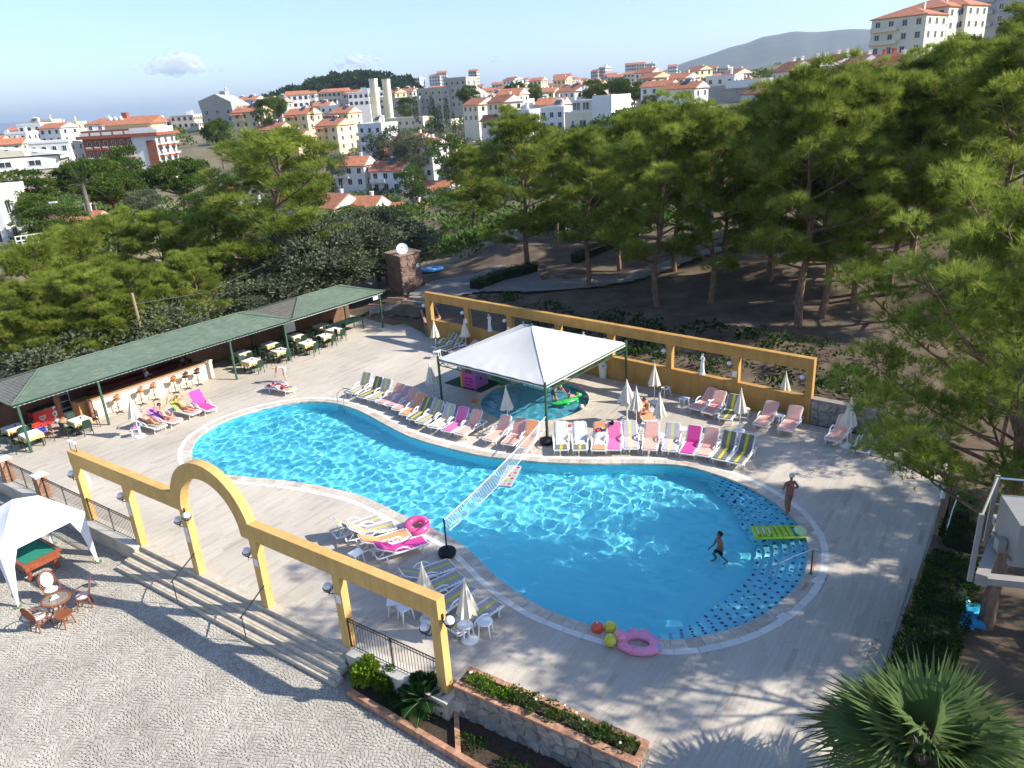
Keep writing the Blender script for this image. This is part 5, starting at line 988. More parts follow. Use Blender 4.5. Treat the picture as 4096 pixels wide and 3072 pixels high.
t = thing('log_column', 'brown round column left of the drinks fridge', 'column', BP(2.75, -3.1)); mb = MB(); mb.tube([(0, 0, 0), (0, 0, 1.3), (0, 0, 2.5)], [.15, .15, .14], 12); mb.build('shaft', mat('log_wood', (.28, .12, .06), .8, .3, 3, .4, 15), t, smooth=True); mb = MB(); mb.cyl((0, 0, 0), .19, .12, 12); mb.build('base', mat('terracotta', (.5, .24, .14)), t)
t = thing('cardboard_box', 'brown cardboard box at the left end of the counter', 'box', BP(3.55, -2.35), RZB+.1); CB = mat('cardboard', (.50, .27, .10), .85, .1, 3)
mb = MB(); mb.box((.35, .35, .45), (.85, .7, .9)); mb.build('carton', CB, t); mb = MB(); mb.slab([(-.08, .0, .9), (.78, .0, .9), (.78, .34, .93), (-.08, .34, .93)], Vector((0, 0, .008))); mb.build('flap', CB, t); mb = MB(); mb.slab([(-.08, .70, .9), (.78, .70, .9), (.78, .37, .925), (-.08, .37, .925)], Vector((0, 0, .008))); mb.build('flap', CB, t)
for nm, c, loc, lab in (('plastic_crate', (.05, .12, .55), G(163, 1722, .46), 'blue plastic crate beside the near left table'), ('plastic_crate', (.75, .06, .03), G(150, 1704, .62), 'red plastic crate behind the blue crate')):
    t = thing(nm, lab, 'crate', loc, RZB); m = mat('crate_'+lab[:4], c, .5, .08, 5); mb = MB(); mb.box((0, 0, -.12), (.42, .32, .02)); mb.build('bottom', m, t)
    for sx_, sy_, w_, d2 in ((0, -.155, .42, .012), (0, .155, .42, .012), (-.205, 0, .012, .3), (.205, 0, .012, .3)):
        mb = MB(); mb.box((sx_, sy_, -.07), (w_, d2, .09)); mb.box((sx_, sy_, .10), (w_, d2, .06)); mb.box((sx_-(w_/2-.02 if w_ > .1 else 0), sy_-(0 if w_ > .1 else .12), .02), (.04 if w_ > .1 else .012, d2 if w_ > .1 else .04, .12)); mb.box((sx_+(w_/2-.02 if w_ > .1 else 0), sy_+(0 if w_ > .1 else .12), .02), (.04 if w_ > .1 else .012, d2 if w_ > .1 else .04, .12)); mb.build('side', m, t)
for loc, lab in ((G(163, 1722, .46), 'dark stool under the blue crate'), (G(150, 1704, .62), 'dark stool under the red crate')):
    zt = loc.z-.14; t = thing('low_stool', lab, 'stool', (loc.x, loc.y, 0), RZB); mb = MB(); mb.box((0, 0, zt-.02), (.42, .34, .03)); mb.build('seat', GRND, t)
    for a in (-.17, .17):
        for b in (-.13, .13): mb = MB(); mb.box((a, b, (zt-.03)/2), (.035, .035, zt-.035)); mb.build('leg', GRND, t)
# tables with cloths and green chairs
CLW = mat('white_tablecloth', (.78, .76, .72), .9, .05, 6); CLY = mat('yellow_tablecloth', (.72, .50, .16), .9, .08, 6)
def cafe_table():
    t = thing('cafe_table', 'x', 'table'); mb = MB(); mb.box((0, 0, .72), (.82, .82, .03)); mb.build('top', GRND, t)
    for a in (-.33, .33):
        for b in (-.33, .33): mb = MB(); mb.box((a, b, .352), (.05, .05, .704)); mb.build('leg', GRND, t)
    return t
def cloth(o1, drop, m, name, label, loc, rz, grp):
    t = thing(name, label, 'tablecloth', loc, rz, grp); n = 24; pts_ = []; h = .425*o1
    for i in range(n*4):
        s_ = i//n; f = (i % n)/n*2-1; x, y = ((f*h, -h), (h, f*h), (-f*h, h), (-h, -f*h))[s_]; pts_.append((x, y))
    top = [(x*.985, y*.985, .745 if m is CLY else .752) for x, y in pts_]; bot = []
    for i, (x, y) in enumerate(pts_):
        r_ = math.hypot(x, y); w_ = 1+.05*math.sin(i*1.7)+.06*math.sin(i*.61); cz = drop*(1+.35*(r_/h-1)); bot.append((x*(1+.06*w_), y*(1+.06*w_), .745-cz))
    mb = MB(); k = len(top); mb.add(top+bot, [tuple(range(k))]+[(i, (i+1) % k, k+(i+1) % k, k+i) for i in range(k)]); mb.build('cloth', m, t, smooth=False); return t
def garden_chair(m, slat=False):
    t = thing('garden_chair', 'x', 'chair'); mb = MB(); mb.box((0, 0, .43), (.46, .46, .03)); mb.build('seat', m, t)
    mb = MB()
    if slat:
        for z in (.56, .66, .76, .86): mb.box((-.24-.02*(z-.5), 0, z), (.025, .42, .06))
        mb.tube([(-.21, -.2, .43), (-.26, -.2, .92)], .016, 5); mb.tube([(-.21, .2, .43), (-.26, .2, .92)], .016, 5)
    else: mb.slab([(-.21, -.22, .45), (-.21, .22, .45), (-.29, .21, .86), (-.30, .12, .91), (-.30, -.12, .91), (-.29, -.21, .86)], Vector((-.02, 0, 0)))
    mb.build('backrest', m, t)
    for s_ in (-1, 1): mb = MB(); mb.tube([(.21, s_*.24, .43), (.20, s_*.26, .65), (-.1, s_*.26, .67), (-.25, s_*.23, .66)], .018, 5); mb.build('armrest', m, t)
    for a, b in ((.2, .2), (.2, -.2), (-.2, .2), (-.2, -.2)): mb = MB(); mb.tube([(a, b, .42), (a*1.15, b*1.12, 0)], .02, 5); mb.build('leg', m, t)
    return t
CHG = mat('green_plastic', (.018, .045, .030), .45, .15, 4, spec=.4); CHB = mat('brown_wood_chair', (.10, .04, .025), .5, .2, 4)
ct0, ch0, ch1 = cafe_table(), garden_chair(CHG), garden_chair(CHB, True); used = set()
def place(src, loc, rz, lab, grp):
    if src.name not in used:
        used.add(src.name); src.location = loc; src.rotation_euler = (0, 0, rz); src['label'] = lab; src['group'] = grp; return src
    return dup(src, loc, rz, lab, grp)
TBL = [((.25, -2.45), 'back left corner table'), ((.37, -.62), 'front table by the left corner post'), ((2.6, -.32), 'table in front of the fridge'), ((13.78, -2.48), 'rear table right of the counter'), ((13.07, -.43), 'sunlit table right of the counter'), ((15.84, -2.42), 'rear table by the middle post'), ((15.27, -.52), 'sunlit table by the middle post'), ((17.92, -2.32), 'rear table beyond the middle post'), ((17.22, -.21), 'front table beyond the middle post'), ((20.43, -2.72), 'rear table under the second roof'), ((18.88, -.42), 'front table under the second roof'), ((20.15, -.98), 'last front table under the second roof')]
for i, ((s_, o_), nm) in enumerate(TBL):
    loc = BP(s_, o_); rz = RZB+random.uniform(-.08, .08); place(ct0, loc, rz, 'square dark table frame, %s' % nm, 'bar dining tables'); cloth(1.02, .22, CLY, 'yellow_tablecloth', 'yellow cloth hanging from the %s' % nm, loc, rz, 'yellow tablecloths'); cloth(.99, .07, CLW, 'white_tablecloth', 'white cloth on the %s' % nm, loc, rz+random.uniform(-.03, .03), 'white tablecloths')
    mb = MB(); mb.cyl((0, 0, 0), .045, .03, 10); mb.cyl((0, 0, .03), .03, .06, 8, .035); o = mb.build('ashtray', FWH if i % 2 else GLS); o.location = loc+Vector((.08, .05, .756)); tag(o, 'small ashtray on the %s' % nm, 'ashtray', 'ashtrays on the tables')
    for a, sd in ((0, 'right'), (math.pi/2, 'rear'), (math.pi, 'left'), (-math.pi/2, 'pool')):
        if (i, sd) in ((0, 'rear'), (1, 'pool'), (5, 'rear'), (6, 'rear'), (3, 'rear'), (9, 'rear'), (4, 'left'), (10, 'rear')): continue
        p = loc+Matrix.Rotation(rz+a, 3, 'Z') @ Vector((.62+random.uniform(-.03, .1), random.uniform(-.06, .06), 0)); brown = (i, sd) in ((2, 'right'), (1, 'right'))
        place(ch1 if brown else ch0, p, rz+a+math.pi+random.uniform(-.2, .2), '%s chair on the %s side of the %s' % ('brown slatted' if brown else 'dark green', sd, nm), 'bar chairs')
t = thing('tennis_table', 'dark folding table under the far end of the bar roof', 'table', BP(22.0, -1.6), RZB); mb = MB(); mb.box((0, 0, .74), (2.2, 1.3, .03)); mb.build('top', mat('dark_green_board', (.02, .05, .04), .4), t)
for a in (-.9, .9):
    for b in (-.5, .5): mb = MB(); mb.box((a, b, .36), (.05, .05, .72)); mb.build('leg', IRON, t)
t = thing('hanging_sign', 'small white sign hanging at the far end of the bar roof', 'sign', G(1505, 1190, 2.3), RZB); mb = MB(); mb.box((0, 0, 0), (.62, .03, .28)); mb.build('panel', PAPER, t); mb = MB(); mb.box((0, -.018, .02), (.5, .004, .03)); mb.box((0, -.018, -.05), (.42, .004, .03)); mb.build('print_lines', mat('sign_green', (.1, .3, .2), .7), t)
for x in (-.25, .25): mb = MB(); mb.tube([(x, 0, .14), (x, 0, .34)], .006, 4); mb.build('cord', IRON, t)
t = thing('white_board', 'blank white board standing behind the dining tables', 'board', BP(18.1, -3.1), RZB); mb = MB(); mb.box((0, 0, 1.35), (.9, .03, 1.1)); mb.build('panel', PAPER, t)
for x in (-.4, .4): mb = MB(); mb.box((x, .03, .9), (.03, .03, 1.8)); mb.build('leg', IRON, t)
# ================================================================ POOLSIDE
PLW = mat('white_plastic', (.80, .80, .78), .4, .04, 4, spec=.45)
MATC = {'striped': stripes('striped_mat', (.40, .355, .345), (.60, .56, .09)), 'dark': stripes('dark_striped_mat', (.20, .185, .165), (.58, .53, .04), .12), 'pale': stripes('pale_striped_mat', (.52, .46, .47), (.66, .66, .26), .125),
        'pink': mat('pink_mat', (.72, .36, .29), .9, .07, 10, .15, 60), 'salmon': mat('salmon_mat', (.80, .43, .34), .9, .07, 10, .15, 60), 'orange': mat('orange_mat', (.80, .33, .15), .9, .07, 10, .15, 60), 'magenta': mat('magenta_mat', (.72, .07, .30), .9, .07, 10, .15, 60), 'mauve': mat('mauve_mat', (.55, .34, .32), .9, .07, 10, .15, 60), 'rose': mat('rose_mat', (.80, .17, .38), .9, .07, 10, .15, 60)}
LCACHE = {}
def lmesh(key, fn):
    if key not in LCACHE: LCACHE[key] = fn()
    return LCACHE[key]
def frame_mesh():
    mb = MB()
    for s_ in (-1, 1):
        mb.tube([(-.02, s_*.30, .30), (.08, s_*.335, .315), (.7, s_*.335, .33), (1.3, s_*.335, .33), (1.85, s_*.32, .31)], [.028, .032, .032, .032, .028], 6)
    mb.bar((-.015, -.31, .30), (-.015, .31, .30), .05, .05); mb.bar((1.85, -.3, .31), (1.85, .3, .31), .05, .04)
    for x in np.linspace(.12, 1.08, 8): mb.box((x, 0, .335), (.085, .63, .018))
    return mb.mesh('frame', PLW, smooth=True)
def leg_mesh(front):
    mb = MB()
    if front: mb.tube([(0, 0, .30), (.07, 0, .12), (.06, 0, 0)], [.034, .030, .032], 6)
    else: mb.tube([(0, 0, .31), (-.06, 0, .12), (-.04, 0, 0)], [.034, .030, .032], 6)
    return mb.mesh('leg', PLW, smooth=True)
def arm_mesh():
    mb = MB(); mb.tube([(.66, 0, .33), (.74, .02, .46), (.92, .02, .535), (1.12, .02, .53), (1.26, .01, .44), (1.32, 0, .33)], [.026, .028, .03, .03, .028, .026], 6); return mb.mesh('armrest', PLW, smooth=True)
def back_mesh(beta):
    mb = MB(); M = Matrix.Translation((1.13, 0, .335)) @ Matrix.Rotation(-beta, 4, 'Y')
    for x in np.linspace(.06, .72, 6): mb.box(M @ Vector((x, 0, 0)), (.085, .60, .018), M=M.to_3x3())
    for s_ in (-1, 1): mb.tube([M @ Vector((0, s_*.30, 0)), M @ Vector((.70, s_*.31, 0)), M @ Vector((.77, s_*.26, 0))], .024, 6)
    mb.tube([M @ Vector((.77, -.26, 0)), M @ Vector((.785, 0, 0)), M @ Vector((.77, .26, 0))], .024, 6)
    if beta > .15:
        for s_ in (-1, 1): mb.tube([M @ Vector((.45, s_*.24, -.02)), (1.13+.45*math.cos(beta)+.28, s_*.24, .30)], .014, 5)
    return mb.mesh('backrest', PLW, smooth=True)
def mat_mesh(beta, m, sag=0):
    n = 7; prof = [(.02+1.10*i/n, .362) for i in range(n+1)]; cb, sb = math.cos(beta), math.sin(beta)
    prof += [(1.13+.02*cb+.74*cb*i/n-.03*sb, .362+.03+.74*sb*i/n) for i in range(1, n+1)]
    mb = MB(); hw = .265; V = []; k = len(prof)
    for x, z in prof:
        V += [(x, -hw, z), (x, hw, z)]
    nb = 35
    low = []
    for i, (x, z) in enumerate(prof):
        a = prof[max(i-1, 0)]; b = prof[min(i+1, k-1)]; dx, dz = b[0]-a[0], b[1]-a[1]; l = math.hypot(dx, dz); nx, nz = -dz/l, dx/l; low += [(x-nx*.035, -hw, z-nz*.035), (x-nx*.035, hw, z-nz*.035)]
    F = [(2*i, 2*i+2, 2*i+3, 2*i+1) for i in range(k-1)]+[(2*k+2*i, 2*k+2*i+1, 2*k+2*i+3, 2*k+2*i+2) for i in range(k-1)]+[(2*i, 2*k+2*i, 2*k+2*i+2, 2*i+2) for i in range(k-1)]+[(2*i+1, 2*i+3, 2*k+2*i+3, 2*k+2*i+1) for i in range(k-1)]+[(0, 1, 2*k+1, 2*k), (2*k-2, 4*k-2, 4*k-1, 2*k-1)]
    mb.add(V+low, F); return mb.mesh('mat', m)
def lounger(P, rz, beta, kind, label, group, arms=True):
    o = thing('sun_lounger', label, 'sun lounger', P, rz, group)
    link('frame', lmesh('frame', frame_mesh), o)
    for x, y, f in ((.16, .31, True), (.16, -.31, True), (1.55, .31, False), (1.55, -.31, False)): l = link('leg', lmesh('leg%d' % f, lambda: leg_mesh(f)), o); l.location = (x, y, 0)
    if arms:
        for s_ in (-1, 1): a = link('armrest', lmesh('arm', arm_mesh), o); a.location = (0, s_*.345, 0); a.scale = (1, s_, 1)
    b = round(beta, 2); link('backrest', lmesh(('back', b), lambda: back_mesh(b)), o); link('mat', lmesh(('mat', b, kind), lambda: mat_mesh(b, MATC[kind])), o); return o
R2v = lambda x, y: (1350+x*.36166, 1450+y*.36166); R3v = lambda x, y: (2100+x*.45208, 1450+y*.45208); R5v = lambda x, y: (2800+x*.3315, 1250+y*.3315); R6v = lambda x, y: (1450+x*.27125, 1050+y*.27125); R4v = lambda x, y: (x*.40687, 1400+y*.40687); R8v = lambda x, y: (1250+x*.36166, 2000+y*.36166); Q4v = lambda x, y: (1100+x*.42194, 2150+y*.42194); V8v = lambda x, y: (1200+x*.678, 1950+y*.678)
def lay(foot, top, beta, kind, label, group, zt=None):
    """foot = photo pixel of the foot end (seat height), top = pixel of the backrest's top end"""
    F = G(*foot, .36); zz_ = .36+.77*math.sin(beta) if zt is None else zt; T_ = G(*top, zz_); d = T_-F; rz = math.atan2(d.y, d.x); return lounger((F.x, F.y, 0), rz, beta, kind, label, group)
CN = {'striped': 'grey and yellow striped', 'dark': 'dark striped', 'pale': 'pale striped', 'pink': 'dusty pink', 'salmon': 'salmon pink', 'orange': 'orange', 'magenta': 'magenta', 'mauve': 'mauve', 'rose': 'bright pink'}
row1 = [((150, 330), (300, 125), 1.0, 'striped'), ((255, 375), (440, 165), 1.0, 'dark'), ((370, 405), (540, 185), 1.0, 'striped'), ((465, 440), (690, 235), .75, 'pink'), ((570, 470), (790, 260), .6, 'mauve'), ((645, 515), (860, 285), .8, 'pink'), ((730, 570), (935, 335), .8, 'orange'), ((815, 620), (1020, 380), .75, 'dark'), ((910, 660), (1130, 415), .85, 'striped'), ((1055, 710), (1240, 460), .95, 'pale'), ((1200, 750), (1390, 495), .95, 'rose'), ((1345, 785), (1545, 525), .95, 'salmon'), ((1660, 850), (1830, 605), .95, 'salmon'), ((1875, 895), (2030, 615), .95, 'pink'), ((2050, 930), (2160, 640), .95, 'orange')]
for i, (f, tp, b, k) in enumerate(row1): lay(R2v(*f), R2v(*tp), b, k, 'lounger with %s mat, %s from the ladder in the far row' % (CN[k], ORD[i]), 'far poolside lounger row')
row2 = [((320, 765), (315, 560), 1.0, 'dark'), ((487, 765), (480, 555), 1.0, 'dark'), ((650, 770), (660, 565), 1.0, 'orange'), ((785, 765), (790, 520), .95, 'rose'), ((940, 755), (930, 545), .95, 'pale'), ((1100, 765), (1125, 525), .95, 'salmon'), ((1275, 775), (1308, 545), .95, 'pale'), ((1425, 800), (1505, 560), .95, 'magenta'), ((1565, 815), (1650, 590), .95, 'salmon'), ((1715, 850), (1805, 620), 1.0, 'dark'), ((1860, 880), (1970, 640), 1.0, 'dark')]
ROW2 = [lay(R3v(*f), R3v(*tp), b, k, 'lounger with %s mat, %s right of the black net base' % (CN[k], ORD[i]), 'poolside row right of the net') for i, (f, tp, b, k) in enumerate(row2)]
for i, (f, tp, b, k, lab) in enumerate([(R3v(1490, 400), R3v(1610, 255), .75, 'pink', 'dusty pink lounger beside the square stool at the ochre wall'), (R3v(1615, 440), R3v(1710, 270), .75, 'pink', 'dusty pink lounger left of the striped one at the ochre wall'), (R3v(1765, 490), R3v(1850, 290), .95, 'dark', 'striped lounger behind the parasol at the ochre wall'), ((3038, 1697), (3072, 1623), .8, 'salmon', 'pink lounger left of the round table near the wall end'), ((3138, 1717), (3181, 1628), .8, 'salmon', 'pink lounger right of the round table near the wall end'), ((3327, 1757), (3367, 1678), .8, 'salmon', 'pink lounger in front of the rough stone wall'), ((3440, 1800), (3468, 1745), .4, 'dark', 'striped lounger half hidden under the pine at right'), ((2600, 1677), (2588, 1640), .3, 'orange', 'orange lounger where the woman in turquoise sits'),
        (R6v(1060, 1235), R6v(1300, 1050), .7, 'dark', 'leftmost striped lounger at the ochre wall'), (R6v(1180, 1280), R6v(1420, 1080), .7, 'dark', 'second striped lounger at the left of the ochre wall'), (R6v(1300, 1320), R6v(1470, 1190), .6, 'pink', 'pink lounger by the ochre wall behind a closed parasol'), (R6v(1620, 1245), R6v(1750, 1165), .7, 'dark', 'striped lounger peeking above the white canopy'),
        (R4v(1590, 750), R4v(1400, 650), .45, 'striped', 'lounger with the reclining woman beside the bar parasol'), (R4v(1750, 690), R4v(1540, 590), .6, 'pink', 'pink lounger with the waving woman by the bar'), (R4v(1930, 610), R4v(1755, 490), .75, 'pink', 'pink lounger with the woman on a lime towel'), (R4v(2080, 575), R4v(1915, 415), .95, 'magenta', 'empty lounger with magenta towel by the bar'), ((1167, 1556), (1082, 1538), .05, 'striped', 'flat lounger where the stooping man spreads a towel'),
        (R8v(745, 190), R8v(330, 205), .7, 'striped', 'striped lounger farthest from the planter on the near side'), (R8v(900, 260), R8v(490, 235), .7, 'striped', 'second striped lounger on the near side by the pink ring'), (R8v(1060, 350), R8v(600, 390), .5, 'orange', 'orange lounger on the near side by the pink ring'), (R8v(1240, 430), R8v(740, 480), .5, 'magenta', 'magenta lounger on the near side left of the net base'), (R8v(1540, 690), R8v(1050, 760), .5, 'striped', 'striped lounger right of the near black net base'), (R8v(1640, 815), R8v(1290, 900), .35, 'striped', 'striped lounger behind the left near parasol'), (Q4v(1850, 450), Q4v(1560, 640), .1, 'striped', 'striped lounger between the two near parasols'), (V8v(1160, 665), V8v(985, 770), .1, 'striped', 'striped lounger nearest the stone planter')]):
    lay(f, tp, b, k, lab, 'scattered loungers')
# towels and clothes on loungers
TOW = mat('white_towel', (.78, .78, .79), .95, .05, 12, .5, 30)
def on_lounger(o, name, label, cat, m, x0, x1, beta, w=.27, off=.05, back=True):
    """cloth lying over the mat of a lounger"""
    pts_ = []; cb, sb = math.cos(beta), math.sin(beta); n = 16
    for i in range(n+1):
        u = x0+(x1-x0)*i/n
        if u < 1.13: pts_.append((u, .362+off*.5))
        else: v = u-1.13; pts_.append((1.13+v*cb-.03*sb, .392+v*sb+off*.5))
    mb = MB(); V = []; ny = 8
    for i, (x, z) in enumerate(pts_):
        for j in range(ny+1): y = (-1+2*j/ny)*w*(1+.05*math.sin(i*1.3)); V.append((x+.012*math.sin(j*2+i), y, z+.012*math.sin(i*1.1+j*1.7)+(-.05 if j in (0, ny) else 0)))
    mb.add(V, [(i*(ny+1)+j, (i+1)*(ny+1)+j, (i+1)*(ny+1)+j+1, i*(ny+1)+j+1) for i in range(n) for j in range(ny)]); t = mb.build(name, m, None, smooth=True, recalc=False); t.matrix_world = Matrix.Translation(o.location) @ Matrix.Rotation(o.rotation_euler.z, 4, 'Z'); tag(t, label, cat); return t
on_lounger(ROW2[0], 'white_towel', 'white towel on the lounger next to the black net base', 'towel', TOW, .42, 1.88, 1.0); on_lounger(ROW2[1], 'white_towel', 'white towel on the second lounger right of the net base', 'towel', TOW, .42, 1.88, 1.0); on_lounger(ROW2[2], 'white_towel', 'white towel under the heap of clothes on the orange lounger', 'towel', TOW, .45, 1.4, 1.0)
def heap(P, r_, m, name, label, cat, seed, flat=.5):
    rng = np.random.default_rng(seed); mb = MB(); mb.sphere((0, 0, r_*flat*.6), r_, 14, 9, (1, 1, flat)); mb.v = [tuple(np.array(v)*(1+.22*math.sin(v[0]*31+seed)+.16*math.sin(v[1]*37+v[2]*20))) for v in mb.v]; o = mb.build(name, m, None, smooth=True); o.location = P; return tag(o, label, cat)
hp = G(*R3v(660, 590), .85)
for dx, dy, c, lab, sd in ((-.08, .02, (.05, .09, .35), 'blue cloth in the heap on the orange lounger', 1), (.10, .05, (.55, .55, .05), 'yellow-green cloth in the heap on the orange lounger', 2), (-.1, -.1, (.6, .03, .05), 'red cloth in the heap on the orange lounger', 3), (.14, -.06, (.03, .04, .12), 'dark blue cloth in the heap on the orange lounger', 4)): heap(hp+Vector((dx, dy, -.06)), .13, mat('heap%d' % sd, c, .9, .2, 14), 'crumpled_cloth', lab, 'clothes', sd)
heap(G(*R3v(768, 545), .93), .12, mat('black_cloth', (.012, .012, .013), .9), 'crumpled_cloth', 'black top hanging on the pink lounger back', 'clothes', 7, .8)
# parasols, closed
CANV = mat('cream_canvas', (.70, .65, .53), .9, .06, 4, .15, 40)
def parasol():
    t = thing('closed_parasol', 'x', 'parasol'); mb = MB(); mb.lathe([(0, 0), (.24, 0), (.25, .05), (.20, .10), (.05, .12), (.035, .22), (0, .22)], 18); mb.build('base', PLW, t, smooth=True)
    mb = MB(); mb.cyl((0, 0, .1), .02, 2.0, 8); mb.build('pole', PLW, t)
    mb = MB(); n = 32; rows = [(1.02, .255), (1.10, .24), (1.35, .19), (1.65, .125), (1.95, .055), (2.12, .028), (2.18, .015)]; V = []
    for i, (z, r_) in enumerate(rows):
        for k in range(n): a = 2*math.pi*k/n; rr = r_*(1+(.30 if k % 4 in (0,) else -.16 if k % 4 == 2 else .02)*(1-i/9)); V.append((rr*math.cos(a), rr*math.sin(a), z+(.05*math.sin(k*.8) if i == 0 else 0)+(.03 if k % 4 == 2 and i == 0 else 0)))
    mb.add(V, [(i*n+k, i*n+(k+1) % n, (i+1)*n+(k+1) % n, (i+1)*n+k) for i in range(len(rows)-1) for k in range(n)]); mb.build('canopy', CANV, t, recalc=False)
    mb = MB(); mb.lathe([(0, 2.17), (.02, 2.17), (.016, 2.23), (0, 2.24)], 8); mb.build('finial', PLW, t); return t
pr0 = parasol()
PRS = [((1746, 1404), 'closed parasol at the table by the left striped loungers'), ((1866, 1402), 'closed parasol beside the pink lounger left of the canopy'), ((1732, 1600), 'closed parasol behind the far row left of the canopy post'), ((2033, 1711), 'closed parasol in front of the paddling pool'), ((2508, 1690), 'wide half open looking parasol behind the poolside row'), ((2545, 1710), 'narrow parasol left of the woman in turquoise'), ((2637, 1744), 'closed parasol right of the woman in turquoise'), ((2617, 1612), 'tall closed parasol nearest the ochre wall bin'), ((2957, 1725), 'closed parasol behind the dark striped pair'), ((3133, 1655), 'closed parasol at the round table near the wall end'), ((3385, 1785), 'closed parasol under the pine at right'), ((559, 1746), 'closed white parasol by the bar loungers'), ((1712, 2478), 'near closed parasol left of the yellow end post'), ((1880, 2562), 'nearest closed parasol beside the half round table')]
for i, (p, lab) in enumerate(PRS):
    o = place(pr0, G(*p), random.uniform(0, 6), lab, 'closed parasols')
    if i == 4: o.scale = (1.5, 1.5, 1.0)
    else: k = random.uniform(.94, 1.06); o.scale = (k*1.08, k*1.08, k)
# small white tables
def stool_table(rnd):
    t = thing('plastic_table', 'x', 'side table'); mb = MB(); mb.smooth = True
    if rnd: mb.lathe([(0, .44), (.22, .44), (.245, .455), (.235, .475), (0, .475)], 20)
    else: mb.box((0, 0, .455), (.44, .40, .03))
    mb.build('top', PLW, t); 
    for a, b in ((1, 1), (1, -1), (-1, 1), (-1, -1)): mb = MB(); mb.tube([(a*.15, b*.14, .445), (a*.20, b*.18, 0)], [.03, .02], 6); mb.build('leg', PLW, t)
    return t
tr0, ts0 = stool_table(True), stool_table(False)
for p, rd_, lab in [((1747, 1405), 0, 'white table under the leftmost wall parasol'), ((2663, 1551), 1, 'round white table against the ochre wall'), ((2736, 1593), 0, 'square white stool in front of the ochre wall'), ((2980, 1636), 1, 'round white table behind the striped wall lounger'), ((3118, 1661), 1, 'round white table between two pink loungers'), ((1608, 1544), 0, 'white table between the fourth and fifth far loungers'), ((1782, 1616), 0, 'white table behind the striped far loungers'), ((1871, 1660), 0, 'white table behind the bright pink far lounger'), ((2281, 1714), 0, 'white table with toys between the towel loungers'), ((2735, 1715), 0, 'white table between the pale striped and magenta loungers'), ((541, 1713), 0, 'white table with pink towel by the bar parasol'), ((1424, 2210), 0, 'white stool beside the near orange lounger'), ((1619, 2428), 0, 'white stool seen under the yellow beam'), ((1575, 2405), 0, 'white stool mostly behind the yellow beam'), ((1859, 2500), 1, 'white table around the nearest parasol pole'), ((1939, 2486), 1, 'round white stool right of the nearest parasol'), ((1486, 1522), 0, 'white table behind the second far lounger'), ((2575, 1700), 0, 'white table under the narrow parasol')]:
    place(tr0 if rd_ else ts0, (lambda q: Vector((q.x, q.y, 0)))(G(*p, .46)), random.uniform(0, 1.5), lab, 'white side tables')
heap(G(541, 1711, .49), .15, MATC['rose'], 'folded_towel', 'folded pink towel on the white table by the bar', 'towel', 9, .35); heap(G(2280, 1706, .5), .09, REDP, 'toy_ball', 'red toy on the table between the towel loungers', 'toy', 11, .8)
for x, y, lab in ((2664, 1551, 'dark ashtray on the round table at the ochre wall'), (1744, 1403, 'dark ashtray on the table under the leftmost wall parasol'), (1783, 1614, 'dark cup on the table behind the striped loungers')): mb = MB(); mb.cyl((0, 0, 0), .05, .05, 10); o = mb.build('ashtray', GLS); o.location = G(x, y, .478); tag(o, lab, 'ashtray')
# ---------------------------------------------------------------- big white canopy
CF, CL_, CR_ = Vector((1.51, 32.08, 0)), Vector((-3.75, 36.91, 0)), Vector((6.12, 37.54, 0)); CB_ = CL_+CR_-CF; CCc = (CL_+CR_)/2
t = thing('shade_canopy', 'large white pyramid canopy on green posts over the paddling pool', 'canopy'); WCV = mat('white_canvas', (.64, .625, .57), .85, .05, 1.2, .2, 9, detail=8)
cs_ = [CF, CR_, CB_, CL_]
for c in cs_: mb = MB(); mb.cyl(c, .065, 2.80, 10); mb.build('post', GRN, t); 
for i in range(4):
    a, b = cs_[i], cs_[(i+1) % 4]; mb = MB(); mb.bar(a+zv*2.60, b+zv*2.60, .05, .05); mb.bar(a+zv*2.30, b+zv*2.30, .04, .04); n = 10
    for k in range(n): p, q_ = a.lerp(b, k/n), a.lerp(b, (k+1)/n); mb.bar(p+zv*2.31, p+zv*2.59, .03, .03); mb.bar(p+zv*(2.31 if k % 2 else 2.59), q_+zv*(2.59 if k % 2 else 2.31), .02, .02)
    mb.build('truss_beam', GRN, t)
AP = CCc+zv*4.02
for i in range(4):
    a, b = cs_[i]+(cs_[i]-CCc).normalized()*.02+zv*2.65, cs_[(i+1) % 4]+(cs_[(i+1) % 4]-CCc).normalized()*.02+zv*2.65; n = 22; V = []; F = []; ix = {}
    for r_ in range(n+1):
        for k in range(n-r_+1):
            u, v = k/n, r_/n; p = a.lerp(b, u/(1-v) if v < 1 else 0).lerp(AP, v) if v < 1 else AP.copy(); uu_ = u/(1-v) if v < .999 else .5; sag = -.09*math.sin(math.pi*min(1, v*1.02))*math.sin(math.pi*uu_)-.03*math.sin(math.pi*v); wr = .02*math.sin(uu_*46+v*9)*max(0, (.42-v))*2*(1 if i == 3 else .25)
            ix[r_, k] = len(V); V.append(p+zv*(sag+wr))
    for r_ in range(n):
        for k in range(n-r_):
            F.append((ix[r_, k], ix[r_, k+1], ix[r_+1, k]))
            if k < n-r_-1: F.append((ix[r_, k+1], ix[r_+1, k+1], ix[r_+1, k]))
    mb = MB(); mb.add(V, F); mb.build('canvas_panel', WCV, t, smooth=True); mb = MB(); mb.tube([a+zv*.01, (a+AP)/2-zv*.02, AP], .018, 5); mb.build('seam', WCV, t)
    mb = MB(); mb.slab([a-zv*.02, b-zv*.02, b-zv*.14, a-zv*.14], (CCc-(a+b)/2).normalized()*.012); mb.build('valance', WCV, t)
mb = MB(); mb.cyl(AP-zv*.06, .07, .16, 10); mb.build('top_cap', GRN, t)
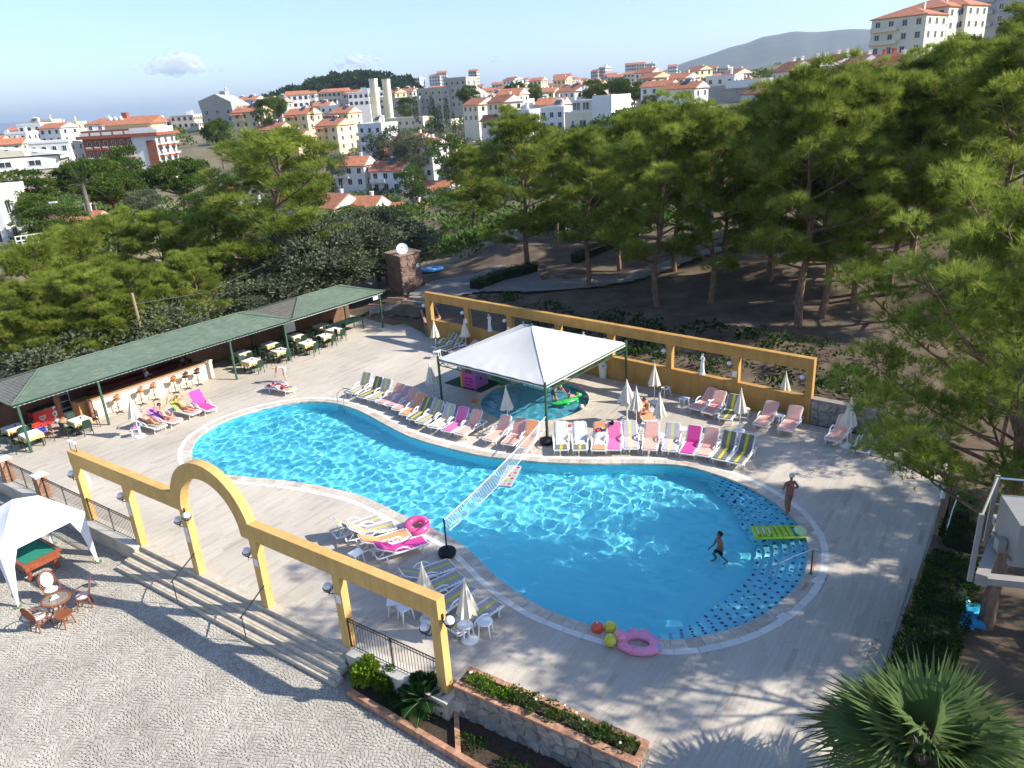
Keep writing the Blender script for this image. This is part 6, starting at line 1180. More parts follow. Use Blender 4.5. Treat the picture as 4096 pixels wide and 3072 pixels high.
# ---------------------------------------------------------------- volleyball net across the pool
NA_, NB_ = Vector((-2.667, 22.80, 0)), Vector((1.434, 31.46, 0)); TYRE = mat('black_rubber', (.012, .012, .013), .6, .2, 6, .3, 20)
for P, lab in ((NA_, 'near black net post standing in a round rubber base'), (NB_, 'far black net post in a round rubber base by the canopy')):
    t = thing('net_post', lab, 'net post', P); mb = MB(); mb.lathe([(0, .02), (.24, .0), (.31, .06), (.33, .15), (.30, .24), (.20, .30), (.06, .31), (.04, .42), (0, .42)], 22); mb.build('base', TYRE, t, smooth=True); mb = MB(); mb.cyl((0, 0, .3), .028, 1.2, 8); mb.build('pole', TYRE, t)
t = thing('volleyball_net', 'white volleyball net stretched across the pool', 'net'); NET = mat('white_cord', (.80, .80, .80), .7, .03, 5); n = 110; zt_ = lambda f: 1.46+(1.36-1.46)*f-.30*4*f*(1-f)*.5; hh = lambda f: .58+.14*math.sin(math.pi*f)
NP_ = lambda f, g_: NA_.lerp(NB_, f)+zv*(zt_(f)-hh(f)*g_)
mb = MB(); mb.tube([NP_(f, 0) for f in np.linspace(0, 1, 30)], .022, 5); mb.build('top_tape', NET, t); mb = MB(); mb.tube([NP_(f, 1) for f in np.linspace(.01, .99, 30)], .009, 4); mb.build('bottom_cord', NET, t)
mb = MB(); rows_ = 6
for i in range(n):
    f0, f1 = .01+.98*i/n, .01+.98*(i+1)/n
    for j in range(rows_):
        g0, g1 = j/rows_, (j+1)/rows_; mb.bar(NP_(f0, g0 if (i+j) % 2 else g1), NP_(f1, g1 if (i+j) % 2 else g0), .0075, .0075)
stuff(mb.build('mesh', NET, t, recalc=False))
# ---------------------------------------------------------------- things in and around the water
t = thing('floating_mat', 'floating mat with colourful fruit squares under the net', 'pool float', (-.36, 28.55, WATER_Z+.05), math.atan2(1.72, .50)); mb = MB(); mb.box((0, 0, 0), (1.85, .62, .07)); mb.build('mattress', mat('lilac_vinyl', (.42, .40, .50), .4, .1, 4), t)
FC = [mat('float_red', (.65, .03, .03), .4), mat('float_yellow', (.75, .55, .04), .4), mat('float_green', (.25, .5, .05), .4), mat('float_orange', (.75, .25, .03), .4)]
for i in range(7):
    for j in range(3): mb = MB(); mb.cyl((-.75+.25*i, -.2+.2*j, .036), .075, .006, 10); mb.build('fruit_spot', FC[(i*2+j*3+i*j) % 4], t)
t = thing('air_bed', 'lime green inflatable air bed over the pool steps', 'pool float', (9.2, 22.97, WATER_Z+.06), R(-4)); LIME = mat('lime_vinyl', (.38, .60, .03), .35, .05, 4, spec=.5)
for k in range(7): mb = MB(); mb.tube([(-.84+.20*k, -.34, 0), (-.84+.20*k, .34, 0)], .095, 10); mb.build('air_tube', LIME, t, smooth=True)
mb = MB(); mb.sphere((.74, 0, .03), .3, 16, 10, (.72, 1.12, .42)); mb.build('pillow', mat('pale_lime_vinyl', (.55, .75, .35), .35), t, smooth=True); mb = MB(); mb.tube([(-.93, -.36, 0), (.85, -.36, 0)], .045, 8); mb.tube([(-.93, .36, 0), (.85, .36, 0)], .045, 8); mb.build('side_tube', LIME, t, smooth=True)
for k in range(3): mb = MB(); mb.box((-.76+.20*k, 0, .088), (.05, .44, .01)); mb.build('white_print', PLW, t)
PKV = mat('pink_vinyl', (.85, .10, .30), .25, .05, 4, spec=.6)
t = thing('swim_ring', 'glossy pink swim ring on the near coping', 'swim ring', G(1668, 2106, .12), 0); mb = MB(); mb.torus((0, 0, .05), .36, .14, 26, 12, Matrix.Rotation(R(12), 3, 'X')); mb.build('ring', PKV, t, smooth=True); mb = MB(); mb.cyl((.36, 0, .19), .018, .03, 6); mb.build('valve', PLW, t)
q0 = G(2555, 2572, .12); t = thing('baby_boat', 'pink inflatable baby boat with fins at the near pool edge', 'pool float', (q0.x, q0.y, .10), R(-18)); BPK = mat('baby_pink_vinyl', (.85, .30, .45), .3, .06, 5, spec=.5)
mb = MB(); mb.torus((0, 0, 0), .34, .13, 24, 10, None); mb.v = [(v[0]*1.45, v[1], v[2]) for v in mb.v]; mb.build('hull', BPK, t, smooth=True); mb = MB(); mb.sphere((-.52, .05, .14), .2, 14, 9, (1.1, 1, .8)); mb.build('head', BPK, t, smooth=True)
for x, y in ((-.2, .42), (-.25, -.4), (.1, .45)): mb = MB(); mb.sphere((x, y, .08), .15, 10, 7, (1, .6, .5)); mb.build('fin', BPK, t, smooth=True)
mb = MB(); mb.sphere((.55, -.08, .05), .12, 10, 7, (1, 1.2, .6)); mb.build('tail', mat('float_blue', (.2, .45, .7), .4), t, smooth=True); mb = MB(); mb.cyl((-.62, .12, .27), .035, .02, 8); mb.cyl((-.6, -.1, .27), .035, .02, 8); mb.build('eye', FC[1], t)
def ball(p, r_, c, lab, z):
    q_ = G(*p, z); t = thing('beach_ball', lab, 'ball', (q_.x, q_.y, z)); mb = MB(); mb.sphere((0, 0, 0), r_, 18, 12); mb.build('shell', mat('ball_'+lab[:9], c, .3, .1, 5, spec=.5), t, smooth=True); mb = MB(); mb.cyl((0, 0, r_-.008), .03, .012, 8); mb.build('cap', PLW, t)
ball((2389, 2511), .19, (.75, .10, .05), 'red beach ball floating at the near pool edge', .10); ball((2441, 2509), .19, (.75, .62, .04), 'yellow beach ball floating beside the red ball', .10); ball((2441, 2561), .19, (.60, .58, .05), 'olive yellow beach ball on the coping by the pink boat', .20)
ball((2322, 1550), .13, (.8, .35, .3), 'pink and white ball at the far rim of the paddling pool', .05); ball((2326, 1627), .14, (.75, .7, .5), 'pale ball floating at the right rim of the paddling pool', .03)
heap(G(1899, 1606, .02), .16, FC[3], 'toy_duck', 'orange toy on the paddling pool rim', 'toy', 15, .8)
STEEL = mat('steel_tube', (.62, .63, .64), .18, .05, 4, metal=.9)
def ladder(P, dirv, label):
    t = thing('pool_ladder', label, 'ladder', P, math.atan2(dirv.y, dirv.x))
    for s_ in (-1, 1): mb = MB(); mb.tube([(-.55, s_*.25, 0), (-.55, s_*.25, .45), (-.45, s_*.25, .68), (-.22, s_*.25, .72), (.05, s_*.25, .55), (.10, s_*.25, .0), (.10, s_*.25, -.95)], .021, 8); mb.build('rail', STEEL, t, smooth=True)
    for z in (-.25, -.5, -.75): mb = MB(); mb.box((.10, 0, z), (.08, .5, .025)); mb.build('rung', STEEL, t)
def pool_edge(p):
    q_ = G(*p); i = min(range(NP), key=lambda i: (POOL[i]-q_).length); tt = (POOL[(i+1) % NP]-POOL[i-1]).normalized(); return POOL[i], Vector((-tt.y, tt.x, 0))
e, n_ = pool_edge((1372, 1618)); ladder(e+n_*.02, n_, 'steel pool ladder at the far left of the lounger row'); e, n_ = pool_edge((835, 1885)); ladder(e+n_*.02, n_, 'steel pool ladder behind the top of the yellow arch')
t = thing('pool_handrail', 'steel handrail leading down the pool steps', 'handrail', G(3243, 2296)); e = G(3090, 2258, .3)-G(3243, 2296); mb = MB(); mb.cyl((0, 0, 0), .028, .95, 10); mb.lathe([(0, 0), (.07, 0), (.06, .03), (0, .035)], 12); mb.build('post', mat('bronze_tube', (.25, .17, .08), .35, .1, 4, metal=.6), t); mb = MB(); mb.tube([(.15, -.05, .93), (0, 0, .95), (e.x*.5, e.y*.5, .62), (e.x, e.y, .2), (e.x*1.05, e.y*1.05, -.9)], .024, 8); mb.build('rail', STEEL, t, smooth=True)
for p, lab in (((3272, 2134), 'pale square skimmer lid behind the lime air bed'), ((3272, 2326), 'pale square skimmer lid beside the pool handrail'), ((1850, 1775), 'pale skimmer lid on the far coping'), ((3137, 2470), 'pale skimmer lid near the lower right pool rim')):
    mb = MB(); mb.box((0, 0, .012), (.34, .34, .012)); o = mb.build('skimmer_lid', CPW); o.location = G(*p); o.rotation_euler = (0, 0, .6); tag(o, lab, 'lid')
# play house, slide and mat
mc = [G(1650+x*.42948, 1200+y*.42948) for x, y in ((290, 775), (640, 865), (840, 770), (500, 690))]; mb = MB(); mb.prism([(p.x, p.y) for p in mc], .004, .018); o = mb.build('play_mat', mat('green_turf_mat', (.03, .07, .04), .95, .15, 10, .4, 60)); tag(o, 'dark green mat under the pink play house', 'mat')
hc = G(1650+595*.42948, 1200+815*.42948)+Vector((-.1, .35, 0)); t = thing('play_house', 'pink and purple plastic play house with yellow corners', 'play house', hc, R(-38)); PNK = mat('pink_plastic', (.72, .10, .35), .45, .05, 4); PUR = mat('purple_plastic', (.38, .16, .52), .45, .05, 4); YLP = mat('yellow_plastic', (.80, .55, .04), .45, .05, 4)
mb = MB(); mb.slab([(-.5, -.5, .0), (.5, -.5, .0), (.5, -.5, .95), (.36, -.5, 1.15), (.18, -.5, .86), (-.18, -.5, .86), (-.36, -.5, 1.15), (-.5, -.5, .95)], Vector((0, .05, 0))); mb.build('front_wall', PNK, t); mb = MB(); mb.slab([(.5, -.45, 0), (.5, .5, 0), (.5, .5, 1.0), (.5, .25, 1.15), (.5, 0, .95), (.5, -.25, 1.15), (.5, -.45, 1.0)], Vector((-.05, 0, 0))); mb.build('side_wall', PUR, t); mb = MB(); mb.box((-.475, .0, .5), (.05, .9, 1.0)); mb.build('side_wall', PNK, t); mb = MB(); mb.box((0, .5, .5), (1, .05, 1.0)); mb.build('rear_wall', PUR, t)
for x, y in ((-.5, -.5), (.5, -.5), (.5, .5), (-.5, .5)): mb = MB(); mb.cyl((x, y, 0), .07, 1.05, 10); mb.build('corner_post', YLP if y < 0 and x < 0 else PUR, t)
for x, z in ((-.15, .58), (.15, .58), (-.15, .40), (.15, .40)): mb = MB(); mb.box((x, -.506, z), (.22, .01, .07)); mb.build('window_slot', mat('purple_dark', (.14, .03, .1), .6), t)
mb = MB(); mb.box((0, -.506, .2), (.4, .01, .06)); mb.build('window_slot', MATS['purple_dark'], t); mb = MB(); mb.tube([(.506, 0, .55), (.515, 0, .55)], .13, 14); mb.build('round_window', MATS['purple_dark'], t)
for k in range(5): mb = MB(); mb.sphere((-.3+.15*k, -.42, 1.12+.05*(k % 2)), .09, 10, 7); mb.build('roof_flower', [YLP, PNK, FC[2], PUR, YLP][k], t, smooth=True)
sp = hc+Vector((1.0, .45, 0)); t = thing('toy_slide', 'green plastic slide beside the play house', 'slide', sp, R(-42)); SLG = mat('green_slide', (.02, .22, .10), .4, .06, 4); pr_ = [(-.55, .85), (-.35, .80), (0, .48), (.35, .22), (.7, .08), (1.0, .05)]
mb = MB()
for (x0, z0_), (x1, z1_) in zip(pr_, pr_[1:]): mb.slab([(x0, -.22, z0_), (x1, -.22, z1_), (x1, .22, z1_), (x0, .22, z0_)], Vector((0, 0, -.03)))
mb.build('chute', SLG, t)
for s_ in (-1, 1): mb = MB(); mb.tube([(x, s_*.23, z+.06) for x, z in pr_], .045, 6); mb.build('side', SLG, t, smooth=True)
for s_ in (-1, 1): mb = MB(); mb.tube([(-.5, s_*.2, .85), (-.8, s_*.22, 0)], .04, 6); mb.build('ladder_leg', SLG, t)
for z in (.2, .42, .64): mb = MB(); mb.box((-.5-.3*(1-z/.85), 0, z), (.06, .4, .04)); mb.build('rung', SLG, t)
# waste bin, statues handled with people
t = thing('waste_bin', 'white waste bin with domed lid against the ochre wall', 'bin', G(2412, 1510)); mb = MB(); mb.lathe([(0, 0), (.19, 0), (.235, .62), (0, .62)], 18); mb.build('body', PLW, t, smooth=True); mb = MB(); mb.lathe([(.25, .62), (.25, .70), (.22, .82), (.12, .92), (0, .94)], 18); l_ = mb.build('lid', PLW, t, smooth=True); mb = MB(); mb.box((0, -.215, .76), (.2, .08, .12)); mb.build('flap', mat('grey_plastic', (.4, .4, .42), .5), l_); mb = MB(); mb.torus((0, 0, .62), .238, .012, 18, 5); mb.build('rim', mat('grey_plastic', (.4, .4, .42)), t)
# ================================================================ ON THE PLAZA
t = thing('white_gazebo', 'white party gazebo over the billiard table', 'gazebo'); ga, gb = Vector((-16.2, 24.74, 0)), Vector((-17.74, 22.19, 0)); gu = (gb-ga).normalized(); gv = Vector((gu.y, -gu.x, 0)); gv = gv if gv.x < 0 else -gv; gl_ = 3.0
gc = [ga, ga+gu*gl_, ga+gu*gl_+gv*gl_, ga+gv*gl_]; gm = ga+gu*gl_/2+gv*gl_/2; GZ = PLAZA_Z; ez = 1.62; GWH = mat('gazebo_fabric', (.80, .78, .78), .85, .03, 1.5, .15, 8)
for i, c in enumerate(gc):
    mb = MB(); mb.cyl((c.x, c.y, GZ), .018, ez-GZ, 8); mb.build('pole', PLW, t); mb = MB(); mb.box((c.x, c.y, GZ+.02), (.22, .22, .015)); mb.build('foot_plate', mat('foot_green', (.12, .2, .07), .8), t)
    for o_ in (gc[(i+1) % 4], gc[(i-1) % 4]):
        d_ = (o_-c).normalized(); mb = MB(); mb.slab([c+zv*ez, c+d_*.62+zv*ez, c+d_*.30+zv*(ez-.75), c+d_*.05+zv*(GZ+.05), c+zv*(GZ+.05)], (gm-c).normalized()*.01); mb.build('corner_curtain', GWH, t)
apx = gm+zv*(ez+.95)
for i in range(4):
    a, b = gc[i]+zv*ez, gc[(i+1) % 4]+zv*ez; n = 10; V = []; F = []; ix = {}
    for r_ in range(n+1):
        for k in range(n-r_+1):
            v = r_/n; uu_ = (k/n)/(1-v) if v < 1 else .5; p = a.lerp(b, uu_).lerp(apx, v); ix[r_, k] = len(V); V.append(p-zv*.07*math.sin(math.pi*v)*math.sin(math.pi*uu_))
    for r_ in range(n):
        for k in range(n-r_):
            F.append((ix[r_, k], ix[r_, k+1], ix[r_+1, k]))
            if k < n-r_-1: F.append((ix[r_, k+1], ix[r_+1, k+1], ix[r_+1, k]))
    mb = MB(); mb.add(V, F); mb.build('roof_panel', GWH, t, smooth=True); mb = MB(); mb.slab([a+zv*.005, b+zv*.005, b-zv*.16, a-zv*.16], (gm-(a+b)/2).normalized()*.01); mb.build('valance', GWH, t)
# billiard table
FELT = mat('green_felt', (.02, .22, .15), .95, .08, 6); RW = mat('red_wood', (.26, .06, .025), .4, .25, 4, col2=(.38, .11, .05), stretch=(5, 1, 1), spec=.5)
bc_, bl_ = G(545*.45208, 2000+440*.45208, .15), G(205*.45208, 2000+605*.45208, .15); bu = (bc_-bl_); bu.z = 0; L1 = bu.length; bu.normalize(); bvv = Vector((-bu.y, bu.x, 0)); bvv = bvv if bvv.y > 0 else -bvv
t = thing('billiard_table', 'billiard table with green cloth and red wooden frame under the gazebo', 'billiard table', bl_+bu*L1/2+bvv*1.2-zv*(.15-PLAZA_Z), math.atan2(bu.y, bu.x)); bw, bl2 = L1/2, 1.2
mb = MB(); mb.box((0, 0, .74), (bw*2-.2, bl2*2-.2, .03)); mb.build('playing_surface', FELT, t)
for x, y, w_, d_ in ((-bw+.06, 0, .12, bl2*2), (bw-.06, 0, .12, bl2*2), (0, -bl2+.06, bw*2-.24, .12), (0, bl2-.06, bw*2-.24, .12)): mb = MB(); mb.box((x, y, .77), (w_, d_, .07)); r_ = mb.build('rail', RW, t); mb = MB(); mb.box((x*.93 if w_ < .2 else 0, y*.955 if w_ > .2 else 0, .775), (.05 if w_ < .2 else w_, .05 if w_ > .2 else d_-.24, .05)); mb.build('cushion', FELT, r_)
mb = MB(); mb.box((0, 0, .60), (bw*2-.12, bl2*2-.12, .24)); mb.build('body', RW, t)
for x in (-1, 1):
    for y in (-1, 1): mb = MB(); mb.lathe([(.05, 0), (.13, .02), (.12, .10), (.06, .14), (.09, .30), (.11, .42), (.11, .5)], 12, (x*(bw-.22), y*(bl2-.3), 0)); mb.build('leg', RW, t, smooth=True)
# wicker set
WIC = mat('wicker', (.22, .065, .025), .6, .3, 30, .5, 60, col2=(.34, .12, .05)); CUSH = mat('floral_cushion', (.76, .74, .70), .9, .10, 18, col2=(.80, .79, .77))
def wicker_chair(rim):
    t = thing('wicker_chair', 'x', 'chair'); rm_ = WIC
    mb = MB(); mb.lathe([(0, .40), (.23, .40), (.25, .42), (.23, .44), (0, .44)], 18); mb.build('seat', WIC, t); mb = MB(); mb.lathe([(0, .442), (.21, .442), (.225, .47), (.19, .50), (0, .51)], 18); mb.build('cushion', CUSH, t, smooth=True)
    M = Matrix.Translation((-.22, 0, .44)) @ Matrix.Rotation(R(-14), 4, 'Y'); ov = [M @ Vector((0, .25*math.sin(a), .30-.33*math.cos(a))) for a in np.linspace(0, 2*math.pi, 20)]
    mb = MB(); mb.tube(ov, .024, 6); mb.slab([M @ Vector((-.01, .235*math.sin(a), .30-.31*math.cos(a))) for a in np.linspace(0, 2*math.pi, 20)[:-1]], M.to_3x3() @ Vector((-.015, 0, 0))); mb.build('backrest', WIC, t); mb = MB(); mb.slab([M @ Vector((.005, .20*math.sin(a), .31-.28*math.cos(a))) for a in np.linspace(0, 2*math.pi, 20)[:-1]], M.to_3x3() @ Vector((.04, 0, 0))); mb.build('back_cushion', CUSH, t)
    for s_ in (-1, 1): mb = MB(); mb.tube([(-.24, s_*.22, .72), (-.05, s_*.29, .68), (.16, s_*.27, .62), (.20, s_*.22, .42)], .02, 6); mb.build('armrest', WIC, t)
    for x, y in ((.17, .16), (.17, -.16), (-.17, .16), (-.17, -.16)): mb = MB(); mb.tube([(x, y, .41), (x*1.35, y*1.35, 0)], .02, 6); mb.build('leg', WIC, t)
    mb = MB(); mb.tube([(.2, .19, .14), (-.2, -.19, .14)], .012, 5); mb.tube([(.2, -.19, .14), (-.2, .19, .14)], .012, 5); mb.torus((0, 0, .26), .2, .012, 14, 5); mb.build('stretcher', WIC, t); return t
tc_ = G(495*.45208, 2000+880*.45208, .10); tcx = Vector((tc_.x, tc_.y, PLAZA_Z))
t = thing('wicker_table', 'round glass topped wicker table among the wicker chairs', 'table', tcx); mb = MB(); mb.lathe([(.40, .70), (.46, .70), (.47, .72), (.46, .74), (.40, .74)], 28); mb.build('rim', WIC, t)
gm_, nt, p = nodes('table_glass'); p.inputs['Base Color'].default_value = (.35, .30, .22, 1); p.inputs['Roughness'].default_value = .05; p.inputs['Alpha'].default_value = .45; MATS['table_glass'] = gm_
mb = MB(); mb.lathe([(0, .725), (.42, .725), (.42, .735), (0, .735)], 28); mb.build('glass_top', gm_, t)
for k in range(4): a = k*math.pi/2+.6; mb = MB(); mb.tube([(.36*math.cos(a), .36*math.sin(a), .71), (.16*math.cos(a), .16*math.sin(a), .36), (.34*math.cos(a), .34*math.sin(a), 0)], .022, 6); mb.build('leg', WIC, t)
mb = MB(); mb.torus((0, 0, .36), .17, .018, 16, 5); mb.build('ring', WIC, t); heap(tcx+Vector((-.05, .03, .74)), .14, CUSH, 'crumpled_cloth', 'crumpled white cloth on the glass wicker table', 'cloth', 21, .35)
wc0 = wicker_chair(0); wc0.location = (0, 0, -50); used.discard(wc0.name)
for (x, y), lab in (((455, 800), 'wicker chair with rounded cushioned back behind the table'), ((730, 855), 'wicker chair nearest the steps'), ((340, 1040), 'wicker chair with pale cushion left of the table')):
    q_ = G(x*.45208, 2000+y*.45208, PLAZA_Z+.42); loc = Vector((q_.x, q_.y, PLAZA_Z)); d_ = tcx-loc; place(wc0, loc, math.atan2(d_.y, d_.x)+random.uniform(-.25, .25), lab, 'wicker chairs')
q_ = G(560*.45208, 2000+1010*.45208, PLAZA_Z+.45); t = thing('wicker_stool', 'low round wicker stool without cushion in front of the table', 'stool', (q_.x, q_.y, PLAZA_Z)); mb = MB(); mb.lathe([(0, .42), (.27, .42), (.29, .45), (.27, .48), (.22, .47), (0, .46)], 20); mb.build('seat', WIC, t)
for k in range(4): a = k*math.pi/2+.4; mb = MB(); mb.tube([(.2*math.cos(a), .2*math.sin(a), .43), (.28*math.cos(a), .28*math.sin(a), 0)], .02, 6); mb.build('leg', WIC, t)
mb = MB(); mb.tube([(.2, .05, .16), (-.2, -.05, .16)], .012, 5); mb.tube([(.05, -.2, .16), (-.05, .2, .16)], .012, 5); mb.build('stretcher', WIC, t)
# ---------------------------------------------------------------- hut with dish, boat, leaning pole
RKM = mat('hut_stone', (.19, .115, .085), .95, .35, 2.5, .6, 8, col2=(.30, .20, .15)); h0 = Vector((-8.15, 58.45, 1.0)); h1 = Vector((-6.67, 59.5, 1.1))
t = thing('stone_hut', 'small reddish brown stone hut with satellite dish on top', 'hut'); u = (h1-h0); u.z = 0; Lh = u.length; u.normalize(); vh = Vector((-u.y, u.x, 0)); mb = MB(); a, b = h0-vh*0, h0+u*Lh; mb.slab([a-zv*.6, b-zv*.6, b+zv*3.1, a+zv*2.95], vh*2.4); mb.build('core', RKM, t); stones(t, a-vh*.002-zv*.4, u, zv, -vh, Lh, 3.4, RKM, .42, .05, 41); mb = MB(); mb.slab([a+u*-.1-vh*.1+zv*2.98, b+u*.1-vh*.1+zv*3.13, b+u*.1+vh*2.5+zv*3.13, a+u*-.1+vh*2.5+zv*2.98], zv*.08); mb.build('roof_slab', mat('hut_roof', (.3, .2, .15), .9), t); mb = MB(); mb.box(a+u*1.5-vh*.05+zv*2.1, (.24, .02, .3), math.atan2(u.y, u.x)); mb.build('wall_plate', PAPER, t)
def dish(loc, r_, az, label):
    t = thing('satellite_dish', label, 'satellite dish', loc, az); M = Matrix.Translation((0, 0, r_*1.15)) @ Matrix.Rotation(R(62), 4, 'Y'); mb = MB(); prof = [(r_*k/6, .22*r_*(k/6)**2) for k in range(7)]; n = 24; V = [M @ Vector((pr*math.cos(2*math.pi*i/n), pr*math.sin(2*math.pi*i/n), z)) for pr, z in prof for i in range(n)]
    mb.add(V, [(i*n+k, i*n+(k+1) % n, (i+1)*n+(k+1) % n, (i+1)*n+k) for i in range(6) for k in range(n)]); mb.build('reflector', PLW, t, smooth=True, recalc=False); mb = MB(); mb.cyl((0, 0, 0), .035, r_*1.1, 8); mb.build('mast', STEEL, t); mb = MB(); mb.tube([M @ Vector((0, -r_*.9, .2*r_)), M @ Vector((0, 0, r_*.95))], .015, 5); mb.sphere(M @ Vector((0, 0, r_*.98)), .06, 8, 6); mb.build('feed_arm', STEEL, t); return t
dish(G(1612, 1018, 4.0)-zv*.1, .46, math.atan2(-1, .1), 'white satellite dish on the stone hut')
q_ = base_at(1722, 1088); t = thing('inflatable_boat', 'blue and white inflatable boat lying by the garden path', 'boat', q_+zv*.15, .3); BLV = mat('blue_vinyl', (.08, .30, .65), .4, .08, 3); mb = MB(); mb.torus((0, 0, .1), .55, .19, 24, 10); mb.v = [(v[0]*1.7, v[1], v[2]) for v in mb.v]; mb.build('hull', BLV, t, smooth=True); mb = MB(); mb.box((0, 0, .05), (1.3, .6, .04)); mb.build('floor', mat('navy_vinyl', (.02, .05, .12), .4), t); mb = MB(); mb.box((-.1, -.1, .22), (.45, .3, .1)); mb.build('seat', PLW, t)
p0, p1 = base_at(1715, 1075), AT(1650, 926, (base_at(1715, 1075)).to_2d().length-.6); t = thing('leaning_pole', 'thin pale pole leaning behind the stone hut', 'pole'); mb = MB(); mb.tube([p0, p1], [.035, .02], 6); mb.build('shaft', STEEL, t); mb = MB(); mb.sphere(p1, .04, 8, 6); mb.build('tip', STEEL, t)
# wooden pole with wire behind the bar, trunk lamp
b_ = BP(3.2, -9); tp_ = AT(527, 1172, b_.to_2d().length); t = thing('wooden_pole', 'bare wooden pole with a wire behind the bar roof', 'pole'); mb = MB(); mb.tube([(tp_.x+.1, tp_.y, -3), tp_], [.12, .09], 8); mb.build('shaft', mat('weathered_wood', (.30, .22, .14), .9, .2, 4, .4, 20, stretch=(1, 1, .2)), t); mb = MB(); e_ = AT(1060, 1060, 58); mb.tube([tp_-zv*.7, (tp_+e_)/2-zv*1.0, e_], .012, 4); mb.build('wire', STEEL, t)
# ---------------------------------------------------------------- platform with cooling unit near the camera (right edge)
PO = AT(3879, 2316, 7.6); PZ = PO.z; t = thing('cooling_platform', 'pale metal platform with two rail posts at the right edge', 'platform'); GRY = mat('grey_white_paint', (.30, .27, .23), .6, .12, 3); LGP = mat('pale_metal', (.27, .25, .22), .5, .1, 3, spec=.4)
pr = (G(4096, 2338, PZ)-PO).normalized(); P2 = G(3944, 2153, PZ); pf_ = (P2-PO); pfl = pf_.length; pf_.normalize(); rzp = math.atan2(pr.y, pr.x)
mb = MB(); mb.bar(PO+pr*.14+zv*.02, PO+pr*2.2+zv*.02, .10, .075); mb.build('front_beam', GRY, t); mb = MB(); mb.bar(PO+pr*.10, PO+pr*.10+pf_*pfl*1.5, .11, .12); mb.build('side_beam', GRY, t); mb = MB(); mb.bar(PO+pf_*pfl*1.5, PO+pf_*pfl*1.5+pr*2.2, .10, .10); mb.build('rear_beam', GRY, t); mb = MB(); mb.bar(PO+pr*1.1-zv*.06, PO+pr*1.1+pf_*pfl*1.5-zv*.06, .07, .05); mb.build('cross_beam', GRY, t)
mb = MB(); mb.box(PO+zv*.36, (.042, .035, .76), rzp); mb.build('rail_post', LGP, t); mb = MB(); mb.box(P2+zv*.36, (.042, .035, .80), rzp); mb.build('rail_post', LGP, t); mb = MB(); mb.tube([PO+zv*.72, P2+zv*.74], .012, 8); mb.build('conduit', LGP, t)
for z_ in (.42, .73): mb = MB(); mb.tube([P2+zv*z_, P2+pr*2.2+zv*(z_-.05)], .010, 6); mb.build('rail', STEEL, t)
mb = MB(); mb.box(PO+pr*.17+pf_*pfl*.55+zv*.16, (.08, .12, .13), rzp); mb.build('junction_box', GRY, t)
u_ = PO+pr*.72+pf_*pfl*.62+zv*.11; t = thing('cooling_unit', 'pale air conditioning unit with louvred side at the right edge', 'air conditioner', u_, rzp); mb = MB(); mb.box((0, 0, .22), (1.05, .62, .42)); mb.build('casing', LGP, t)
for i in range(13): mb = MB(); mb.box((-.36+.066*i, -.318, .22), (.02, .03, .34)); mb.build('louvre', LGP, t)
mb = MB(); mb.box((.05, -.312, .22), (.9, .006, .37)); mb.build('grille_back', mat('black_grille', (.02, .02, .02), .7), t); mb = MB(); mb.lathe([(0, .445), (.26, .44), (.27, .475), (.29, .475), (.29, .435)], 24); mb.build('fan_ring', mat('grey_metal', (.3, .31, .32), .4), t)
for k in range(5): a = k*2*math.pi/5; mb = MB(); mb.slab([(.04*math.cos(a), .04*math.sin(a), .45), (.24*math.cos(a-.25), .24*math.sin(a-.25), .465), (.24*math.cos(a+.25), .24*math.sin(a+.25), .45)], Vector((0, 0, .006))); mb.build('fan_blade', MATS['black_grille'], t)
mb = MB(); mb.box((0, -.25, -.03), (1.1, .07, .06)); mb.box((0, .25, -.03), (1.1, .07, .06)); mb.build('skid', GRY, t)
# white thin rail by the trunk, blue plastic heap
q_ = G(3790, 2140, .2); t = thing('white_rail', 'thin white rail leaning along the pine trunk', 'rail'); mb = MB(); mb.tube([G(3778, 2148, .1), G(3810, 2040, 1.3), G(3833, 1982, 1.9)], .022, 6); mb.build('tube', PLW, t); mb = MB(); mb.box(G(3772, 1975, .5), (.12, .12, .35)); mb.build('end_plate', PLW, t)
for p, r_, c, lab, sd in (((3780, 2490), .42, (.02, .09, .42), 'deep blue deflated pool float right of the hedge', 31), ((3860, 2480), .46, (.03, .28, .52), 'light blue deflated pool float beside the dark one', 32), ((3850, 2435), .40, (.03, .33, .48), 'turquoise plastic sheet lying under the pine', 33)): q_ = G(*p, 0); heap(Vector((q_.x, q_.y, tz(q_.x, q_.y)+.05)), r_, mat('vinyl%d' % sd, c, .35, .3, 6, spec=.5), 'deflated_float', lab, 'pool float', sd, .45)
q_ = G(3850, 3010, .5); heap(Vector((q_.x-.1, q_.y, .15)), .3, YLP, 'yellow_toy', 'yellow object half hidden under the fan palm', 'toy', 35, .9)
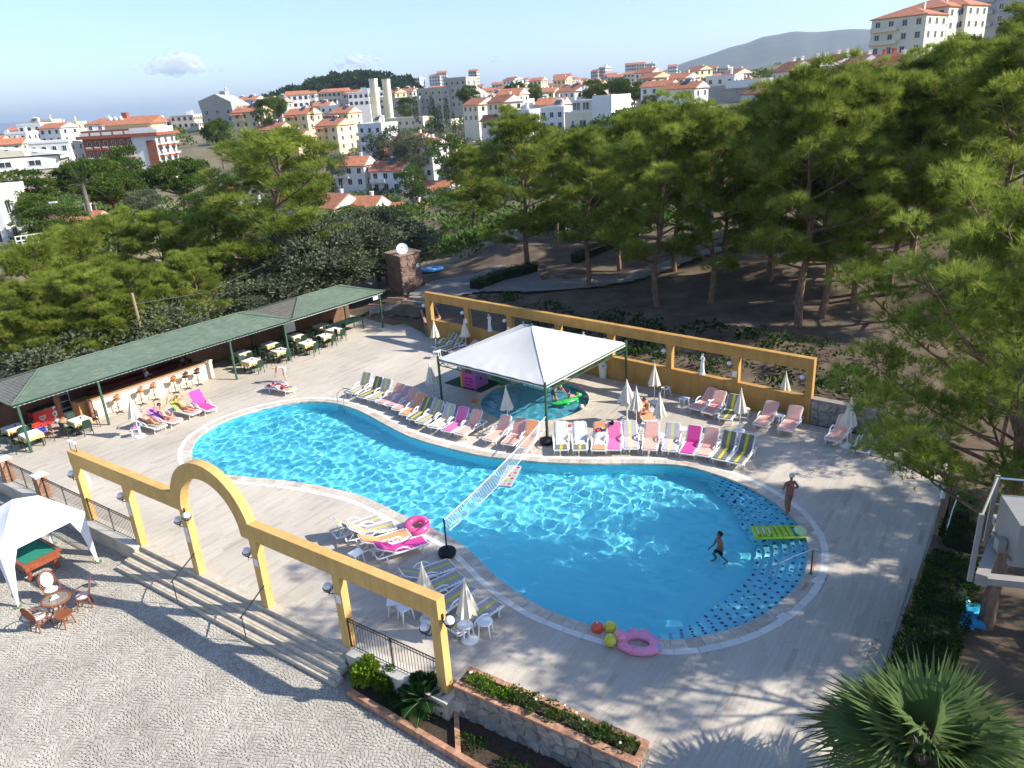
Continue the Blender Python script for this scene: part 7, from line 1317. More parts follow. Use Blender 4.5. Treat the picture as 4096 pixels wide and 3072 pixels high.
# ================================================================ PEOPLE AND STATUES
SK1 = mat('tanned_skin', (.50, .24, .14), .55, .08, 8, spec=.35); SK2 = mat('brown_skin', (.30, .135, .075), .55, .08, 8, spec=.35); SK3 = mat('pale_skin', (.62, .36, .26), .55, .08, 8, spec=.35); MARB = mat('white_marble', (.76, .78, .78), .5, .06, 6, .2, 20)
def skinmesh(name, V, E, Rr, mats, root=0, sub=2, parent=None):
    me = bpy.data.meshes.new(name); me.from_pydata([tuple(v) for v in V], E, []); o = bpy.data.objects.new(name, me); md = o.modifiers.new('skin', 'SKIN'); md.use_smooth_shade = True; md.branch_smoothing = .6
    sv = me.skin_vertices[0].data
    for i, r_ in enumerate(Rr): sv[i].radius = (r_, r_) if not isinstance(r_, tuple) else r_; sv[i].use_root = (i == root)
    s2 = o.modifiers.new('sub', 'SUBSURF'); s2.levels = sub; s2.render_levels = sub
    m2 = baked(o); m2.materials.clear(); m2.materials.append(mats); m2.polygons.foreach_set('use_smooth', [True]*len(m2.polygons)); m2.name = name; return link(name, m2, parent)
def person(label, loc, rz, J, skin, k=1.0, hair=None, hairlen=0, wear=(), girth=1.0, name='person', cat='person', glasses=False, hands=True):
    """J: joints in metres, facing +y, body grown as one surface around the skeleton"""
    t = thing(name, label, cat, loc, rz); t.scale = (k, k, k); J = {a: Vector(b) for a, b in J.items()}; V = []; E = []; Rr = []; ix = {}
    def add(nm, p, r_, par=None):
        ix[nm] = len(V); V.append(Vector(p)); Rr.append(r_)
        if par is not None: E.append((ix[par], ix[nm]))
    g_ = girth
    hd = (J['head']-J['neck']).normalized(); fc = J.get('face'); fc = Vector(fc) if fc else Vector((0, 1, 0)); fc = (fc-hd*fc.dot(hd)).normalized()
    add('pel', J['pelvis'], (.125*g_, .10*g_)); add('spi', J['pelvis'].lerp(J['chest'], .5), (.115*g_, .09*g_), 'pel'); add('che', J['chest'], (.135*g_, .10*g_), 'spi'); add('nck', J['neck'], .052, 'che'); add('hd0', J['neck']+hd*.085+fc*.012, .070, 'nck'); add('hd1', J['neck']+hd*.165+fc*.008, .088, 'hd0'); add('hd2', J['neck']+hd*.225, .066, 'hd1'); add('nos', J['neck']+hd*.135+fc*.098, .014, 'hd1')
    for s_ in 'LR':
        add('sh'+s_, J['sh'+s_], .056*g_, 'che'); add('el'+s_, J['el'+s_], .040, 'sh'+s_); add('wr'+s_, J['wr'+s_], .027, 'el'+s_)
        if hands:
            d = (J['wr'+s_]-J['el'+s_]).normalized(); sd = d.cross(Vector((0, 0, 1))); sd = sd.normalized() if sd.length > .1 else Vector((1, 0, 0)); up = sd.cross(d); pm = J['wr'+s_]+d*.075; add('pa'+s_, pm, (.036, .016), 'wr'+s_)
            for f_, (o_, l_) in enumerate(((-.030, .062), (-.010, .078), (.010, .074), (.030, .058))): add('f%d%s' % (f_, s_), pm+d*.045+sd*o_, .0095, 'pa'+s_); add('g%d%s' % (f_, s_), pm+d*(.045+l_*.8)+sd*o_*1.1-up*.022, .008, 'f%d%s' % (f_, s_))
            add('th'+s_, J['wr'+s_]+d*.05+sd*.042, .010, 'pa'+s_); add('tt'+s_, J['wr'+s_]+d*.095+sd*.058-up*.015, .009, 'th'+s_)
        add('hp'+s_, J['hp'+s_], .085*g_, 'pel'); add('kn'+s_, J['kn'+s_], .057*g_, 'hp'+s_); add('ca'+s_, J['kn'+s_].lerp(J['an'+s_], .35), .052*g_, 'kn'+s_); add('an'+s_, J['an'+s_], .034, 'ca'+s_)
        ft = J.get('ft'+s_); ft = Vector(ft) if ft else J['an'+s_]+Vector((0, .13, -.05)); add('ft'+s_, ft, (.036, .024), 'an'+s_); add('to'+s_, ft+(ft-J['an'+s_]).normalized()*.05, (.034, .018), 'ft'+s_)
    body = skinmesh('body', V, E, Rr, skin, 0, 2, t)
    if hair:
        c = J['neck']+hd*.178-fc*.014; mb = MB(); q_ = Vector((0, 0, 1)).rotation_difference(hd).to_matrix(); mb.sphere((0, 0, 0), .104, 14, 9, (1.0, 1.06, 1.02)); mb.v = [tuple(c+q_ @ Vector(v)) for v in mb.v if True]; keep = [i for i, v in enumerate(mb.v) if (Vector(v)-c).dot(fc) < .055 and (Vector(v)-c).dot(hd) > (-.055 if hairlen == 0 else -.09)]
        ks = set(keep); mb.f = [f for f in mb.f if all(i in ks for i in f)]; mb.m = [0]*len(mb.f); ho = mb.build('hair', hair, t, smooth=True)
        if hairlen: mb = MB(); mb.tube([c-fc*.07+hd*.03, c-fc*.105-hd*.06, c-fc*.09-hd*(.08+hairlen)], [.05, .055, .02], 8); mb.build('hair_tail', hair, t, smooth=True)
    for sgn in (-1, 1):
        sdv = fc.cross(hd).normalized(); mb = MB(); mb.sphere(J['neck']+hd*.165+fc*.083+sdv*sgn*.032, .011, 8, 6); mb.build('eye', GLS if glasses is False else GLS, t); mb = MB(); mb.sphere(J['neck']+hd*.15+sdv*sgn*.092, .024, 8, 6, (.5, 1, 1.2)); mb.build('ear', skin, t, smooth=True)
    mb = MB(); mb.tube([J['neck']+hd*.098+fc*.080-fc.cross(hd)*.022, J['neck']+hd*.096+fc*.087, J['neck']+hd*.098+fc*.080+fc.cross(hd)*.022], .007, 5); mb.build('mouth', mat('lips', (.42, .12, .10), .5), t)
    if glasses: mb = MB(); sdv = fc.cross(hd).normalized(); mb.tube([J['neck']+hd*.168+fc*.06-sdv*.08, J['neck']+hd*.168+fc*.102-sdv*.035, J['neck']+hd*.168+fc*.102+sdv*.035, J['neck']+hd*.168+fc*.06+sdv*.08], .018, 6); mb.build('sunglasses', GLS, t)
    hpL, hpR, P, C_ = J['hpL'], J['hpR'], J['pelvis'], J['chest']
    for kind, m in wear:
        if kind == 'brief': skinmesh('swim_brief', [P+(C_-P)*.12, P, hpL.lerp(J['knL'], .06), hpR.lerp(J['knR'], .06)], [(0, 1), (1, 2), (1, 3)], [(.150*g_, .122*g_), (.160*g_, .132*g_), .112*g_, .112*g_], m, 1, 2, t)
        if kind == 'shorts': skinmesh('swim_shorts', [P+(C_-P)*.2, P, hpL, hpL.lerp(J['knL'], .6), hpR, hpR.lerp(J['knR'], .6)], [(0, 1), (1, 2), (2, 3), (1, 4), (4, 5)], [(.132*g_, .106*g_), (.142*g_, .116*g_), .108*g_, .098*g_, .108*g_, .098*g_], m, 1, 2, t)
        if kind == 'top': sh = (J['shL']-J['shR']).normalized(); skinmesh('bikini_top', [C_.lerp(P, .18)-sh*.06, C_.lerp(P, .18)+sh*.06], [(0, 1)], [(.15*g_, .132*g_)]*2, m, 0, 2, t)
        if kind == 'suit': skinmesh('swimsuit', [P, P.lerp(C_, .5), C_.lerp(P, .1), hpL.lerp(J['knL'], .05), hpR.lerp(J['knR'], .05)], [(0, 1), (1, 2), (0, 3), (0, 4)], [(.136*g_, .11*g_), (.124*g_, .098*g_), (.138*g_, .105*g_), .093*g_, .093*g_], m, 0, 2, t)
        if kind == 'shirt': skinmesh('shirt', [P+(C_-P)*.05, P.lerp(C_, .5), C_, J['shL'], J['shL'].lerp(J['elL'], .7), J['shR'], J['shR'].lerp(J['elR'], .7)], [(0, 1), (1, 2), (2, 3), (3, 4), (2, 5), (5, 6)], [(.14*g_, .115*g_), (.132*g_, .108*g_), (.150*g_, .118*g_), .07*g_, .062*g_, .07*g_, .062*g_], m, 2, 2, t)
    return t
def stand(**kw):
    J = dict(pelvis=(0, 0, .95), chest=(0, 0, 1.30), neck=(0, 0, 1.44), head=(0, .01, 1.6), shL=(.17, 0, 1.38), elL=(.24, -.02, 1.12), wrL=(.25, .06, .88), shR=(-.17, 0, 1.38), elR=(-.24, -.02, 1.12), wrR=(-.25, .06, .88), hpL=(.09, 0, .88), knL=(.10, .02, .48), anL=(.10, -.01, .08), hpR=(-.09, 0, .88), knR=(-.10, .02, .48), anR=(-.10, -.01, .08)); J.update(kw); return J
PINKF = mat('hot_pink_fabric', (.85, .05, .22), .7); NAVY = mat('navy_fabric', (.012, .016, .04), .8); BLKP = mat('black_print_fabric', (.02, .02, .025), .8, .4, 14, col2=(.2, .2, .2)); TURQ = mat('turquoise_fabric', (.03, .45, .50), .7); WHF = mat('white_fabric', (.75, .74, .72), .8); LBLU = mat('light_blue_fabric', (.35, .60, .66), .8); PLAID = mat('plaid_fabric', (.55, .16, .14), .8, .3, 22, col2=(.70, .55, .50)); DARKF = mat('dark_fabric', (.03, .02, .03), .8)
HBLK = mat('black_hair', (.008, .007, .006), .5); HGRY = mat('white_hair', (.62, .62, .60), .6); HBRN = mat('brown_hair', (.05, .025, .012), .5); HBLD = mat('blond_hair', (.45, .32, .17), .5)
# walking woman on the far right rim
q_ = G(3150, 2066); person('woman in a pink bikini with white cap walking at the pool rim', (q_.x+.05, q_.y+.1, .0), R(12), stand(chest=(.02, .02, 1.28), neck=(.05, .03, 1.43), head=(.07, .06, 1.58), elL=(.30, -.06, 1.14), wrL=(.20, .16, 1.00), elR=(-.32, -.05, 1.16), wrR=(-.22, .18, 1.06), knL=(.12, .14, .50), anL=(.10, .10, .08), knR=(-.12, -.02, .47), anR=(-.16, -.20, .10)), SK2, 1.0, HGRY, 0, (('brief', PINKF), ('top', PINKF)), 1.12)
# boy standing in the pool
q_ = G(2877, 2192, WATER_Z); person('boy in dark shorts wading in the pool near the steps', (q_.x, q_.y, FLOOR_Z), R(100), stand(elR=(-.30, .02, 1.16), wrR=(-.34, .12, 1.36), elL=(.24, .05, 1.12), wrL=(.20, .22, .95), knL=(.12, .16, .48), anL=(.12, .05, .08), knR=(-.12, -.06, .48), anR=(-.14, -.24, .10)), SK2, 1.0, HBLK, 0, (('shorts', NAVY),), .92)
# man bending over the child in the paddling pool
q_ = G(2219, 1616, -.3); person('man in dark shorts bending over a child in the paddling pool', (q_.x, q_.y, -.45), R(-68), stand(pelvis=(0, -.05, .93), chest=(0, .24, 1.18), neck=(0, .36, 1.26), head=(0, .48, 1.36), face=(0, .8, -.6), shL=(.17, .28, 1.20), elL=(.20, .42, .95), wrL=(.16, .56, .72), shR=(-.17, .28, 1.20), elR=(-.20, .42, .95), wrR=(-.16, .56, .72), hpL=(.09, -.05, .87), hpR=(-.09, -.05, .87), knL=(.13, .04, .47), knR=(-.13, -.04, .47)), SK1, 1.02, None, 0, (('shorts', BLKP),))
q2 = G(2276, 1596, .1); t = thing('crocodile_float', 'green crocodile float carrying the child in the paddling pool', 'pool float', (q2.x, q2.y, -.04), R(30)); GRV = mat('green_vinyl', (.03, .45, .08), .3, .1, 5, spec=.5); mb = MB(); mb.sphere((0, 0, .06), .3, 16, 10, (2.0, .85, .45)); mb.build('body', GRV, t, smooth=True); mb = MB(); mb.sphere((.62, 0, .20), .17, 12, 8, (1.3, .8, .7)); mb.build('head', GRV, t, smooth=True); mb = MB(); mb.tube([(-.5, 0, .05), (-.8, .05, .07), (-1.0, .12, .1)], [.16, .1, .03], 8); mb.build('tail', GRV, t, smooth=True)
for x, y in ((.3, .3), (.3, -.3), (-.3, .3), (-.3, -.3)): mb = MB(); mb.sphere((x, y, .03), .12, 10, 7, (1, .8, .5)); mb.build('foot', GRV, t, smooth=True)
for s_ in (-1, 1): mb = MB(); mb.sphere((.58, s_*.08, .32), .035, 8, 6); mb.build('eye', FC[1], t)
SIT = lambda: stand(pelvis=(0, 0, .12), chest=(0, -.02, .45), neck=(0, 0, .58), head=(0, .03, .74), shL=(.16, -.01, .52), elL=(.23, .08, .30), wrL=(.18, .28, .24), shR=(-.16, -.01, .52), elR=(-.23, .08, .30), wrR=(-.18, .28, .24), hpL=(.10, .03, .10), knL=(.17, .42, .17), anL=(.16, .78, .06), hpR=(-.10, .03, .10), knR=(-.17, .42, .17), anR=(-.16, .78, .06), ftL=(.16, .86, .14), ftR=(-.16, .86, .14))
person('small child in red top sitting on the green float', (q2.x, q2.y, .13), R(-60), SIT(), SK3, .55, HBRN, 0, (('shirt', REDP),))
# woman in turquoise seated on the orange lounger behind the row
q_ = G(2592, 1650, .42); s_ = SIT(); s_.update(anL=(.16, .50, -.30), anR=(-.16, .50, -.30), ftL=(.16, .62, -.36), ftR=(-.16, .62, -.36), chest=(0, .06, .44), neck=(0, .12, .56), head=(0, .2, .70)); person('woman in turquoise swimwear sitting between the closed parasols', (q_.x, q_.y, .40), R(95), s_, SK1, 1.0, HBRN, 0, (('brief', TURQ), ('top', mat('brown_strap', (.06, .03, .02), .7))), 1.1, glasses=True)
# stooping man with towel
q_ = G(1140, 1528); person('man in plaid shirt and light blue shorts stooping over a flat lounger', (q_.x, q_.y, 0), R(115), stand(pelvis=(0, -.08, .90), chest=(0, .26, 1.02), neck=(0, .40, 1.02), head=(0, .55, 1.02), face=(0, .3, -1), shL=(.17, .30, 1.04), elL=(.19, .38, .78), wrL=(.15, .46, .56), shR=(-.17, .30, 1.04), elR=(-.19, .38, .78), wrR=(-.15, .46, .56), hpL=(.09, -.08, .84), hpR=(-.09, -.08, .84), knL=(.11, -.02, .45), knR=(-.11, -.02, .45), anL=(.11, -.1, .08), anR=(-.11, -.1, .08)), SK3, 1.0, None, 0, (('shirt', PLAID), ('shorts', LBLU)), 1.05)
TWM, nt, p = nodes('patterned_towel'); tc = N(nt, 'ShaderNodeTexCoord'); vo = N(nt, 'ShaderNodeTexVoronoi', inp={'Scale': 7.0}); nt.links.new(tc.outputs['Object'], vo.inputs['Vector']); rp = N(nt, 'ShaderNodeValToRGB'); rp.color_ramp.interpolation = 'CONSTANT'; e = rp.color_ramp.elements; e[0].color = (.03, .015, .10, 1); e[1].color = (.60, .50, .55, 1); e[1].position = .85
for pos, c in ((.35, (.12, .03, .25)), (.55, (.65, .08, .03)), (.68, (.75, .45, .05))): kk = e.new(pos); kk.color = (*c, 1)
sp_ = N(nt, 'ShaderNodeSeparateColor'); nt.links.new(vo.outputs['Color'], sp_.inputs[0]); nt.links.new(sp_.outputs[0], rp.inputs[0]); nt.links.new(rp.outputs[0], p.inputs['Base Color']); p.inputs['Roughness'].default_value = .95
flat = [o for o in COL.objects if o.get('label', '').startswith('flat lounger')][0]; on_lounger(flat, 'patterned_towel', 'purple and orange patterned towel on the flat lounger', 'towel', TWM, .25, 1.75, .05, .34, .08)
def on_bed(lab):
    o = [o for o in COL.objects if o.get('label', '') == lab][0]; return o.location.copy(), o.rotation_euler.z
def recline(beta, hipx=1.02, z=.47, knee=.18, **kw):
    """lying on a lounger, local x from foot to head end, y across"""
    cb, sb = math.cos(beta), math.sin(beta); H_ = Vector((hipx, 0, z)); ax = Vector((cb, 0, sb)); up = Vector((-sb, 0, cb)); sh = H_+ax*.44+up*.03
    J = dict(pelvis=H_, chest=H_+ax*.34+up*.03, neck=H_+ax*.50+up*.05, head=H_+ax*.64+up*.08, face=tuple(up-ax*.25), shL=sh+Vector((0, .17, 0)), shR=sh+Vector((0, -.17, 0)), elL=sh+Vector((-.12, .30, -.1)), wrL=sh+Vector((-.34, .28, -.12)), elR=sh+Vector((-.12, -.30, -.1)), wrR=sh+Vector((-.34, -.28, -.12)), hpL=H_+Vector((-.05, .09, 0)), hpR=H_+Vector((-.05, -.09, 0)), knL=H_+Vector((-.42, .12, knee)), knR=H_+Vector((-.44, -.12, knee*.6)), anL=H_+Vector((-.78, .12, -.03)), anR=H_+Vector((-.84, -.12, -.02)), ftL=H_+Vector((-.86, .12, .08)), ftR=H_+Vector((-.92, -.12, .09))); J.update({a: H_+Vector(b) if not isinstance(b, tuple) or a != 'face' else b for a, b in kw.items()}); return J
l, a = on_bed('lounger with the reclining woman beside the bar parasol'); person('woman reclining with an arm over her head beside the bar parasol', l, a, recline(.5, knee=.22, elL=(.55, .28, .42), wrL=(.62, .05, .52)), SK1, 1.0, HBRN, 0, (('suit', WHF),), 1.25)
l, a = on_bed('pink lounger with the waving woman by the bar'); person('woman in bikini with both arms raised on the pink lounger', l, a, recline(1.15, .9, knee=.16, elL=(.12, .42, .55), wrL=(.05, .40, .82), elR=(.12, -.42, .55), wrR=(.05, -.46, .80), knL=(-.38, .2, .12), anL=(-.52, -.05, .02), knR=(-.38, -.2, .12), anR=(-.55, .08, .02), ftL=(-.60, -.1, .05), ftR=(-.62, .14, .05)), SK1, 1.0, HBRN, 0, (('brief', WHF), ('top', WHF)), glasses=True)
l, a = on_bed('pink lounger with the woman on a lime towel'); person('woman in white bikini with hands behind her head on the lime towel', l, a, recline(.85, 1.0, knee=.10, elL=(.32, .42, .50), wrL=(.44, .12, .58), elR=(.32, -.42, .50), wrR=(.44, -.12, .58)), SK1, 1.0, HBLD, 0, (('brief', WHF), ('top', WHF)), glasses=True)
LIMT = mat('lime_towel', (.45, .62, .08), .95, .1, 10, .4, 40); bl = [o for o in COL.objects if o.get('label', '') == 'pink lounger with the woman on a lime towel'][0]; on_lounger(bl, 'lime_towel', 'lime green towel over the back of the pink lounger', 'towel', LIMT, .95, 1.9, .75, .33, .05); bl = [o for o in COL.objects if o.get('label', '') == 'empty lounger with magenta towel by the bar'][0]; on_lounger(bl, 'magenta_towel', 'magenta towel over the back of the empty bar lounger', 'towel', MATC['magenta'], 1.1, 1.95, .95, .34, .05); bl = [o for o in COL.objects if o.get('label', '') == 'pink lounger with the waving woman by the bar'][0]; on_lounger(bl, 'purple_towel', 'purple towel over the back of the waving woman\'s lounger', 'towel', mat('purple_towel', (.40, .16, .42), .95, .1, 10), .95, 1.9, .6, .33, .05)
# bar staff
person('barman in white shirt behind the counter', BP(7.6, -2.75), RZB-math.pi/2-R(90)+math.pi/2, stand(elL=(.24, .1, 1.14), wrL=(.18, .30, 1.08), elR=(-.24, .1, 1.14), wrR=(-.18, .30, 1.08)), SK1, 1.0, mat('red_hair', (.25, .06, .03), .5), 0, (('shirt', WHF), ('shorts', NAVY)))
person('person in dark top at the right end behind the counter', BP(9.9, -2.7), RZB-math.pi, stand(), SK2, .98, HBLK, 0, (('shirt', DARKF), ('shorts', NAVY)))
# statues on the ochre wall
def statue(s_, lab, flip, seed):
    t = person(lab, WP(s_, -.15, 1.375), RZW+math.pi+.3*flip, stand(pelvis=(.03, 0, .95), chest=(-.02, -.02, 1.28), neck=(-.01, 0, 1.43), head=(.03, .03, 1.58), elL=(.22, -.02, 1.14), wrL=(.08, .16, 1.22), elR=(-.2, -.04, 1.12), wrR=(-.13, .10, .92), knL=(.09, .07, .50), knR=(-.04, .02, .48), anL=(.08, 0, .08), anR=(-.05, -.02, .08)), MARB, .62, MARB, 0, (), 1.08, 'statue', 'statue', hands=True)
    mb = MB(); n = 18; V = []
    rows = [(.12, .21, .17), (.4, .17, .14), (.7, .165, .135), (.98, .16, .125)]
    for z, rx, ry in rows:
        for k in range(n): a = 2*math.pi*k/n; w_ = 1+.07*math.sin(5*a+z*3); V.append((.01+rx*w_*math.cos(a), ry*w_*math.sin(a), z))
    mb.add(V, [(i*n+k, i*n+(k+1) % n, (i+1)*n+(k+1) % n, (i+1)*n+k) for i in range(3) for k in range(n)]); mb.build('drapery', MARB, t, smooth=True, recalc=False); mb = MB(); mb.lathe([(0, -.12), (.25, -.12), (.25, -.02), (.20, .0), (.20, .10), (0, .10)], 18); mb.build('plinth', MARB, t); return t
statue(5.83, 'white statue of a draped figure left of the canopy peak', 1, 1); statue(13.2, 'white statue with only its head showing above the canopy', -1, 2); statue(20.65, 'white statue of a draped figure right of the canopy', -1, 3)
# ================================================================ THE TOWN
TILE = mat('clay_roof_tile', (.40, .14, .07), .85, .2, 1.2, .5, 6, col2=(.52, .22, .12), obj_rand=.12); WCR = mat('cream_wall', (.72, .60, .36), .85, .04, .6, obj_rand=.05); WWH = mat('white_wall', (.76, .75, .71), .85, .04, .6, obj_rand=.05); WGR = mat('grey_concrete', (.40, .39, .34), .9, .12, .5, obj_rand=.08); WBR = mat('red_brown_wall', (.30, .10, .05), .85, .1, .6); WYL = mat('pale_yellow_wall', (.70, .66, .50), .85, .04, .6, obj_rand=.05)
GLW = mat('window_glass', (.035, .045, .055), .15, .3, .8, spec=.6); FRM = mat('window_frame', (.70, .68, .64), .6, .05, 2); SOLM = mat('solar_panel', (.05, .07, .10), .2, .2, 2, spec=.6)
wmb = MB(); wmb.box((0, 0, 0), (1.1, .10, 1.35)); WINM = wmb.mesh('window', GLW); wmb = MB()
for a in ((-.58, 0, .06, 1.47), (.58, 0, .06, 1.47)): wmb.box((a[0], 0, a[1]), (a[2], .16, a[3]))
wmb.box((0, 0, .70), (1.22, .16, .06)); wmb.box((0, 0, -.72), (1.3, .22, .08)); wmb.box((0, 0, 0), (.05, .12, 1.35)); WFRM = wmb.mesh('window_frame', FRM)
def window(parent, p, rz, sx_=1.0, sz=1.0, frame=True):
    o = link('window', WINM, parent); o.location = p; o.rotation_euler = (0, 0, rz); o.scale = (sx_, 1, sz)
    if frame: f = link('frame', WFRM, o)
    return o
def house(label, x, y, dist, w, d, st, dl, wall, roof='gable', rise=1.6, fl=2.9, nx=3, ny=2, chim=1, solar=False, balc=False, name='house', cat='house', rm=TILE, deep=8, frame=True, over=.45, group=None, dishes=0):
    B = AT(x, y, dist); phi = math.atan2(B.y, B.x); t = thing(name, label, cat, B, phi-math.pi/2+R(dl), group); H = st*fl
    mb = MB(); mb.box((0, 0, (H-deep)/2), (w, d, H+deep)); mb.build('wall', wall, t)
    for s_ in range(st):
        z = s_*fl+1.5
        for i in range(nx): window(t, (-w/2+w*(i+.5)/nx, -d/2-.02, z), 0, frame=frame)
        for i in range(ny):
            for sg in (-1, 1): window(t, (sg*(w/2+.02), -d/2+d*(i+.5)/ny, z), math.pi/2, frame=frame)
        if balc and s_ > 0:
            mb = MB(); mb.box((-w*.22, -d/2-.65, s_*fl-.02), (w*.5, 1.3, .16)); bo = mb.build('balcony', wall, t); mb = MB(); mb.box((-w*.22, -d/2-1.26, s_*fl+.5), (w*.5, .08, .9)); mb.build('parapet', wall, bo)
    if roof in ('gable', 'hip'):
        e, f = w/2+over, d/2+over; r0 = H+.05; ins_ = f if roof == 'hip' else 0; ins_ = min(ins_, e*.85)
        mb = MB(); V = [(-e, -f, r0), (e, -f, r0), (e, f, r0), (-e, f, r0), (-e+ins_, 0, r0+rise), (e-ins_, 0, r0+rise)]; V2 = [(a, b, c-.16) for a, b, c in V[:4]]
        mb.add(V+V2, [(0, 1, 5, 4), (2, 3, 4, 5), (1, 2, 5), (3, 0, 4), (0, 6, 7, 1), (1, 7, 8, 2), (2, 8, 9, 3), (3, 9, 6, 0), (6, 9, 8, 7)]); ro = mb.build('roof', rm, t)
        if roof == 'gable':
            for sg in (-1, 1): mb = MB(); mb.slab([(sg*w/2, -d/2, H-.1), (sg*w/2, d/2, H-.1), (sg*w/2, 0, H+rise*(d/2)/f-.1)], (sg*(over+.02), 0, 0)) if False else mb.slab([(sg*(e+.02), -d/2+.1, r0+.02), (sg*(e+.02), d/2-.1, r0+.02), (sg*(e+.02), 0, r0+rise*.9)], (sg*.03, 0, 0)); mb.build('gable_wall', wall, t)
    else:
        mb = MB(); mb.box((0, 0, H+.1), (w+.2, d+.2, .2)); ro = mb.build('roof', rm if rm is not TILE else wall, t)
        for a, b, c, e_ in ((0, -d/2, w+.2, .15), (0, d/2, w+.2, .15), (-w/2, 0, .15, d), (w/2, 0, .15, d)): mb = MB(); mb.box((a, b, H+.5), (c, e_, .7)); mb.build('parapet', wall, ro)
    for i in range(chim): mb = MB(); cx_ = (-w*.25+w*.5*i) if chim > 1 else w*.2; mb.box((cx_, d*.1, H+rise*.8+.3), (.6, .6, 1.6)); mb.box((cx_, d*.1, H+rise*.8+1.2), (.8, .8, .14)); mb.build('chimney', wall, ro)
    if solar:
        M = Matrix.Rotation(R(35), 3, 'X'); mb = MB(); mb.box((w*.1, -d*.12, H+rise*.75+.55), (1.9, 1.9, .08), M=M); mb.build('solar_panel', SOLM, ro); mb = MB(); mb.tube([(w*.1-.8, d*.06, H+rise*.85+1.15), (w*.1+.8, d*.06, H+rise*.85+1.15)], .28, 10); mb.build('water_tank', PLW, ro, smooth=True)
    for i in range(dishes): mb = MB(); mb.sphere((-w*.3+1.0*i, -d*.3, H+rise*.5+.6), .5, 12, 8, (.9, .35, .9)); mb.build('dish', PLW, ro, smooth=True)
    return t
# cream houses on the slope
for i, a in enumerate([(1025, 545, 262, 11, 9, 3, -38), (1105, 585, 250, 11, 9, 2, -40), (1195, 655, 238, 11, 10, 3, -42), (1352, 600, 248, 10, 10, 3, -40), (1222, 520, 270, 11, 9, 2, -40), (1392, 510, 285, 9, 9, 2, -40), (1110, 465, 320, 12, 10, 2, -35)]):
    a = (a[0], a[1], a[2]*1.2)+a[3:]
    h = house(['cream house with solar tank highest on the left of the cream group', 'two-storey cream house in the middle left of the cream group', 'pale house with open balconies at the bottom of the cream group', 'tall bright cream house at the right of the cream group', 'cream house behind the bottom pale house', 'cream house at the back right of the cream group', 'grey sided tiled house behind the cream group'][i], a[0], a[1], a[2], a[3], a[4], a[5], a[6], WCR if i != 6 else WGR, 'gable', 2.3, nx=3, ny=2, chim=0, solar=i not in (6,), balc=True, dishes=2 if i in (0, 1) else 0)
    mb = MB(); mb.box((-a[3]*.28, -a[4]/2-.9, a[5]*2.9-.55), (a[3]*.5, 2.2, .16), M=Matrix.Rotation(R(12), 3, 'X')); mb.build('porch_roof', TILE, h)
# valley houses
for i, a in enumerate([(1430, 745, 152, 8.5, 7, 2, -28, 2.2), (1575, 765, 148, 8.5, 7, 2, -28, 2.2), (1345, 872, 124, 9.5, 8, 1, -52, 2.6), (1462, 880, 122, 9, 8, 1, -35, 2.4), (1590, 660, 172, 7.5, 6, 2, -30, 1.8), (1765, 650, 178, 7.5, 6, 2, -30, 1.8), (1190, 855, 128, 8, 7, 1, -45, 2.0), (1650, 900, 118, 8, 7, 1, -30, 2.0), (340, 985, 84, 7, 6, 1, -40, 1.8), (1760, 800, 140, 8, 7, 1, -30, 2.0), (950, 830, 135, 8, 7, 1, -40, 2.0)]):
    a = (a[0], a[1], a[2]*1.36)+a[3:]
    house(['upper left valley house with double red gables', 'upper right valley house with double red gables', 'lower valley house with white gable and twin arched windows', 'lower valley house with red roof half hidden by branches', 'small white valley house above the upper pair', 'small white valley house with terrace left of the big pine', 'white valley house mostly behind the tall pine', 'lower right valley house with solar panel', 'tiled house roof among the pines at lower left', 'valley house hidden behind the leaning pine', 'valley house hidden behind the bar pine'][i], a[0], a[1], a[2], a[3], a[4], a[5], a[6], WWH, 'gable', a[7], 2.7, 3, 2, 1, solar=i in (1, 4, 7), balc=i < 2)
    if i < 2: pass
# brown balcony hotel
hb = AT(560, 735, 278); phi = math.atan2(hb.y, hb.x); t = thing('balcony_hotel', 'five-storey hotel with red-brown balconies and tiled roof', 'hotel', hb, phi-math.pi/2-R(28)); hw, hd_, fl = 23, 13, 3.1
mb = MB(); mb.box((0, 0, 6), (hw, hd_, 22)); mb.build('wall', WWH, t); mb = MB(); mb.box((-3.8, -hd_/2-.12, 6), (hw-7.6, .2, 22)); mb.build('brown_facade', WBR, t)
for s_ in range(5):
    z = -1.2+s_*fl
    for i in range(6): window(t, (-hw/2+2+i*2.6, -hd_/2-.24, z+1.7), 0, .95, 1.35)
    for i in range(6): mb = MB(); mb.box((-hw/2+2+i*2.6, -hd_/2-.7, z+.35), (1.8, 1.0, .7)); b_ = mb.build('balcony', WBR, t); mb = MB(); mb.box((-hw/2+2+i*2.6, -hd_/2-1.19, z+.85), (1.8, .04, .35)); mb.build('glass_rail', FRM, b_)
    for i in range(3): window(t, (hw/2+.02, -hd_/2+2+i*4.4, z+1.7), math.pi/2, 1.5, 1.3); mb = MB(); mb.box((hw/2+.75, -hd_/2+2+i*4.4, z+.30), (1.5, 3.1, .55)); b_ = mb.build('balcony', WBR, t); mb = MB(); mb.box((hw/2+1.46, -hd_/2+2+i*4.4, z+.85), (.05, 3.0, .5)); mb.build('glass_rail', FRM, b_)
    mb = MB(); mb.box((hw/2-1.6, -hd_/2-.14, z+.5), (3.0, .24, 3.0)); mb.build('corner_panel', WBR, t)
mb = MB(); mb.box((0, 0, 15.0), (hw+2.6, hd_+2.6, .9)); mb.build('terrace_band', WBR, t); mb = MB(); mb.box((2.5, .5, 16.7), (hw-8, hd_-4, 3.0)); mb.build('penthouse', WCR, t)
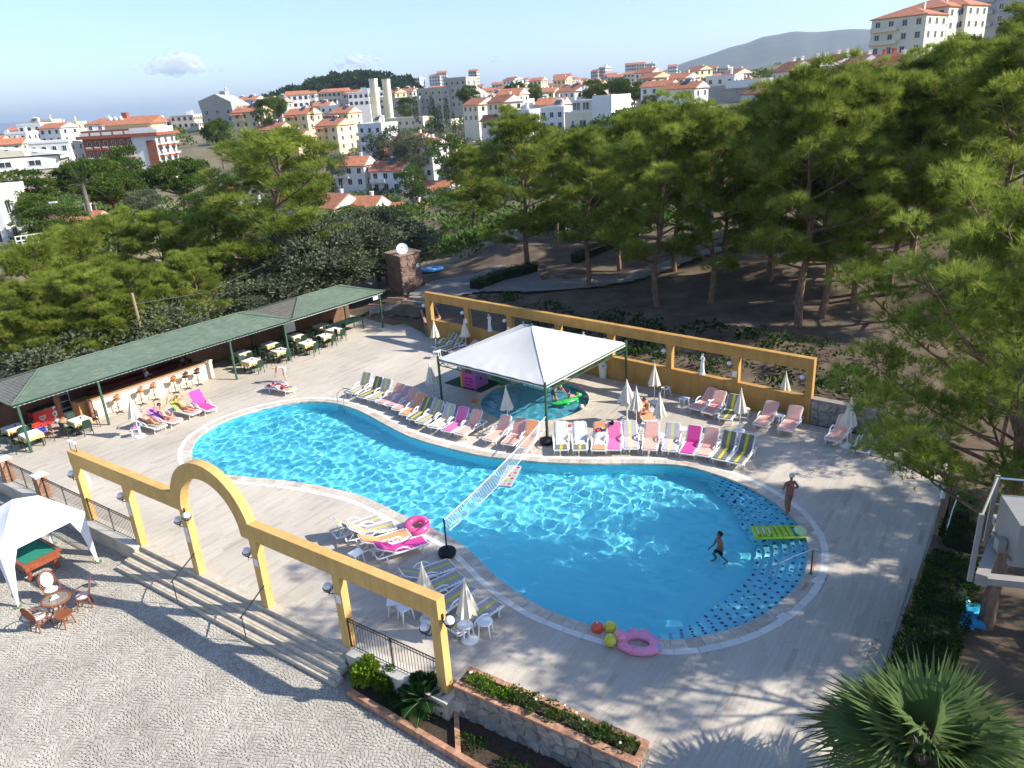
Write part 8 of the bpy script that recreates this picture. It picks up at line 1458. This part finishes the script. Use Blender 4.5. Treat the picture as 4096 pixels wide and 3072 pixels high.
mb = MB(); e, f, r0 = (hw-6)/2, (hd_-2)/2, 18.2; mb.add([(2.5-e, -f, r0), (2.5+e, -f, r0), (2.5+e, f+1, r0), (2.5-e, f+1, r0), (2.5-e+1, .5, r0+2.2), (2.5+e, .5, r0+2.2)], [(0, 1, 5, 4), (2, 3, 4, 5), (1, 2, 5), (3, 0, 4), (0, 3, 2, 1)]); ro = mb.build('roof', TILE, t); mb = MB(); mb.box((0, .5, r0+2.6), (1.6, 1.6, 1.8)); mb.build('chimney', WBR, ro)
for k in range(3): mb = MB(); mb.sphere((-4+1.7*k, -1.5, r0+1.7), .85, 12, 8, (.9, .35, .9)); mb.build('dish', PLW, ro, smooth=True)
for k in range(7): mb = MB(); mb.box((-hw/2+1.5+k*3.6, -hd_/2-1.25, 15.95), (3.0, .05, .9)); mb.build('glass_rail', FRM, t)
house('white block with rounded roof joining the hotel', 255, 690, 285, 12, 10, 3, -25, WWH, 'flat', 0, 3.0, 4, 2, 0, name='apartment_block', cat='building', rm=WGR); 
hb = AT(95, 700, 215); phi = math.atan2(hb.y, hb.x); t = thing('barrel_roof_hall', 'low white hall with curved white roof at the left edge', 'building', hb, phi-math.pi/2-R(12)); mb = MB(); mb.box((-4, 0, .5), (26, 10, 7)); mb.build('wall', mat('stone_cladding', (.42, .36, .28), .9, .15, 1), t); mb = MB(); mb.box((-4, -5.1, 2.6), (26, .3, 2.6)); mb.build('white_band', WWH, t); mb = MB(); n = 14; V = []
for yy in (-6, 6):
    for i in range(n+1): u = i/n; V.append((-18+28*u, yy, 4.1+2.6*math.sin(math.pi*min(1, u*.62+.38))**.9))
mb.add(V, [(i, i+1, n+2+i, n+1+i) for i in range(n)]); ro = mb.build('curved_roof', WWH, t, recalc=False); mb = MB(); mb.box((9.6, 0, 3.6), (.3, 12, .6)); mb.build('fascia', WWH, ro)
for k in range(4): window(t, (-14+k*6, -5.27, 2.7), 0, 2.2, .8)
house('white house cut off by the left edge', -30, 985, 105, 7, 7, 2, -25, WWH, 'flat', 0, 2.9, 3, 2, 0, balc=True); house('small red roofed house above the hall at the left', 430, 560, 330, 10, 8, 2, -20, WWH, 'hip', 1.8, 2.9, 3, 2, 1)
# street lamp and road with railing at lower left
lb = AT(238, 940, 98); t = thing('street_lamp', 'grey street lamp beside the road at the left', 'street lamp', lb); q_ = AT(203, 812, 98); d_ = q_-lb; mb = MB(); mb.tube([(0, 0, -1), (d_.x*.2, d_.y*.2, d_.z*.9), d_], [.11, .07, .06], 8); mb.build('pole', STEEL, t); mb = MB(); mb.box(d_+Vector((.25, 0, .05)), (.8, .3, .15)); mb.build('lamp_head', PLW, t)
t = thing('road_railing', 'white road railing below the street lamp', 'railing'); a, b = AT(70, 985, 92), AT(290, 950, 97)
for k in range(12): p = a.lerp(b, k/11); mb = MB(); mb.box(p+zv*.45, (.08, .08, 1.1)); mb.build('post', PLW, t)
for z in (.5, .95): mb = MB(); mb.bar(a+zv*z, b+zv*z, .06, .08); mb.build('rail', PLW, t)
# grey slanted building, concrete blocks and towers
for x, y, dd, w, d, hgt, dl, lab in ((935, 545, 400, 16, 12, 19, -38, 'grey apartment block with slanted side left of the cream houses'), (1890, 490, 390, 16, 12, 17, -38, 'grey apartment block with slanted white side right of the cypresses')):
    B = AT(x, y, dd); phi = math.atan2(B.y, B.x); t = thing('slanted_block', lab, 'building', B, phi-math.pi/2+R(dl)); mb = MB(); V = [(-w/2, -d/2, -6), (w/2, -d/2, -6), (w/2, d/2, -6), (-w/2, d/2, -6), (-w/2-2, -d/2-2.2, hgt*.86), (w/2, -d/2-2.2, hgt*.80), (w/2, d/2, hgt*.72), (-w/2-2, d/2, hgt*.78), (0, -d/2-2.2, hgt)]; mb.add(V[:8]+[(0, -d/2-2.2, hgt), (0, d/2, hgt*.95)], [(0, 1, 5, 8, 4), (1, 2, 6, 5), (2, 3, 7, 9, 6), (3, 0, 4, 7), (4, 8, 9, 7), (8, 5, 6, 9), (3, 2, 1, 0)]); mb.build('wall', WGR, t)
    for s_ in range(4):
        for i in range(3): window(t, (-w/2+2+i*(w-4)/2-.4, -d/2-.5-.45*s_, 1.8+3.1*s_), 0, 1.4, 1.2)
    mb = MB(); mb.box((-1, 0, hgt*.95+.8), (3.2, 3, 2.6)); mb.build('roof_hut', WGR, t); mb = MB(); mb.sphere((0, 0, hgt*.95+3), .8, 12, 8, (.9, .4, .9)); mb.build('dish', PLW, t, smooth=True)
for x, y, dd, lab in ((1512, 495, 380, 'left tower of the twin concrete pylons'), (1562, 495, 383, 'right tower of the twin concrete pylons')):
    B = AT(x, y, dd); t = thing('concrete_pylon', lab, 'tower', B, math.atan2(B.y, B.x)-math.pi/2-R(30)); mb = MB(); mb.box((0, 0, 8), (3.0, 2.6, 22)); mb.build('shaft', WYL, t); mb = MB(); mb.box((-.9, -1.38, 8.4), (.5, .3, 21)); mb.box((.9, -1.38, 8.4), (.5, .3, 21)); mb.build('rib', WYL, t); mb = MB(); mb.box((0, 0, 19.4), (3.2, 2.8, .8)); mb.build('cap', WYL, t)
for x, y, dd, w, st, lab in ((1440, 455, 345, 16, 2, 'long concrete terrace left of the twin pylons'), (1640, 450, 340, 18, 2, 'long concrete terrace right of the twin pylons'), (1760, 440, 335, 18, 3, 'grey concrete apartment row behind the cypresses'), (1850, 430, 330, 12, 4, 'dark fronted concrete block beside the slanted one'), (1640, 505, 310, 20, 1, 'low concrete arcade in front of the cypresses'), (1760, 515, 305, 18, 1, 'low pale arcade right of the concrete arcade')):
    house(lab, x, y, dd*1.15, w, 10, st, -32, WGR if st > 1 else WYL, 'flat', 0, 3.1, max(4, int(w/3.2)), 2, 0, name='concrete_block', cat='building')
# white terrace and cube houses in the middle
for i, a in enumerate([(1985, 430, 360, 15, 2, 'gable'), (2060, 425, 355, 13, 2, 'gable'), (2170, 415, 350, 15, 2, 'gable'), (2260, 410, 345, 13, 2, 'gable'), (2080, 470, 260, 9, 2, 'flat'), (2150, 505, 215, 9, 2, 'flat'), (2230, 520, 200, 8, 2, 'flat'), (2200, 455, 255, 9, 1, 'gable'), (2090, 540, 185, 8, 2, 'flat'), (1990, 520, 215, 8, 1, 'gable'), (2330, 440, 300, 10, 2, 'gable'), (2640, 420, 230, 10, 2, 'gable'), (2740, 440, 200, 10, 2, 'gable')]):
    a = (a[0], a[1], a[2]*1.15)+a[3:]
    house(['first white gabled house on the ridge', 'second white gabled house on the ridge', 'third white gabled house on the ridge', 'fourth white gabled house on the ridge', 'white terrace house above the leaning pine', 'white terrace house left of the cube house', 'white stepped house touching the cube house', 'small white roofed house behind the terraces', 'white terrace house lowest above the leaning pine', 'small roofed house behind the leaning pine top', 'white house behind the rounded pines', 'white house left of the dark red roofed house', 'dark red roofed white house above the park pines'][i], a[0], a[1], a[2], a[3], a[3]*.75, a[4], -30, WWH, a[5], 1.8, 2.8, 3, 2, 1, solar=i % 3 == 0)
B = AT(2390, 540, 215); phi = math.atan2(B.y, B.x); t = thing('cube_house', 'large plain white cube house above the park pines', 'house', B, phi-math.pi/2-R(34)); mb = MB(); mb.box((-3, 0, 1.5), (9, 9, 9)); mb.build('lower_block', WYL, t); mb = MB(); mb.box((-2.5, .5, 7.4), (7, 7, 3.0)); mb.build('upper_block', WYL, t); mb = MB(); mb.box((4.6, 0, 2.5), (6, 9.2, 15)); mb.build('white_tower', WWH, t); mb = MB(); mb.box((-3, 0, 6.15), (9.4, 9.4, .3)); mb.build('terrace_slab', WWH, t); mb = MB(); mb.box((-2.5, .5, 9.05), (7.4, 7.4, .3)); mb.build('roof_slab', WWH, t)
for p, sx_ in (((-4.8, -4.52, 3.2), .6), ((-1.5, -4.52, 3.2), 1.8), ((-4.5, -3.02, 7.6), 2.0), ((-1.5, -3.02, 7.6), 1.8)): window(t, p, 0, sx_, 1.3)
# right hand houses
for i, a in enumerate([(3170, 395, 185, 8, 2, -66), (3262, 380, 188, 8, 2, -66), (3345, 365, 190, 8, 2, -66), (3430, 385, 175, 8, 2, -66), (3525, 385, 170, 8, 2, -66), (3120, 440, 165, 8, 1, -66), (3600, 395, 165, 8, 2, -66), (3050, 430, 175, 8, 1, -66)]):
    house(['first white chimneyed house behind the park from the left', 'second white chimneyed house behind the park', 'third white chimneyed house behind the park', 'fourth white chimneyed house behind the park', 'white house with red window panel behind the park', 'low roofed house in front of the chimneyed houses', 'rightmost white house behind the park pines', 'low white house behind the thin pine tops'][i], a[0], a[1], a[2], a[3], 6.2, a[4], a[5], WWH if i != 4 else mat('rust_wall', (.42, .13, .08), .85), 'gable', 1.9, 2.8, 3, 2, 2)
B = AT(2930, 395, 260); t = thing('flat_hall', 'long low white hall behind the park pines', 'building', B, math.atan2(B.y, B.x)-math.pi/2-R(15)); mb = MB(); mb.box((0, 0, 1), (24, 12, 6)); mb.build('wall', WGR, t); mb = MB(); mb.box((6, -.5, 4.2), (13, 12.4, 2.2)); mb.build('white_roof', WWH, t)
for i, a in enumerate([(3620, 225, 225, 13, 11, 3), (3710, 190, 235, 13, 11, 3), (3800, 180, 240, 11, 11, 3), (4000, 150, 260, 16, 12, 4), (4085, 60, 300, 16, 12, 4)]):
    house(['tiled apartment villa on the right hillside, lowest', 'tiled apartment villa on the right hillside, middle', 'tiled apartment villa on the right hillside, upper', 'grey apartment block high on the right hillside', 'grey apartment tower at the top right corner'][i], a[0], a[1], a[2], a[3], a[4], a[5], -25, WYL if i < 3 else mat('slate_wall', (.34, .36, .38), .85), 'hip' if i < 3 else 'flat', 2.2, 2.9, 4, 3, 1, name='apartment_villa', cat='building', balc=True)
# more houses packed over the slopes
rh = random.Random(21)
for zone, xs, ys, ds, n in (('between the cream group and the ridge', (960, 1500), (425, 478), (400, 500), 15), ('on the slope behind the concrete blocks', (1500, 2000), (398, 440), (430, 560), 14), ('on the ridge behind the rounded pines', (2000, 2600), (372, 430), (360, 520), 18), ('between the cube house and the mountain', (2580, 3120), (352, 425), (270, 420), 16), ('left of the hotel near the sea', (-40, 330), (560, 610), (330, 430), 7), ('beside the valley houses', (1480, 1900), (600, 720), (215, 260), 6), ('among the trees above the park', (1900, 2330), (455, 540), (235, 300), 9)):
    for i in range(n):
        x = xs[0]+(xs[1]-xs[0])*(i+rh.uniform(.2, .8))/n; tl2 = rh.random() < .72; wl = rh.choice((WWH, WWH, WCR, WYL)); f = rh.random()
        house('%s house from the left %s' % (ORD[i], zone), x, ys[0]+(ys[1]-ys[0])*f, ds[1]+(ds[0]-ds[1])*f, rh.uniform(8, 11), rh.uniform(7, 9), rh.choice((1, 2, 2, 3)), rh.uniform(-60, -20), wl, 'gable' if tl2 else 'flat', rh.uniform(1.6, 2.3), 2.8, 3, 2, 1, solar=rh.random() < .35, balc=rh.random() < .4, frame=False, group='houses '+zone)
# far town: small blocks, each a building of its own
FCN = {}; rg = random.Random(12); FT = [mat('far_wall_a', (.72, .70, .66), .9), mat('far_wall_b', (.62, .58, .50), .9), mat('far_wall_c', (.55, .50, .45), .9), mat('far_wall_d', (.70, .58, .45), .9)]
far = []
for x in np.linspace(1560, 2900, 62): far.append((x+rg.uniform(-10, 10), np.interp(x, [1560, 1800, 2100, 2400, 2600, 2900], [400, 395, 375, 350, 335, 345])+rg.uniform(0, 22), rg.uniform(560, 840), rg.choice((1, 2, 2, 3, 3))))
for x, y, st in ((1678, 372, 7), (1750, 362, 7), (1775, 362, 8), (1900, 355, 8), (2100, 365, 5), (2390, 330, 6), (2420, 328, 7), (2520, 318, 7), (2560, 315, 7), (2600, 315, 7), (2690, 312, 6), (2850, 318, 5), (2900, 318, 5), (2790, 322, 5)): far.append((x, y+6, 820, round(st*.75)))
for x in np.linspace(20, 900, 14): far.append((x+rg.uniform(-20, 20), np.interp(x, [0, 400, 900], [575, 545, 500])+rg.uniform(0, 20), rg.uniform(420, 600), 2))
for x in np.linspace(1080, 1500, 16): far.append((x+rg.uniform(-10, 10), np.interp(x, [1080, 1500], [440, 405])+rg.uniform(0, 25), rg.uniform(380, 560), rg.choice((2, 2, 3))))
for i, (x, y, dd, st) in enumerate(sorted(far)):
    B = AT(x, y, dd); w, d, H = rg.uniform(8, 12), rg.uniform(8, 10), st*3.0; tl_ = rg.random() < .6; wi = rg.randrange(4); zone = 'over the sea side' if x < 950 else 'behind the cream houses' if x < 1540 else 'on the middle ridge' if x < 2200 else 'below the mountain'
    key = ('%s %s block %s' % (['white', 'beige', 'grey-beige', 'peach'][wi], 'tile-roofed' if tl_ else 'flat-roofed', zone)); FCN[key] = FCN.get(key, 0)+1
    t = thing('town_building', 'distant %s, %s from the left' % (key, ORD[FCN[key]-1]), 'building', B, math.atan2(B.y, B.x)-math.pi/2+R(rg.uniform(-45, 0)), 'distant town buildings')
    mb = MB(); mb.box((0, 0, (H-8)/2), (w, d, H+8)); mb.build('wall', FT[wi], t); mb = MB()
    if tl_: mb.add([(-w/2-.4, -d/2-.4, H), (w/2+.4, -d/2-.4, H), (w/2+.4, d/2+.4, H), (-w/2-.4, d/2+.4, H), (-w/2-.4, 0, H+1.8), (w/2+.4, 0, H+1.8)], [(0, 1, 5, 4), (2, 3, 4, 5), (1, 2, 5), (3, 0, 4), (3, 2, 1, 0)]); mb.build('roof', TILE, t)
    else: mb.box((0, 0, H+.2), (w+.3, d+.3, .4)); mb.box((w*.2, 0, H+1.2), (2.4, 2.2, 2)); mb.build('roof', FT[0], t)
    mb = MB()
    for s_ in range(st):
        for k in range(4): mb.box((-w/2+w*(k+.5)/4, -d/2-.03, s_*3+1.6), (1.3, .1, 1.4)); mb.box((w/2+.03, -d/2+d*(k+.5)/4, s_*3+1.6), (.1, 1.2, 1.4))
    stuff(mb.build('windows', GLW, t))
# clouds: heaps of thin white puffs high above the haze
clm = bpy.data.materials.new('cloud_vapour'); clm.use_nodes = True; nt = clm.node_tree; nt.nodes.remove(nt.nodes['Principled BSDF']); tr_ = nt.nodes.new('ShaderNodeBsdfTransparent'); df_ = nt.nodes.new('ShaderNodeBsdfDiffuse'); tl_ = nt.nodes.new('ShaderNodeBsdfTranslucent'); df_.inputs[0].default_value = tl_.inputs[0].default_value = (.98, .98, .98, 1)
m1 = nt.nodes.new('ShaderNodeMixShader'); m1.inputs[0].default_value = .5; m2_ = nt.nodes.new('ShaderNodeMixShader'); m2_.inputs[0].default_value = .17; nt.links.new(df_.outputs[0], m1.inputs[1]); nt.links.new(tl_.outputs[0], m1.inputs[2]); nt.links.new(tr_.outputs[0], m2_.inputs[1]); nt.links.new(m1.outputs[0], m2_.inputs[2]); nt.links.new(m2_.outputs[0], nt.nodes['Material Output'].inputs[0])
rc = random.Random(4)
for x, y, wpx, hpx, lab, npf in ((700, 262, 285, 74, 'white cloud over the sea above the hotel', 70), (1425, 250, 185, 52, 'small white cloud above the wooded hill', 46), (1985, 238, 72, 26, 'tiny faint cloud right of the wooded hill', 14)):
    D_ = 15000; c = AT(x, y, D_); ww, hh_ = wpx/FPX*D_*.5, hpx/FPX*D_*.5; mb = MB()
    for k in range(npf):
        u = rc.gauss(0, .42); u = max(-1, min(1, u)); top_ = (1-u*u)**.6; r_ = hh_*rc.uniform(.22, .55)*(.5+.6*top_); z_ = -hh_*.55+rc.random()**1.3*hh_*1.35*top_; mb.sphere((u*ww, rc.uniform(-.3, .3)*ww, z_), r_, 10, 7, (1.25, 1.2, .8))
    o = mb.build('cloud', clm, None, smooth=True, recalc=False); o.location = c; o.rotation_euler = (0, 0, math.atan2(c.y, c.x)-math.pi/2); tag(o, lab, 'cloud')
bpy.data.scenes.remove(SKS)
